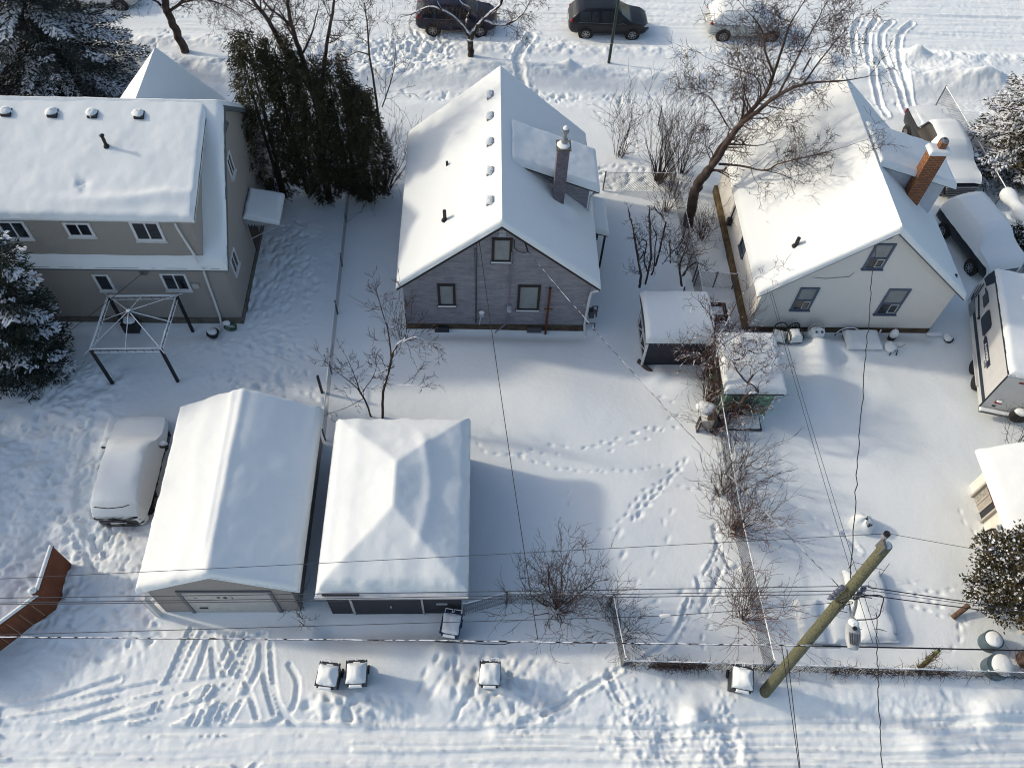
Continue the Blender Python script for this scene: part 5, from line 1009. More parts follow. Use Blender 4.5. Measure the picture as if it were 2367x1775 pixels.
mb = MB(); mb.tube(smooth_path([eH2, eH2 + Vector((-.2, .08, -.15)), eH2 + Vector((-.5, .08, .1)), aty(*z2(1135, 1530), 21.2)], 5), .016, 4); mb.tube(smooth_path([eH2, eH2 + Vector((-.1, .08, .3)), eH2 + Vector((-.15, .08, .5))], 4), .03, 5); mb.build("service_head", WIRE, h2)
q1 = at(*z9(1240, 1659), 6.3); drop("crinkled wire from the lamp arm across the alley at the bottom", PX(6.9) + Vector((.75, -.4, 0)), far_pt(PX(6.9), q1, .5), .013, .1, .022, WIRE, 9)
for k, (a_, b_) in enumerate(((z9(663, 870), z9(775, 1659)), (z9(697, 898), z9(781, 1659)))):
    A = at(*a_, 4.35); B = at(*b_, 5.4); drop(f"{('left', 'right')[k]} wire of the close pair crossing the alley below the utility pole", A, far_pt(A, B, .5), .011, .0)
hA = (-12.85, 21.3, 3.3); A = at(*z4(395, 530), 3.6); drop("sagging wire from the beige house wall to the left spruce", hA, far_pt(hA, A, .8), .013, .12)
# street lamp post
sl = thing("street_lamp", (6.83, 39.63, 0), "thin green metal street lamp post in the snow bank by the graphite car", "street lamp")
mb = MB(); mb.tube([(6.83, 39.63, -.2), (6.84, 39.62, 4.0), (6.85, 39.62, 8.0)], [.085, .07, .05], 10); mb.build("post", mat("dark_green_metal", (.025, .04, .032), rough=.5), sl, smooth=50)
mb = MB(); mb.tube([(6.84, 39.62, 1.22), (6.84, 39.62, 1.27)], .09, 10); mb.build("band", GREYMETAL, sl); mb = MB(); mb.tube([(6.85, 39.62, 7.9), (6.9, 40.5, 8.4), (6.9, 41.3, 8.45)], .04, 6); mb.build("lamp_arm", GREYMETAL, sl); MB().blob((6.9, 41.6, 8.42), .15, .35, .08, 1, .05).build("lamp_head", GREYMETAL, sl, smooth=True)

# ------------------------------------------------------------------ fences
GALV = snowy_mat("galvanised_snowy", (.12, .13, .14), .30, rough=.5, nscale=6, amount=.35)
MESH = mat("fence_wire", (.045, .05, .055), rough=.5)
def chain_fence(label, pts, h=1.15, step=.125, post_every=2.6, snow=True, bits=0, wire_r=.0055):
    t = thing("chain_link_fence", (pts[0][0], pts[0][1], 0), label, "fence")
    wm = MB(); rl = MB(); sn = MB()
    for (x0, y0), (x1, y1) in zip(pts[:-1], pts[1:]):
        L = math.hypot(x1 - x0, y1 - y0); ux, uy = (x1 - x0) / L, (y1 - y0) / L
        P = lambda s, z: (x0 + ux * s, y0 + uy * s, z)
        n = int(L / step)
        for k in range(-int(h / step), n + 1):
            for sg in (0, 1):
                s0, z0_, s1_, z1_ = k * step, .02, k * step + h - .04, h - .02
                if s0 < 0: z0_ += -s0; s0 = 0
                if s1_ > L: z1_ -= s1_ - L; s1_ = L
                if z1_ <= z0_: continue
                if sg: a, b = P(L - s0, z0_), P(L - s1_, z1_)
                else: a, b = P(s0, z0_), P(s1_, z1_)
                wm.tube([a, b], wire_r, 3, cap=False)
        rl.tube([P(s, h + .012 * math.sin(s * 1.1)) for s in np.linspace(0, L, max(2, int(L)))], .018, 6)
        if snow:
            s = 0
            while s < L:
                e = min(L, s + RNG.uniform(.3, 1.6)); sn.tube([P(q, h + .03) for q in np.linspace(s, e, 4)], [.008, .020, .020, .008], 5); s = e + RNG.uniform(.0, .25)
        k = max(1, round(L / post_every))
        for i in range(k + 1):
            p = P(L * i / k, 0); MB().tube([(p[0], p[1], -.3), (p[0], p[1], h + .08)], .035, 8).build("post", GALV, t, smooth=50)
    tag(wm.build("mesh", MESH, t)); rl.build("top_rail", GALV, t)
    if snow: sn.build("rail_snow", RSNOW, t, smooth=True)
    return t
chain_fence("chain-link fence along the left side of the mauve house yard, half sunk in snow", [(-6.25, 30.0), (-6.05, 22.0), (-5.9, 15.9)], .8, snow=True, wire_r=.0035)
chain_fence("long chain-link fence with snowy rail dividing the mauve house yard from the cream house yard", [(8.95, 34.5), (9.28, 24.0), (9.15, 12.0), (9.35, 7.25)], 1.15)
chain_fence("short chain-link fence crossing from the mauve house porch to the big tree", [(5.75, 29.72), (9.05, 29.75)], 1.1, snow=False)
chain_fence("chain-link fence beside the charcoal garage behind the spreading shrub", [(-.52, 9.15), (.9, 9.52), (4.4, 9.42), (4.62, 7.4)], 1.1)
af = chain_fence("chain-link fence along the alley, tangled with dry vines, passing the utility pole", [(4.62, 7.37), (9.35, 7.22), (18.6, 6.88)], .85)
chain_fence("two chain-link gate panels between the divider fence and the cream house", [(9.3, 23.75), (10.95, 23.6)], 1.0, snow=False, post_every=.85)
chain_fence("chain-link fence running beside the black pickup truck", [(24.1, 36.6), (24.6, 29.0)], 1.15, post_every=3.2)
chain_fence("low wire fence behind the divider fence near the black box planter", [(8.6, 22.9), (9.0, 21.6)], .9, snow=False)
# brown board fence, bottom left
bf = thing("board_fence", (-14.1, 10.2, 0), "reddish brown board fence with snowy top rail at the lower left", "fence")
RED = lined_mat("red_brown_board", (.13, .045, .02), (.035, .012, .008), .14, 'Y', .07, (.17, .062, .03), vscale=3); RED2 = lined_mat("red_brown_board2", (.13, .045, .02), (.035, .012, .008), .14, 'X', .07, (.17, .062, .03), vscale=3)
def board_run(p, q, h, m, t):
    mb = MB(); d = Vector((q[0] - p[0], q[1] - p[1], 0)); L = d.length; d.normalize(); nn = Vector((-d.y, d.x, 0))
    mb.obox((p[0], p[1], 0), d, nn, 0, L, -.3, h, 0, .05); mb.build("panel", m, t)
    m2 = MB(); m2.obox((p[0], p[1], 0), d, nn, 0, L, h, h + .05, -.05, .10); m2.build("top_rail", mat("rail_red", (.12, .035, .015)), t)
    m3 = MB(); m3.tube([Vector((p[0], p[1], h + .07)) + d * (L * k / 8) + nn * .025 for k in range(9)], .065, 8); m3.build("rail_snow", RSNOW, t, smooth=True)
board_run((-14.08, 11.0), (-14.10, 9.50), 1.45, RED, bf); board_run((-14.1, 9.42), (-16.6, 6.9), 1.3, RED2, bf)
MB().box(-14.2, -14.05, 9.36, 9.5, -.3, 1.6).build("post", RED, bf); MB().blob((-14.13, 9.43, 1.66), .12, .12, .10, 2).build("post_snow", RSNOW, bf, smooth=True)
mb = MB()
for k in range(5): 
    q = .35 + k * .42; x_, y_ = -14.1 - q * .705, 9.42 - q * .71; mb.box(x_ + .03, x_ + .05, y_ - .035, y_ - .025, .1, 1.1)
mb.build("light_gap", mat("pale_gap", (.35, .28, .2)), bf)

# ------------------------------------------------------------------ gazebo frame
gzb = thing("gazebo_frame", (-13.2, 19.8, 0), "bare black gazebo frame without its canopy, dusted with snow, behind the snowed-in car", "gazebo")
FR = snowy_mat("gazebo_metal", (.012, .012, .014), .35, rough=.5, nscale=5, amount=.3)
cs = [(-14.5, 21.02), (-11.9, 21.08), (-11.95, 18.52), (-14.5, 18.46)]
for (x_, y_) in cs: MB().box(x_ - .05, x_ + .05, y_ - .05, y_ + .05, -.2, 2.2).build("leg", FR, gzb)
for k in range(4):
    a, b = cs[k], cs[(k + 1) % 4]; mb = MB(); mb.tube([(a[0], a[1], 2.2), (b[0], b[1], 2.2)], .035, 5); mb.tube([(a[0], a[1], 2.0), (b[0], b[1], 2.0)], .018, 4)
    for q in range(1, 8): x_, y_ = a[0] + (b[0] - a[0]) * q / 8, a[1] + (b[1] - a[1]) * q / 8; mb.tube([(x_, y_, 2.0), (x_, y_, 2.2)], .012, 4)
    mb.build("side_rail", FR, gzb)
    s_ = MB(); s_.tube([(a[0] + (b[0] - a[0]) * q, a[1] + (b[1] - a[1]) * q, 2.235) for q in np.linspace(.02, .98, 8)], .03, 5); s_.build("rail_snow", RSNOW, gzb, smooth=True)
pk = Vector((-13.2, 19.78, 2.85))
for k in range(8):
    if k % 2 == 0: a = Vector((*cs[k // 2], 2.22)); e = pk + (a - pk) * 1.14
    else: a, b = cs[k // 2], cs[(k // 2 + 1) % 4]; e = pk + (Vector(((a[0] + b[0]) / 2, (a[1] + b[1]) / 2, 2.22)) - pk) * 1.06
    MB().tube([tuple(pk), tuple(e)], .018, 5).build("rafter", FR, gzb)
MB().blob(tuple(pk), .09, .09, .06, 1).build("hub", FR, gzb, smooth=True)
# ------------------------------------------------------------------ bare trees and shrubs
BARK = snowy_mat("bark_bare", (.040, .029, .025), .95, color2=(.10, .075, .062)); BARKS = snowy_mat("bark_snowy", (.030, .024, .022), .28, color2=(.08, .06, .05), nscale=5)
BARKT = snowy_mat("bark_dusted", (.040, .030, .026), .72, color2=(.10, .07, .055), nscale=6, amount=.4); TWIG = mat("twig_brown", (.060, .040, .035), rough=.9, var=.3); TWIGR = mat("twig_red", (.095, .048, .034), rough=.9, var=.3); TWIGS = snowy_mat("twig_snowy", (.050, .032, .026), .78, color2=(.12, .06, .042), nscale=7, amount=.45)
def rvec(rg): return Vector((rg.gauss(0, 1), rg.gauss(0, 1), rg.gauss(0, 1))).normalized()
def grow(mb, p, d, length, r, level, rg, spread=.6, upb=.10, kink=.16, nseg=5, shrink=.62, kids_n=(3, 5), minr=.004, droop=0.0, sides=None):
    pts = [Vector(p)]; d = Vector(d).normalized(); rad = [r]; dirs = [d.copy()]
    for i in range(nseg):
        d = (d + rvec(rg) * kink + Vector((0, 0, upb if not droop or i < nseg * .5 else -droop))).normalized()
        pts.append(pts[-1] + d * (length / nseg)); dirs.append(d.copy()); rad.append(max(minr * .6, r * (1 - .72 * (i + 1) / nseg)))
    s = sides or (7 if r > .08 else (5 if r > .025 else 3))
    mb.tube(pts, rad, s, cap=r > .02)
    if level <= 0: return
    n = rg.randint(*kids_n)
    for k in range(n):
        t = rg.uniform(.25, 1.0) if k else 1.0; i = min(nseg, max(1, int(round(t * nseg))))
        q = rvec(rg); q = (q - dirs[i] * q.dot(dirs[i])).normalized()
        nd = (dirs[i] * (1 - spread * .5) + q * spread * rg.uniform(.6, 1.3)).normalized()
        grow(mb, pts[i], nd, length * shrink * rg.uniform(.7, 1.2), max(minr, rad[i] * .72), level - 1, rg, spread, upb, kink * 1.08, max(3, nseg - 1), shrink, kids_n, minr, droop, None)
def limb_children(mb, pts, rad, n, length, level, rg, t0=.15, **kw):
    for k in range(n):
        t = rg.uniform(t0, 1); f = t * (len(pts) - 1); i = min(len(pts) - 2, int(f)); p = Vector(pts[i]).lerp(Vector(pts[i + 1]), f - i); d = (Vector(pts[i + 1]) - Vector(pts[i])).normalized()
        q = rvec(rg); q = (q - d * q.dot(d)).normalized(); nd = (d * .55 + q).normalized()
        grow(mb, p, nd, length * rg.uniform(.6, 1.25) * (1.1 - .4 * t), max(.008, rad[i] * .38), level, rg, **kw)
def tree(name, label, cat, limbs, seed, bark=BARK, twig=TWIG, extra=None, group=None, nk=12, klen=1.4, lev=2, kw={}, tips=True):
    """limbs: list of (points, r0, r1); the first is the trunk"""
    p0 = limbs[0][0][0]; t = thing(name, (p0[0], p0[1], 0), label, cat, group=group); rg = random.Random(seed)
    tw = MB(); first = True
    for pts, r0, r1, *o in limbs:
        sp = smooth_path(pts, 5); n = len(sp); rad = [r0 + (r1 - r0) * i / (n - 1) for i in range(n)]
        sp = [q + (rvec(rg) * rad[i] * .25 if 0 < i < n - 1 else Vector((0, 0, 0))) for i, q in enumerate(sp)]
        m_ = MB(); m_.tube(sp, rad, 9 if r0 > .08 else 6); m_.build("trunk" if first else "limb", bark, t, smooth=60)
        k = o[0] if o else nk
        if k: limb_children(tw, sp, rad, k, klen, lev, rg, t0=.5 if first else .12, **kw)
        if tips and not first: grow(tw, sp[-1], (sp[-1] - sp[-2]).normalized(), klen * .9, r1, lev, rg, **kw)
        first = False
    tw.build("crown", twig, t); return t
Y = aty
# big leaning tree beside the cream house
lk = dict(spread=.75, upb=.05, kink=.24, nseg=5, shrink=.66, kids_n=(3, 5), minr=.0085)
L = lambda pts, z=z3: [Y(*z(px, py), y) for px, py, y in pts]
A0 = L([(60, 1450, 27.4), (105, 1250, 27.35), (150, 1150, 27.3), (205, 1080, 27.2)]); A0[0].z = -.2
tree("bare_tree", "big leaning bare tree reaching over the cream house roof", "tree", [
    (A0, .24, .19, 2),
    (L([(205, 1080, 27.2), (300, 940, 27.2), (400, 800, 27.2), (480, 735, 27.1), (640, 610, 26.9), (800, 540, 26.7), (1000, 520, 26.5)]), .15, .035, 16),
    (L([(400, 800, 27.2), (450, 730, 27.5), (560, 600, 27.9), (610, 480, 28.2), (660, 330, 28.4), (720, 150, 28.6)]), .11, .03, 14),
    (L([(205, 1080, 27.2), (230, 1000, 27.5), (320, 880, 27.9), (400, 780, 28.2), (420, 700, 28.4)]), .09, .04, 8),
    (L([(610, 470, 28.2), (560, 340, 28.6), (540, 200, 29.0), (470, 100, 29.2)]), .05, .02, 9),
    (L([(640, 610, 26.9), (740, 420, 27.0), (800, 300, 27.1), (900, 120, 27.2)]), .055, .02, 10),
    (L([(800, 540, 26.7), (900, 400, 26.6), (1020, 250, 26.5)]), .04, .015, 7),
    (L([(260, 1050, 27.2), (400, 1060, 26.8), (560, 1090, 26.2), (640, 1050, 26.0), (800, 1010, 25.7), (1000, 960, 25.4)]), .055, .015, 12),
    (L([(560, 1090, 26.2), (640, 1110, 26.0), (710, 1135, 25.8)]), .03, .01, 5),
    (L([(400, 820, 27.4), (330, 820, 27.9), (220, 640, 28.6), (160, 600, 29.0)]), .04, .012, 8),
    (L([(520, 640, 27.8), (530, 560, 28.2), (480, 480, 28.6), (360, 440, 29.0), (270, 400, 29.5)]), .04, .012, 8),
], 21, BARK, TWIG, nk=14, klen=1.35, lev=3, kw=lk)
# forked tree by the street
L2 = lambda pts: L(pts, z2)
f0 = Vector(P0) if False else None
tree("bare_tree", "low forked bare tree with snow on its limbs, in front of the dark blue car", "tree", [
    ([Vector((-.66, 39.93, -.1)), aty(*z2(852, 300), 39.95), aty(*z2(850, 255), 40.0)], .17, .15, 0),
    (L2([(850, 255, 40.0), (815, 190, 40.0), (740, 110, 40.0), (670, 70, 40.0), (600, 45, 40.1), (540, 60, 40.1), (500, 80, 40.0)]), .12, .03, 6),
    (L2([(852, 250, 40.0), (880, 190, 40.0), (930, 130, 40.0), (985, 80, 40.0), (1040, 30, 40.0), (1070, -60, 40.0)]), .13, .06, 8),
    (L2([(820, 190, 40.0), (830, 120, 40.2), (850, 60, 40.2), (790, 20, 40.3), (760, -20, 40.3)]), .08, .04, 5),
    (L2([(670, 70, 40.0), (640, 20, 40.0), (620, -30, 40.0)]), .06, .03, 4),
    (L2([(930, 130, 40.0), (1030, 160, 39.7), (1120, 140, 39.5), (1190, 80, 39.4), (1230, 10, 39.4)]), .08, .025, 9),
    (L2([(960, 110, 40.0), (1040, 60, 39.8), (1100, 100, 39.6)]), .04, .012, 5),
], 5, BARKS, TWIG, nk=7, klen=.95, lev=3, kw=dict(spread=.8, upb=-.03, kink=.26, nseg=5, shrink=.62, kids_n=(3, 4), minr=.0085, droop=.12))
L1_ = lambda pts: L(pts, z1)
tree("bare_tree", "dark thick trunk with drooping bare branches at the top left, behind the beige house", "tree", [
    ([Vector((-15.95, 39.75, -.1)), aty(*z1(1130, 210), 39.8), aty(*z1(1080, 100), 39.8), aty(*z1(1040, -40), 39.9), aty(*z1(1000, -200), 40)], .22, .17, 0),
    (L1_([(1085, 75, 39.8), (1130, 40, 39.7), (1190, 10, 39.5), (1290, -5, 39.3), (1390, 20, 39.1), (1480, 60, 39.0), (1550, 110, 38.9)]), .08, .02, 12),
    (L1_([(1030, 40, 39.8), (1000, 10, 39.8), (950, -10, 39.7), (880, -60, 39.6)]), .07, .03, 4),
    (L1_([(1130, 40, 39.7), (1210, -30, 39.7), (1350, -40, 39.8), (1500, -10, 39.9), (1600, 40, 40)]), .06, .02, 10),
], 8, BARK, TWIG, nk=7, klen=1.2, lev=3, kw=dict(spread=.7, upb=-.02, kink=.2, nseg=5, shrink=.62, kids_n=(3, 4), minr=.0085, droop=.15))
zc = lambda x, y: (480 + x / 3.318, y / 3.318)
Lc = lambda pts: L(pts, zc)
tree("bare_tree", "tall bare tree growing through the dark cedars, highest limbs at the top edge", "tree", [
    (Lc([(880, 1380, 29.6), (870, 1000, 29.7), (800, 700, 29.8), (640, 480, 29.9), (560, 330, 30.0), (470, 170, 30.0), (350, 10, 30.0), (250, -120, 30)]), .17, .05, 12),
    (Lc([(800, 700, 29.8), (720, 430, 30.0), (650, 220, 30.0), (620, 60, 30.1), (610, -80, 30.1)]), .12, .05, 10),
    (Lc([(860, 800, 29.7), (890, 520, 29.8), (930, 250, 29.9), (965, 60, 30), (970, -60, 30.1)]), .09, .04, 12),
    (Lc([(650, 220, 30), (560, 130, 30.1), (470, 60, 30.2), (400, -40, 30.2)]), .05, .02, 7),
    (Lc([(720, 430, 30), (800, 260, 30.3), (830, 130, 30.5)]), .05, .02, 7),
], 13, BARK, TWIG, nk=8, klen=1.3, lev=3, kw=dict(spread=.7, upb=.06, kink=.2, nseg=5, shrink=.62, kids_n=(3, 4), minr=.0085))
tree("bare_sapling", "slender bare sapling just right of the dark cedars", "tree", [
    (Lc([(1330, 1080, 29.3), (1285, 700, 29.4), (1240, 420, 29.5), (1225, 200, 29.6), (1200, 20, 29.7)]), .06, .02, 16),
    (Lc([(1235, 420, 29.5), (1150, 400, 29.4), (1090, 430, 29.3)]), .03, .012, 5),
    (Lc([(1340, 820, 29.3), (1400, 640, 29.3), (1430, 520, 29.4), (1440, 400, 29.5)]), .03, .012, 8)], 17, BARK, TWIG, nk=9, klen=1.0, lev=2, kw=dict(spread=.6, upb=.12, kink=.18, nseg=4, shrink=.62, kids_n=(3, 4), minr=.008))
def shrub(label, x, y, h, spread, n, seed, m=TWIG, r=.02, name="bare_shrub", lev=2, lean=(0, 0), cat="shrub", group=None, kink=.2, base=.25, kw={}, up=.10, kn=(2, 4)):
    rg = random.Random(seed); t = thing(name, (x, y, 0), label, cat, group=group); st = MB(); z = gz(x, y) - .1
    cr = MB()
    for k in range(n):
        a = rg.uniform(0, 6.28); rr = rg.uniform(0, 1); d = Vector((math.cos(a) * spread * rr + lean[0], math.sin(a) * spread * rr + lean[1], 1)).normalized()
        grow(cr, (x + math.cos(a) * base * rr, y + math.sin(a) * base * rr, z), d, h * rg.uniform(.5, .75), r * rg.uniform(.6, 1.1), lev, rg, spread=.5, upb=up, kink=kink, nseg=5, shrink=.6, kids_n=kn, minr=.0078, **kw)
    cr.build("branches", m, t); return t
# trees behind the charcoal garage
zd = lambda pts: L(pts, z5)
tree("young_tree", "taller young tree with a snow-lined stem behind the charcoal garage", "tree", [
    (zd([(288, 1070, 16.9), (292, 900, 16.9), (335, 740, 17.0), (355, 640, 17.0)]), .055, .045, 3),
    (zd([(355, 640, 17.0), (400, 580, 17.0), (430, 560, 17.1), (440, 440, 17.3), (400, 300, 17.5)]), .035, .012, 9),
    (zd([(345, 690, 17.0), (325, 520, 17.1), (290, 400, 17.2), (250, 260, 17.4)]), .03, .010, 10),
    (zd([(400, 590, 17.0), (500, 550, 16.9), (600, 600, 16.8)]), .02, .006, 6),
    (zd([(320, 860, 16.9), (450, 855, 16.7), (540, 870, 16.6)]), .018, .006, 4),
    (zd([(335, 740, 17.0), (280, 770, 17.2), (200, 790, 17.4)]), .018, .006, 4)], 31, BARKS, TWIG, nk=5, klen=.6, lev=2, kw=dict(spread=.6, upb=.08, kink=.2, nseg=4, shrink=.6, kids_n=(3, 4), minr=.0075))
tree("young_tree", "smaller spreading young tree by the fence behind the charcoal garage", "tree", [
    (zd([(215, 1060, 16.95), (180, 960, 16.95), (130, 880, 17.0)]), .04, .03, 2),
    (zd([(130, 880, 17.0), (60, 820, 17.1), (-20, 760, 17.3), (-80, 700, 17.4)]), .022, .008, 8),
    (zd([(140, 890, 17.0), (110, 800, 17.2), (60, 680, 17.4)]), .02, .008, 8),
    (zd([(170, 940, 17.0), (60, 1000, 16.9), (-60, 1040, 16.9)]), .016, .006, 5),
    (zd([(160, 900, 17.0), (230, 800, 17.1), (250, 730, 17.2)]), .018, .007, 6)], 33, BARK, TWIG, nk=5, klen=.55, lev=2, kw=dict(spread=.6, upb=.10, kink=.2, nseg=4, shrink=.6, kids_n=(3, 4), minr=.0075))
shrub("wiry bare shrub at the left corner of the mauve house", -3.35, 20.9, 2.2, .35, 9, 35, r=.015, lean=(-.1, 0))
# pruned lilacs between the mauve house and the barn shed
zl = lambda x, y: (1430 + x / 6.636, 450 + y / 6.636)
def stubs(label, seed, limbs, nk=5):
    return tree("pruned_shrub", label, "shrub", [([aty(*zl(a, b), c) for a, b, c in pts], r0, r1) for pts, r0, r1 in limbs], seed, BARKS if seed % 2 else BARK, TWIG, nk=nk, klen=.45, lev=2, tips=True,
                kw=dict(spread=.8, upb=.12, kink=.25, nseg=4, shrink=.62, kids_n=(2, 4), minr=.0075), group="pruned shrubs by the barn shed")
stubs("leftmost pruned shrub behind the barn shed, thick dark stems cut blunt", 41, [([(320, 1420, 22.9), (340, 1250, 22.9), (300, 1000, 23.0)], .06, .05), ([(300, 1000, 23.0), (250, 700, 23.1), (220, 480, 23.2), (170, 330, 23.3)], .05, .04), ([(310, 1010, 23), (390, 880, 23.0), (340, 800, 23.1), (260, 600, 23.2)], .035, .02)], 6)
stubs("middle pruned shrub with snow in its forks behind the barn shed", 42, [([(410, 1370, 23.0), (460, 1150, 23.0), (500, 960, 23.1)], .05, .045), ([(500, 960, 23.1), (490, 700, 23.2), (480, 480, 23.3), (465, 320, 23.4)], .045, .04), ([(500, 1230, 23.1), (540, 1130, 23.1), (560, 800, 23.3), (585, 640, 23.4), (540, 540, 23.5)], .035, .02), ([(440, 1170, 23), (390, 1000, 23.1), (430, 740, 23.2), (360, 690, 23.3)], .035, .02)], 6)
stubs("pruned shrub with the longest straight stem, behind the barn shed", 43, [([(560, 1090, 23.6), (620, 900, 23.7), (670, 680, 23.8), (730, 410, 23.9)], .05, .035), ([(730, 410, 23.9), (660, 310, 24.0), (580, 240, 24.0)], .035, .03), ([(670, 1060, 23.7), (790, 910, 23.8), (930, 770, 23.9)], .04, .035), ([(795, 1050, 23.7), (790, 880, 23.8), (790, 700, 23.9), (860, 590, 24.0)], .035, .015)], 7)
stubs("pruned shrub leaning on the divider fence beside the barn shed", 44, [([(970, 1400, 22.7), (940, 1200, 22.8), (930, 1050, 22.9)], .05, .04), ([(980, 1250, 22.8), (1060, 1130, 22.9), (1190, 1040, 23.0), (1330, 1100, 22.9)], .045, .015), ([(940, 1060, 22.9), (1020, 850, 23.1), (1060, 680, 23.3)], .03, .015), ([(1010, 1240, 22.8), (1150, 900, 23.2), (1350, 850, 23.2)], .02, .01)], 10)
shrub("upright bare saplings in a clump left of the divider fence, behind the cross fence", 6.75, 32.2, 3.3, .34, 18, 45, r=.02, name="bare_saplings", lev=2)
shrub("tall twiggy bare thicket behind the big leaning tree", 8.5, 30.4, 4.4, .42, 26, 46, r=.034, name="bare_saplings", lev=3, kn=(2, 3))
shrub("twiggy scrub between the divider fence and the big leaning tree, beyond the cross fence", 9.7, 31.0, 3.0, .6, 26, 68, m=TWIG, r=.02, lev=2)
shrub("reddish scrub along the divider fence just above the cross fence", 8.6, 28.3, 2.2, .6, 22, 69, m=TWIGR, r=.016, lev=2)
shrub("thin scrub on the divider fence behind the pruned shrubs", 8.8, 25.6, 1.9, .6, 16, 70, m=TWIG, r=.015, lev=2)
shrub("low reddish twiggy bush at the foot of the big leaning tree", 10.1, 26.6, 1.8, .8, 26, 47, m=TWIGR, r=.016)
shrub("dense bare thicket between the dark cedars and the mauve house", -4.6, 29.6, 3.2, .75, 44, 48, r=.022, lev=2, up=.0)
shrub("thin bare shrub in front of the cream house left wall", 10.2, 20.6, 2.9, .5, 5, 49, r=.02, lean=(.25, 0))
# snowy brush around the green shed
shrub("snow-laden brush arching over the green shed roof", 9.9, 16.9, 2.3, .8, 9, 51, m=TWIGS, r=.04, name="snowy_brush", lev=3, kink=.34, lean=(-.05, .25), up=.02, kn=(3, 4))
shrub("thick dark brush against the left part of the green shed front", 9.55, 16.75, 1.7, .8, 20, 67, m=TWIGS, r=.03, name="snowy_brush", lev=2, kink=.34, up=.0)
shrub("dense snowy brush between the two sheds", 9.15, 18.9, 2.4, .55, 22, 52, m=TWIGS, r=.026, name="snowy_brush", lev=3, kink=.32, up=.05)
zb = lambda pts: L(pts, lambda x, y: (1560 + x / 4.147, 600 + y / 4.147))
bk = dict(spread=.85, upb=.04, kink=.32, nseg=5, shrink=.62, kids_n=(3, 4), minr=.009)
tree("brush_tree", "gnarled snow-covered brush rising between the two sheds with a sapling leaning to the cream house", "brush", [
    (zb([(430, 1290, 17.0), (415, 1100, 17.4), (400, 930, 17.8)]), .075, .06, 4),
    (zb([(400, 930, 17.8), (390, 760, 18.3), (370, 620, 18.7), (330, 520, 19.0), (270, 450, 19.2)]), .06, .02, 14),
    (zb([(410, 1060, 17.5), (330, 1000, 17.3), (210, 910, 17.1), (120, 890, 17.0)]), .04, .012, 8),
    (zb([(390, 760, 18.3), (450, 690, 18.8), (520, 560, 19.4), (600, 400, 19.8), (740, 230, 20.2), (900, 110, 20.6)]), .028, .008, 9),
    (zb([(400, 900, 17.8), (440, 820, 18.1), (540, 760, 18.4), (640, 700, 18.7)]), .04, .015, 10)], 101, BARKT, TWIGS, nk=10, klen=.62, lev=2, kw=bk)
tree("brush_tree", "twisted snowy branches sprawling across the green shed front and roof", "brush", [
    (zb([(620, 1400, 16.3), (700, 1290, 16.4), (790, 1280, 16.5), (760, 1200, 16.7), (700, 1180, 16.8)]), .07, .06, 2),
    (zb([(700, 1180, 16.8), (600, 1060, 17.1), (540, 930, 17.5), (480, 830, 17.9)]), .055, .02, 10),
    (zb([(700, 1180, 16.8), (760, 1090, 17.0), (830, 1040, 17.2), (930, 1010, 17.4)]), .045, .014, 9),
    (zb([(560, 960, 17.4), (650, 940, 17.6), (700, 870, 18.0), (780, 900, 18.0), (900, 880, 18.2)]), .05, .015, 10)], 102, BARKT, TWIGS, nk=9, klen=.6, lev=2, kw=bk)
shrub("tuft of snowy brush hanging over the barn shed corner", 9.3, 19.9, 2.0, .75, 12, 53, m=TWIGS, r=.03, name="snowy_brush", lev=3, kink=.36, lean=(-.4, 0))
shrub("reddish brush standing upright left of the green shed", 9.0, 17.7, 2.5, .34, 38, 54, m=TWIGR, r=.022, lev=1)
shrub("tangled brush around the broken board by the divider fence", 8.9, 16.2, 1.8, 1.0, 26, 55, m=TWIGS, r=.02, lev=2, kink=.3, up=.0)
shrub("bare shrub on the right of the divider fence below the green shed", 9.7, 14.6, 2.2, .6, 12, 56, r=.015, lean=(.15, -.1))
shrub("bushy shrub astride the divider fence, upper one of two", 9.0, 13.6, 2.1, .8, 34, 57, m=TWIG, r=.016)
shrub("reddish bushy shrub astride the divider fence, lower one of two", 9.15, 12.2, 2.2, 1.0, 52, 58, m=TWIGR, r=.017)
shrub("wide bare shrub at the divider fence behind the thick cable", 8.9, 8.95, 2.3, 1.25, 42, 59, m=TWIGR, r=.015, up=.0)
shrub("large spreading bare shrub behind the wire fence beside the charcoal garage", 2.6, 9.35, 2.8, 1.05, 30, 60, m=TWIG, r=.032, lev=3, kn=(2, 4))
shrub("smaller bare shrub at the wire fence corner right of the large one", 4.35, 9.2, 2.0, .5, 8, 61, r=.014)
shrub("dark matted shrub over the fence end above the alley", 4.75, 8.4, 1.3, 1.3, 34, 62, m=TWIG, r=.010, up=-.10)
shrub("bare twigs in front of the trailer at the right edge", 20.9, 15.6, 2.2, .9, 14, 63, r=.016)
shrub("thin weed stems at the corner of the long garage", -5.75, 9.0, 1.1, .5, 7, 64, r=.012, kink=.3)
shrub("dry plant stems on the steel drum at the lower right", 17.9, 7.3, 1.0, .8, 16, 65, m=TWIGR, r=.008, lev=1)
# vines in the alley fence
vm = MB(); rg = random.Random(5)
for k in range(1000):
    x_ = rg.choice([rg.uniform(4.7, 18.4), rg.uniform(11.4, 15.4), rg.uniform(5.5, 7.3)]); y_ = 7.37 - (x_ - 4.62) * .035; p = Vector((x_, y_ + rg.uniform(-.05, .05), rg.uniform(.15, .8))); d = Vector((rg.uniform(-1, 1), rg.uniform(-.35, .25), rg.uniform(-.8, .5)))
    grow(vm, p, d, rg.uniform(.2, .55), .010, 0, rg, kink=.6, nseg=5, upb=-.08)
tag(vm.build("dry_vines", TWIG, None), "tangle of dry vines woven through the alley fence", "vines")
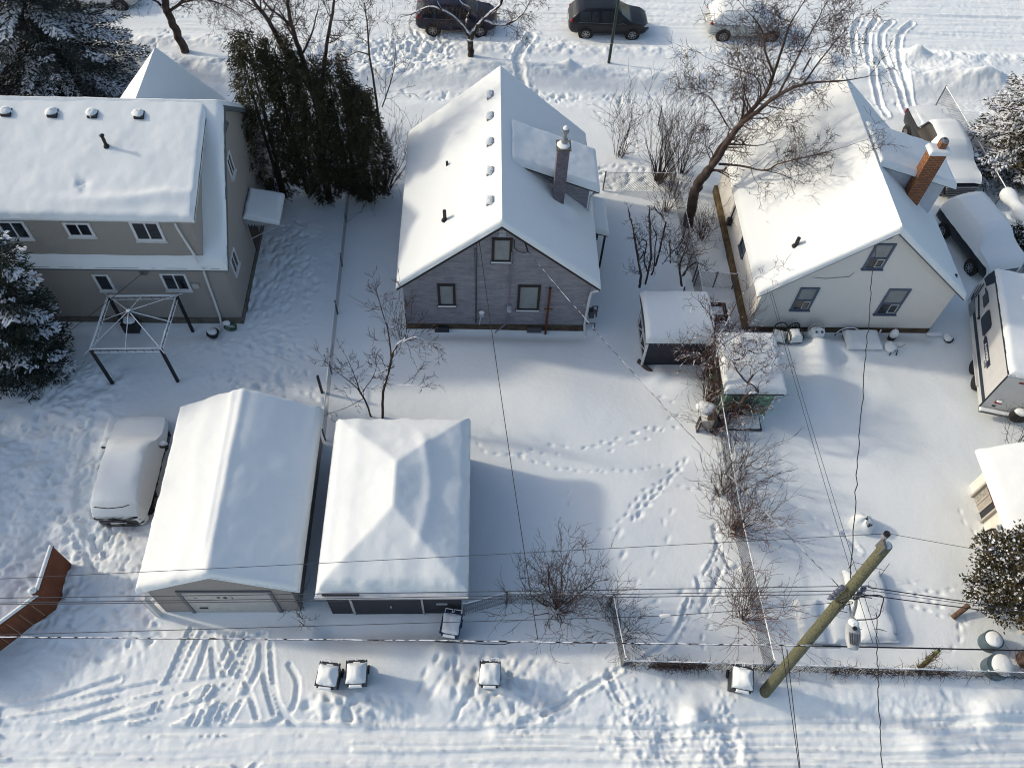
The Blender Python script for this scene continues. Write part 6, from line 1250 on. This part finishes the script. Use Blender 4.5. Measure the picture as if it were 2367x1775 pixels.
# brush bundle on a post
pbn = thing("wrapped_post", (14.6, 7.25, 0), "leaning green-topped post wrapped in dry vines, behind the alley fence", "post")
MB().tube([(14.35, 7.15, -.2), (14.75, 7.55, 1.15)], .055, 10).build("post", mat("lime_post", (.10, .13, .035), rough=.7, var=.2), pbn, smooth=50)
MB().lathe((14.752, 7.552, 1.155), [(.045, 0), (.045, .004)], 10, (.3, .3, .9)).build("post_hole", RUBBER, pbn)
wv = MB()
for k in range(150): a = rg.uniform(0, .9); c = Vector((14.35, 7.15, -.1)).lerp(Vector((14.75, 7.55, 1.15)), a); grow(wv, c + rvec(rg) * .10, rvec(rg) + Vector((.3, .3, .8)), .35, .008, 0, rg, kink=.5)
wv.build("vines", TWIGR, pbn)

# ------------------------------------------------------------------ evergreens
NEED = mat("spruce_needles", (.014, .022, .018), rough=.8, color2=(.030, .042, .032), vscale=3); NEEDB = mat("bluish_needles", (.020, .030, .030), rough=.8, color2=(.045, .06, .055), vscale=3)
CED = mat("cedar_foliage", (.020, .021, .010), rough=.85, color2=(.055, .048, .022), vscale=1.5); BRONZE = mat("bronze_foliage", (.024, .027, .012), rough=.85, color2=(.085, .065, .032), vscale=4)
TSN = mat("tree_snow", (.80, .83, .87), rough=.8)
def quads(arr, name, m, parent):
    """arr: (n,4,3) numpy quads in world space"""
    n = len(arr); me = bpy.data.meshes.new(name); M = wmat(parent).inverted(); A = np.array([list(r) for r in M]); v = arr.reshape(-1, 3) @ A[:3, :3].T + A[:3, 3]
    me.vertices.add(n * 4); me.vertices.foreach_set("co", v.astype(np.float32).ravel()); me.loops.add(n * 4); me.loops.foreach_set("vertex_index", np.arange(n * 4, dtype=np.int32))
    me.polygons.add(n); me.polygons.foreach_set("loop_start", np.arange(0, n * 4, 4, dtype=np.int32)); me.update(calc_edges=True); me.materials.append(m)
    o = bpy.data.objects.new(name, me); COL.objects.link(o); o.parent = parent; return o
def leafq(c, d, w, l, rs, flat=None):
    """leaf quads: centres c (n,3), direction d (n,3), width w, length l"""
    n = len(c); q = rs.normal(size=(n, 3)); 
    if flat is not None: q = np.cross(d, np.array([0, 0, 1.0])) + q * flat
    q -= d * (q * d).sum(1, keepdims=True); q /= np.linalg.norm(q, axis=1, keepdims=True) + 1e-9
    w = np.asarray(w).reshape(-1, 1); l = np.asarray(l).reshape(-1, 1)
    a = c - q * w * .5; b = c + q * w * .5; e = c + d * l
    return np.stack([a, b, e + q * w * .25, e - q * w * .25], 1)
def spruce(label, base, tip, h, r, seed, needle=NEED, nwh=26, nb=11, dens=1.0, snow=.5, z0=.35, prof=.8, name="spruce_tree", snow_side=None):
    rs = np.random.RandomState(seed); base = np.array(base, float); tip = np.array(tip, float); t = thing(name, (base[0], base[1], 0), label, "spruce")
    MB().tube([tuple(base + [0, 0, -.2]), tuple((base + tip) / 2), tuple(tip)], [.16, .10, .02], 8).build("trunk", BARK, t, smooth=60)
    Q = []; S = []; B = MB()
    for i in range(nwh):
        f = i / (nwh - 1); c = base + (tip - base) * (z0 / h + (1 - z0 / h) * f); R = r * (1 - f) ** prof + .12
        n = max(4, int(nb * (1 - f * .55)))
        for k in range(n):
            a = 2 * math.pi * (k + rs.rand()) / n; L_b = R * rs.uniform(.75, 1.12); up0 = -.10 + .5 * f; sag = rs.uniform(.12, .38) * (1 - f)
            m = max(4, int(L_b / .13)); s = np.linspace(.08, 1, m); rad_d = np.array([math.cos(a), math.sin(a), 0])
            P_ = c + rad_d * (s[:, None] * L_b); P_[:, 2] += up0 * s * L_b * .5 - sag * (s ** 1.6) * L_b + .12 * s ** 4
            B.tube([tuple(q) for q in P_[::2]], .012, 3, cap=False)
            side = np.array([-math.sin(a), math.cos(a), 0])
            for j in range(m):
                wd = (.10 + .42 * min(s[j] * 2.2, 1.25 - s[j] * .9)) * min(1, L_b) * .9; cnt = int((6 + 9 * wd * 2.5) * dens)
                off = rs.uniform(-1, 1, cnt); cen = P_[j] + side * (off[:, None] * wd) + rs.normal(size=(cnt, 3)) * [.05, .05, .05]; cen[:, 2] -= np.abs(off) * wd * .30
                d = rad_d * .8 + side * (np.sign(off)[:, None] * .75) + rs.normal(size=(cnt, 3)) * .25; d[:, 2] -= .15; d /= np.linalg.norm(d, axis=1, keepdims=True)
                Q.append(leafq(cen, d, rs.uniform(.03, .055, cnt), rs.uniform(.10, .19, cnt), rs))
                lightk = snow if snow_side is None else snow * (.35 + .65 * max(0, math.cos(a - snow_side)))
                if (math.sin(i * 2.3 + k * 1.7 + seed) + math.sin(a * 3 + i * .9) * .6 + rs.uniform(-.3, .3)) > 1.5 - 2.4 * lightk and s[j] > .25:
                    cn = int(cnt * .9); of2 = rs.uniform(-1, 1, cn); c2 = P_[j] + side * (of2[:, None] * wd * .85) + rs.normal(size=(cn, 3)) * .04; c2[:, 2] += .035 - np.abs(of2) * wd * .28
                    d2_ = rad_d * .8 + side * (np.sign(of2)[:, None] * .7) + rs.normal(size=(cn, 3)) * .12; d2_[:, 2] = -.12; d2_ /= np.linalg.norm(d2_, axis=1, keepdims=True)
                    S.append(leafq(c2, d2_, rs.uniform(.06, .11, cn), rs.uniform(.10, .18, cn), rs, flat=.25))
    B.build("boughs", BARK, t); quads(np.concatenate(Q), "needles", needle, t)
    if S: quads(np.concatenate(S), "bough_snow", TSN, t)
    return t
spruce("tall dark spruce at the left edge beside the beige house, snow clumps on its boughs", (-17.9, 19.0, 0), (-16.0, 19.3, 7.2), 7.2, 1.6, 71, snow=.30, nwh=24, prof=.5, dens=1.3)
spruce("big blue-green spruce at the top left behind the beige house", (-21.2, 36.0, 0), (-21.0, 36.2, 13), 13, 4.7, 72, needle=NEEDB, nwh=32, nb=15, snow=.42, prof=.8, dens=1.0)
spruce("dark spruce cut by the left edge, left of the big one", (-25.3, 34.6, 0), (-25.3, 34.6, 9), 9, 2.6, 73, snow=.2, nwh=20)
spruce("snow-coated spruce at the upper right edge beyond the wire fence", (27.0, 31.8, 0), (26.6, 31.8, 8.6), 8.6, 3.3, 74, needle=BRONZE, snow=.95, nwh=28, nb=14, prof=.62, dens=1.0, snow_side=math.radians(170))
spruce("unseen spruce added beyond the left edge to shade the trodden yard", (-23.0, 19.6, 0), (-23.0, 19.6, 10.5), 10.5, 3.3, 75, snow=.3, nwh=18, dens=.9)  # added out of view to cast broken shade over the left yard
spruce("second unseen spruce added outside the left edge for its shade", (-23.4, 16.2, 0), (-23.4, 16.2, 9), 9, 2.8, 76, snow=.3, nwh=16, dens=.9)  # also out of view, added for more shade from the left
def foliage(label, base, h, r, seed, m, name="cedar_tree", n=5200, snow=0.0, lean=(0, 0), droop=.5, open_=.35, stems=3, zlo=.5, cat="cedar", size=(.05, .22), shape='cedar', trunk=BARK):
    rs = np.random.RandomState(seed); base = np.array(base, float); t = thing(name, (base[0], base[1], 0), label, cat)
    top = base + np.array([lean[0], lean[1], h]); rgl = random.Random(seed)
    for k in range(stems):
        o_ = np.array([rs.uniform(-.3, .3), rs.uniform(-.2, .2), 0]) * (r / 1.5); MB().tube([tuple(base + o_ * .6 + [0, 0, -.2]), tuple(base + (top - base) * .5 + o_ * 1.8), tuple(base + (top - base) * .93 + o_ * 2.2)], [.10, .07, .02], 7).build("trunk", trunk, t, smooth=60)
    ncl = int(n / 26); C = []; D = []
    bt = MB()
    for k in range(ncl):
        f = rs.uniform(0, 1) ** (.9); z = zlo + (h - zlo) * f
        if shape == 'cedar': R = r * (min(1, (f + .12) * 3.0)) * (1 - max(0, f - .35) / .65 * .62)
        else: R = r * math.sqrt(max(.03, 1 - (2 * f - .95) ** 2))
        a = rs.uniform(0, 6.28); R *= (1 + (.16 if shape == 'round' else .06) * (math.sin(3 * a + seed + 4 * f) + math.sin(5 * a - 7 * f))); rr = R * rs.uniform(open_, 1.0) ** .7; ax = base + (top - base) * (z / h)
        c = ax + np.array([math.cos(a) * rr, math.sin(a) * rr, 0]); od = np.array([math.cos(a), math.sin(a), 0])
        m_ = 26; s = rs.uniform(-1, 1, m_); cl = rs.uniform(.12, .24)
        p = c + od * (s[:, None] * cl) + rs.normal(size=(m_, 3)) * [.07, .07, .14]; p[:, 2] -= droop * np.abs(s) * .15
        d = od * .6 + rs.normal(size=(m_, 3)) * .45; d[:, 2] += (-droop if shape == 'cedar' else .3); d /= np.linalg.norm(d, axis=1, keepdims=True); C.append(p); D.append(d)
        if k % 4 == 0: bt.tube([tuple(ax * .8 + c * .2 + [0, 0, -.25]), tuple(c)], [.014, .005], 3, cap=False)
    C = np.concatenate(C); D = np.concatenate(D); k = len(C)
    quads(leafq(C, D, rs.uniform(size[0] * .6, size[0] * 1.3, k), rs.uniform(size[1] * .5, size[1] * 1.1, k), rs), "foliage", m, t); bt.build("branches", trunk, t)
    if snow:
        # snow sits on the outer, upper clumps
        sel = rs.rand(k) < snow; P_ = C[sel]; ax = base[:2] + (top - base)[:2] * (P_[:, 2:3] / h); out = np.linalg.norm(P_[:, :2] - ax, axis=1); keep = (out > r * .35) | (P_[:, 2] > h * .7); P_ = P_[keep] + [0, 0, .03]; q = len(P_)
        D2 = rs.normal(size=(q, 3)); D2[:, 2] *= .25; D2 /= np.linalg.norm(D2, axis=1, keepdims=True); quads(leafq(P_, D2, rs.uniform(.05, .11, q), rs.uniform(.05, .12, q), rs, flat=.3), "foliage_snow", TSN, t)
    return t
for k, (x_, y_, h_, r_, lb) in enumerate(((-9.2, 28.9, 8.3, 1.45, "leftmost dark cedar, beside the beige house awning"), (-8.15, 29.3, 8.0, 1.4, "second dark cedar from the beige house"), (-7.1, 28.7, 7.4, 1.35, "middle dark cedar of the row"),
                                        (-6.0, 29.1, 7.1, 1.35, "fourth dark cedar from the beige house"), (-5.1, 28.7, 6.1, 1.2, "rightmost dark cedar, nearest the mauve house"))):
    foliage(lb, (x_, y_, 0), h_, r_, 80 + k, CED, n=12500, stems=2, open_=.35, zlo=.5, size=(.04, .17), snow=0)
foliage("bronze evergreen sprinkled with snow at the lower right edge", (18.0, 9.3, 0), 3.9, 1.5, 91, BRONZE, name="evergreen_tree", n=16000, snow=.13, droop=.1, open_=.5, shape='round', cat="evergreen", size=(.06, .12), zlo=.5, lean=(-.5, .6))
foliage("snow-topped clipped hedge beside the snow-covered SUV", (24.9, 26.3, 0), 1.25, .8, 92, NEED, name="hedge", n=3600, snow=.05, droop=0, open_=.3, shape='round', cat="hedge", size=(.05, .10), zlo=.1, stems=1)
sn_ = MB(); sn_.tube(smooth_path([(24.45, 28.9, 1.15), (24.6, 28.0, 1.18), (24.75, 27.0, 1.2), (24.9, 26.0, 1.15), (25.1, 24.9, 1.1), (25.2, 24.2, 1.0)], 4), [.12] + [.30 + .06 * math.sin(k * 1.3) for k in range(19)] + [.14], 12); hs = sn_.build("hedge_snow", RSNOW, None, smooth=True); tag(hs, "rounded ridge of snow lying along the hedge and wire fence at the right", "snow ridge")
foliage("dark hedge end below the snowy ridge near the right edge", (25.2, 24.6, 0), 1.15, .75, 93, NEED, name="hedge", n=3200, snow=.05, droop=0, open_=.3, shape='round', cat="hedge", size=(.05, .10), zlo=.1, stems=1)
# ------------------------------------------------------------------ small things in the yards
PLAST = mat("garden_plastic", (.36, .37, .36), rough=.5, var=.05); DPL = mat("dark_plastic", (.03, .035, .035), rough=.6); TEAL = mat("teal_plastic", (.075, .115, .135), rough=.5, var=.15)
def patio_chair(x, y, rz, label, m, back='round', snow=.28):
    t = thing("garden_chair", (x, y, gz(x, y) - .05), label, "chair", rz=math.radians(rz), group="garden chairs against the cream house")
    mb = MB(); mb.box(-.26, .26, -.26, .24, .38, .42); mb.build("seat", m, t, local=True)
    for a in (-1, 1):
        for b in (-1, 1): MB().tube([(a * .24, b * .22, -.1), (a * .23, b * .22, .4)], .022, 6).build("leg", m, t, local=True)
        MB().tube(smooth_path([(a * .27, -.24, .4), (a * .28, -.2, .62), (a * .28, .2, .64), (a * .25, .26, .60)], 3), .024, 6).build("armrest", m, t, local=True)
    arc = [(.27 * math.cos(w), .28 + .02, .5 + .42 * math.sin(w)) for w in np.linspace(0, math.pi, 11)]
    mb = MB(); mb.tube(arc, .028, 6)
    if back == 'spokes':
        for w in np.linspace(.35, math.pi - .35, 7): mb.tube([(.10 * math.cos(w), .3, .55), (.25 * math.cos(w), .3, .5 + .40 * math.sin(w))], .02, 5)
    mb.build("backrest", m, t, local=True)
    snow_cap("seat_snow", t, -.27, .27, -.30, .27, lambda a, b: .42 + 0 * a, snow, .14, .05, int(abs(x) * 3), .03, local=True)
    return t
patio_chair(12.38, 20.75, -18, "leftmost garden chair with a thin rounded back, by the green shed", DPL, 'round', .12)
patio_chair(12.98, 20.68, 6, "garden chair with a spoked round back and snow on its seat", mat("dark_plastic", ()), 'spokes', .30)
sc_ = thing("snowed_chair", (13.95, 20.8, 0), "chair buried in snow with two dark eye-like openings in its back", "chair")
MB().tube([(.33 * math.cos(w) + 13.95, 21.0, .5 + .5 * math.sin(w)) for w in np.linspace(0, math.pi, 11)], .03, 6).build("backrest", PLAST, sc_)
mb = MB(); mb.blob((13.95, 20.85, .32), .36, .27, .50, 3, .12, 18, 12); mb.build("snow_cover", RSNOW, sc_, smooth=True)
mb = MB(); mb.lathe((13.84, 20.72, .74), [(.045, 0), (.045, .05)], 10, (0, -1, .5)); mb.lathe((14.08, 20.73, .73), [(.05, 0), (.05, .05)], 10, (0, -1, .5)); mb.build("opening", mat("shaded_hole", (.07, .08, .09)), sc_)
hp = MB(); hp.tube([(15.45 + .55 * math.cos(w), 21.0 + .1 * math.sin(w), .12 + .42 * math.sin(w)) for w in np.linspace(.05, math.pi, 14)], .025, 6); tag(hp.build("hoop", snowy_mat("hoop_metal", (.05, .05, .06), .2), None, smooth=True), "curved metal hoop leaning on the cream house foundation", "hoop")
cb_ = thing("covered_bench", (15.9, 20.7, 0), "bench or box fully covered by a flat slab of snow against the cream house", "bench"); MB().box(15.3, 16.6, 20.45, 21.1, -.2, .35).build("box", DPL, cb_)
snow_cap("snow_cover", cb_, 15.2, 16.7, 20.2, 21.15, lambda x, y: .28 + 0 * x, .22, .2, .06, 6, .06)
mb = MB(); mb.tube([(16.72, 21.0, .0), (16.72, 21.0, .55)], .03, 6); st_ = mb.build("stake", WHITE, None); tag(st_, "short white stake beside the snow-covered bench", "stake")
pp = thing("snowed_planter", (17.3, 20.9, 0), "planter with a tall rounded snow knob against the cream house", "planter"); MB().lathe((17.3, 20.9, -.1), [(.12, 0), (.16, .3), (.17, .35)], 12).build("pot", DPL, pp, smooth=40); MB().blob((17.3, 20.9, .42), .17, .16, .26, 2, .05).build("snow_cap", RSNOW, pp, smooth=True)
tb_ = thing("garden_stool", (17.05, 20.15, 0), "small dark-legged garden stool poking out of the snow below the planter", "stool")
for a, b in ((-.1, .1), (.12, .1), (-.08, -.12), (.14, -.12)): MB().tube([(17.1 + a * 1.5, 20.1 + b, -.1), (17.1 + a, 20.15 + b * .5, .35)], .022, 5).build("leg", BLACKMETAL, tb_)
MB().blob((16.98, 20.25, .38), .27, .24, .2, 5, .1).build("seat_snow", RSNOW, tb_, smooth=True)
MB().tube([(17.2, 20.3, .3), (17.5, 20.3, .28), (17.65, 20.4, .36)], .015, 5).build("arm", GREYMETAL, tb_)
bp_ = thing("bucket", (19.75, 20.9, 0), "dark bucket full of snow near the cream house corner", "bucket"); MB().lathe((19.75, 20.85, -.1), [(.14, 0), (.19, .3)], 14).build("pail", DPL, bp_, smooth=40); MB().blob((19.72, 20.9, .2), .2, .2, .12, 5).build("snow_fill", RSNOW, bp_, smooth=True)
dsx = MB(); dsx.box(18.85, 19.5, 21.0, 21.14, .1, .2); tag(dsx.build("downspout_extension", snowy_mat("pale_spout", (.4, .42, .45), .1), None), "pale downspout extension at the right corner of the cream house", "downspout")
# planter box and round tub by the divider fence
bx = thing("box_planter", (9.95, 22.0, 0), "square black-rimmed box planter full of snow next to the barn shed", "planter")
mb = MB()
for a in ((9.6, 10.35, 21.62, 21.72), (9.6, 10.35, 22.3, 22.4), (9.6, 9.7, 21.72, 22.3), (10.25, 10.35, 21.72, 22.3)): mb.box(*a, -.1, .55)
mb.build("rim", BLACKMETAL, bx); snow_cap("snow_fill", bx, 9.7, 10.25, 21.72, 22.3, lambda x, y: .38 + 0 * x, .08, .05, .05, 2, .01)
rt_ = thing("round_tub", (10.0, 21.0, 0), "round dark tub with a snowy rim next to the barn shed", "tub"); MB().lathe((10.0, 21.05, -.1), [(.28, 0), (.34, .5), (.40, .5), (.42, .44)], 20).build("tub", BLACKMETAL, rt_, smooth=40)
MB().lathe((10.0, 21.05, .38), [(.33, 0), (.30, .06), (.02, .07)], 20).build("snow_fill", RSNOW, rt_, smooth=True); mb = MB(); mb.tube([(10.0 + .39 * math.cos(w), 21.05 + .39 * math.sin(w), .42) for w in np.linspace(-2.4, 1.6, 16)], .035, 6); mb.build("rim_snow", RSNOW, rt_, smooth=True)
bb = thing("broken_board", (8.6, 16.5, 0), "snowy square board propped in the brush left of the green shed", "board"); mb = MB(); mb.obox((8.3, 16.25, .35), (1, .05, 0), (0, -.9, .4), 0, .6, 0, .6, 0, .05); mb.build("panel", mat("weathered_panel", (.40, .36, .33), rough=.9, var=.25), bb)
mb = MB(); mb.box(8.32, 8.38, 16.2, 16.5, -.1, .9); mb.box(8.85, 8.95, 16.2, 16.9, -.1, 1.0); mb.build("prop", mat("dark_plank", ()), bb); MB().blob((8.65, 16.9, .85), .4, .3, .2, 3).build("snow_cap", RSNOW, bb, smooth=True)
# cream house yard: snowed chair, garden frames
gc = thing("snowed_lawn_chair", (13.8, 12.4, 0), "lone lawn chair buried in snow in the cream house yard, casting a shadow", "chair")
MB().blob((13.78, 12.35, .22), .40, .38, .52, 7, .22, 18, 12).build("snow_cover", RSNOW, gc, smooth=True)
mb = MB(); mb.prism([(13.72, 12.30, .76), (13.82, 12.42, .76), (13.86, 12.40, .74), (13.78, 12.26, .74)], (0, 0, .03)); mb.prism([(13.80, 12.05, .60), (13.98, 12.12, .60), (13.99, 12.22, .60), (13.84, 12.16, .66)], (0, 0, .04)); mb.tube([(13.72, 12.2, .76), (13.80, 12.06, .62)], .012, 4); mb.build("frame", BLACKMETAL, gc)
sb = thing("raised_bed", (13.3, 9.4, 0), "long raised bed or low trailer under a smooth slab of snow, right of the pole", "raised bed")
MB().box(12.75, 13.85, 8.3, 10.4, -.2, .25).build("box", mat("weathered_panel", ()), sb); snow_cap("snow_cover", sb, 12.68, 14.0, 8.1, 10.6, lambda x, y: .22 + 0 * x, .22, .35, .06, 71, .08)
mb = MB()
for (cx_, cy_, r_) in ((13.0, 9.75, .14), (13.25, 9.75, .20), (13.45, 9.95, .16), (13.2, 9.05, .15), (13.5, 9.15, .13)): mb.tube([(cx_ + r_ * math.cos(w), cy_ + r_ * math.sin(w), .50 + .08 * math.sin(w * .5)) for w in np.linspace(0, 6.28, 18)], .006, 3)
for a, b in (((12.75, 10.55, .55), (13.0, 10.75, .6)), ((13.0, 10.75, .6), (14.0, 10.45, .6)), ((13.85, 10.3, .4), (14.15, 10.65, .75)), ((12.6, 8.5, .3), (13.3, 8.45, .5)), ((13.3, 8.45, .5), (13.9, 8.3, .4))): mb.tube([a, b], .010, 4)
mb.build("wire_hoops", WIREG, sb)
s2_ = thing("snowed_box", (12.15, 8.6, 0), "low box under a square cushion of snow behind the lamp head", "box"); MB().box(11.95, 12.55, 8.25, 9.3, -.2, .12).build("box", mat("weathered_panel", ()), s2_); snow_cap("snow_cover", s2_, 11.85, 12.65, 8.1, 9.5, lambda x, y: .10 + 0 * x, .16, .3, .06, 72, .06)
s3_ = thing("snowed_table", (11.2, 8.6, 0), "table shape drifted over with snow just left of the utility pole", "table"); MB().box(10.9, 11.5, 8.3, 9.3, -.2, .12).build("box", mat("weathered_panel", ()), s3_); snow_cap("snow_cover", s3_, 10.75, 11.6, 8.1, 9.6, lambda x, y: .10 + 0 * x, .18, .35, .06, 73, .07)
def drum(name, x, y, r, h, label, m, tilt=(0, 0, 1), snowr=.9, cover=None):
    t = thing(name, (x, y, 0), label, "barrel"); MB().lathe((x, y, -.15), [(r * .96, 0), (r, .1), (r * 1.03, h * .5), (r, h), (r * 1.03, h + .03)], 20, tilt).build("barrel", m, t, smooth=40)
    tp = Vector((x, y, -.15)) + Vector(tilt).normalized() * (h + .03); o_ = cover or (0, 0); MB().blob((tp.x + o_[0], tp.y + o_[1], tp.z + .0), r * snowr, r * snowr, .14, int(x * 7), .06, 18, 8).build("snow_cap", RSNOW, t, smooth=True); return t
drum("water_barrel", 17.1, 8.1, .31, .6, "upright teal barrel with snow on its lid below the evergreen", TEAL)
drum("rain_barrel", 16.95, 7.22, .38, .62, "wider teal barrel leaning with snow over its right half, behind the alley fence", TEAL, cover=(.13, .03), snowr=.95)
drum("steel_drum", 18.2, 7.5, .30, .6, "rusty drum with snow on top at the lower right edge", mat("rusty_steel", (.10, .07, .06), rough=.8, var=.4))
lg = thing("log", (16.2, 9.0, 0), "short brown log sticking out of the snow under the evergreen", "log"); MB().tube([(16.15, 8.95, .1), (16.7, 9.3, .35)], .09, 10).build("trunk", mat("log_brown", (.14, .085, .06), rough=.9, var=.3, bump=.4), lg, smooth=50)
# folded chair / sled leaning on the cream garage
ld = thing("folded_rack", (18.2, 11.6, 0), "black folded metal rack leaning on the cream garage wall", "rack"); mb = MB()
for k in range(4): mb.tube([(18.02 + k * .07, 12.0 - .03 * k, .0), (18.22 + k * .04, 11.95, .75), (18.3, 11.3, .75), (18.15 + k * .04, 11.25, .0)], .018, 5)
mb.tube([(18.1, 11.9, .35), (18.25, 11.3, .4)], .015, 5); mb.build("frame", BLACKMETAL, ld)
# beige house: hose reel, stump, firewood etc.
hr = thing("hose_reel", (-10.25, 21.05, 0), "green coiled hose by the corner of the beige house", "hose"); mb = MB(); [mb.tube([(-10.3 + (.22 + .01 * k) * math.cos(w), 21.2 - .05 * k, .22 + .2 * math.sin(w)) for w in np.linspace(0, 6.28, 16)], .018, 5) for k in range(4)]; mb.build("hose", mat("hose_green", (.03, .09, .05), rough=.5), hr)
MB().blob((-10.4, 21.1, .48), .16, .12, .08, 4).build("snow_cap", RSNOW, hr, smooth=True)
tu = thing("splash_tub", (-11.0, 20.85, 0), "black tub with snow at the foot of the beige house downspout", "tub"); MB().lathe((-11.0, 20.85, -.05), [(.18, 0), (.24, .2), (.26, .2)], 14).build("tub", DPL, tu, smooth=40); MB().blob((-11.02, 20.9, .16), .2, .18, .09, 4).build("snow_cap", RSNOW, tu, smooth=True)
bq = thing("barbecue", (-14.5, 21.1, 0), "dark barbecue under the kitchen window behind the gazebo leg", "barbecue"); MB().box(-14.6, -14.0, 20.9, 21.3, .0, .55).build("cabinet", BLACKMETAL, bq); MB().blob((-14.3, 21.1, .62), .3, .2, .1, 4).build("snow_cap", RSNOW, bq, smooth=True)
sm_ = thing("snowed_stump", (-9.0, 17.2, 0), "round snow-covered lump with dark twigs behind the long garage", "stump"); MB().lathe((-9.0, 17.25, -.1), [(.25, 0), (.28, .35)], 12).build("stump", mat("log_brown", ()), sm_); MB().blob((-9.05, 17.2, .35), .42, .36, .25, 3, .08).build("snow_cap", RSNOW, sm_, smooth=True)
shrub("small dark twig tuft behind the ridge of the long garage", -8.5, 17.1, .55, 1.0, 12, 66, m=TWIG, r=.01)
stk = MB(); stk.tube([(17.35, 39.0, -.1), (17.55, 39.05, 1.0)], .05, 6); tag(stk.build("marker_stake", BARK, None), "short dark stake in the snow bank below the silver car", "stake")
kn = thing("snow_fence_post", (-6.35, 18.3, 0), "lone dark post standing against the left wire fence", "post"); MB().box(-6.3, -6.22, 18.0, 18.1, -.1, 1.15).build("post", BLACKMETAL, kn)
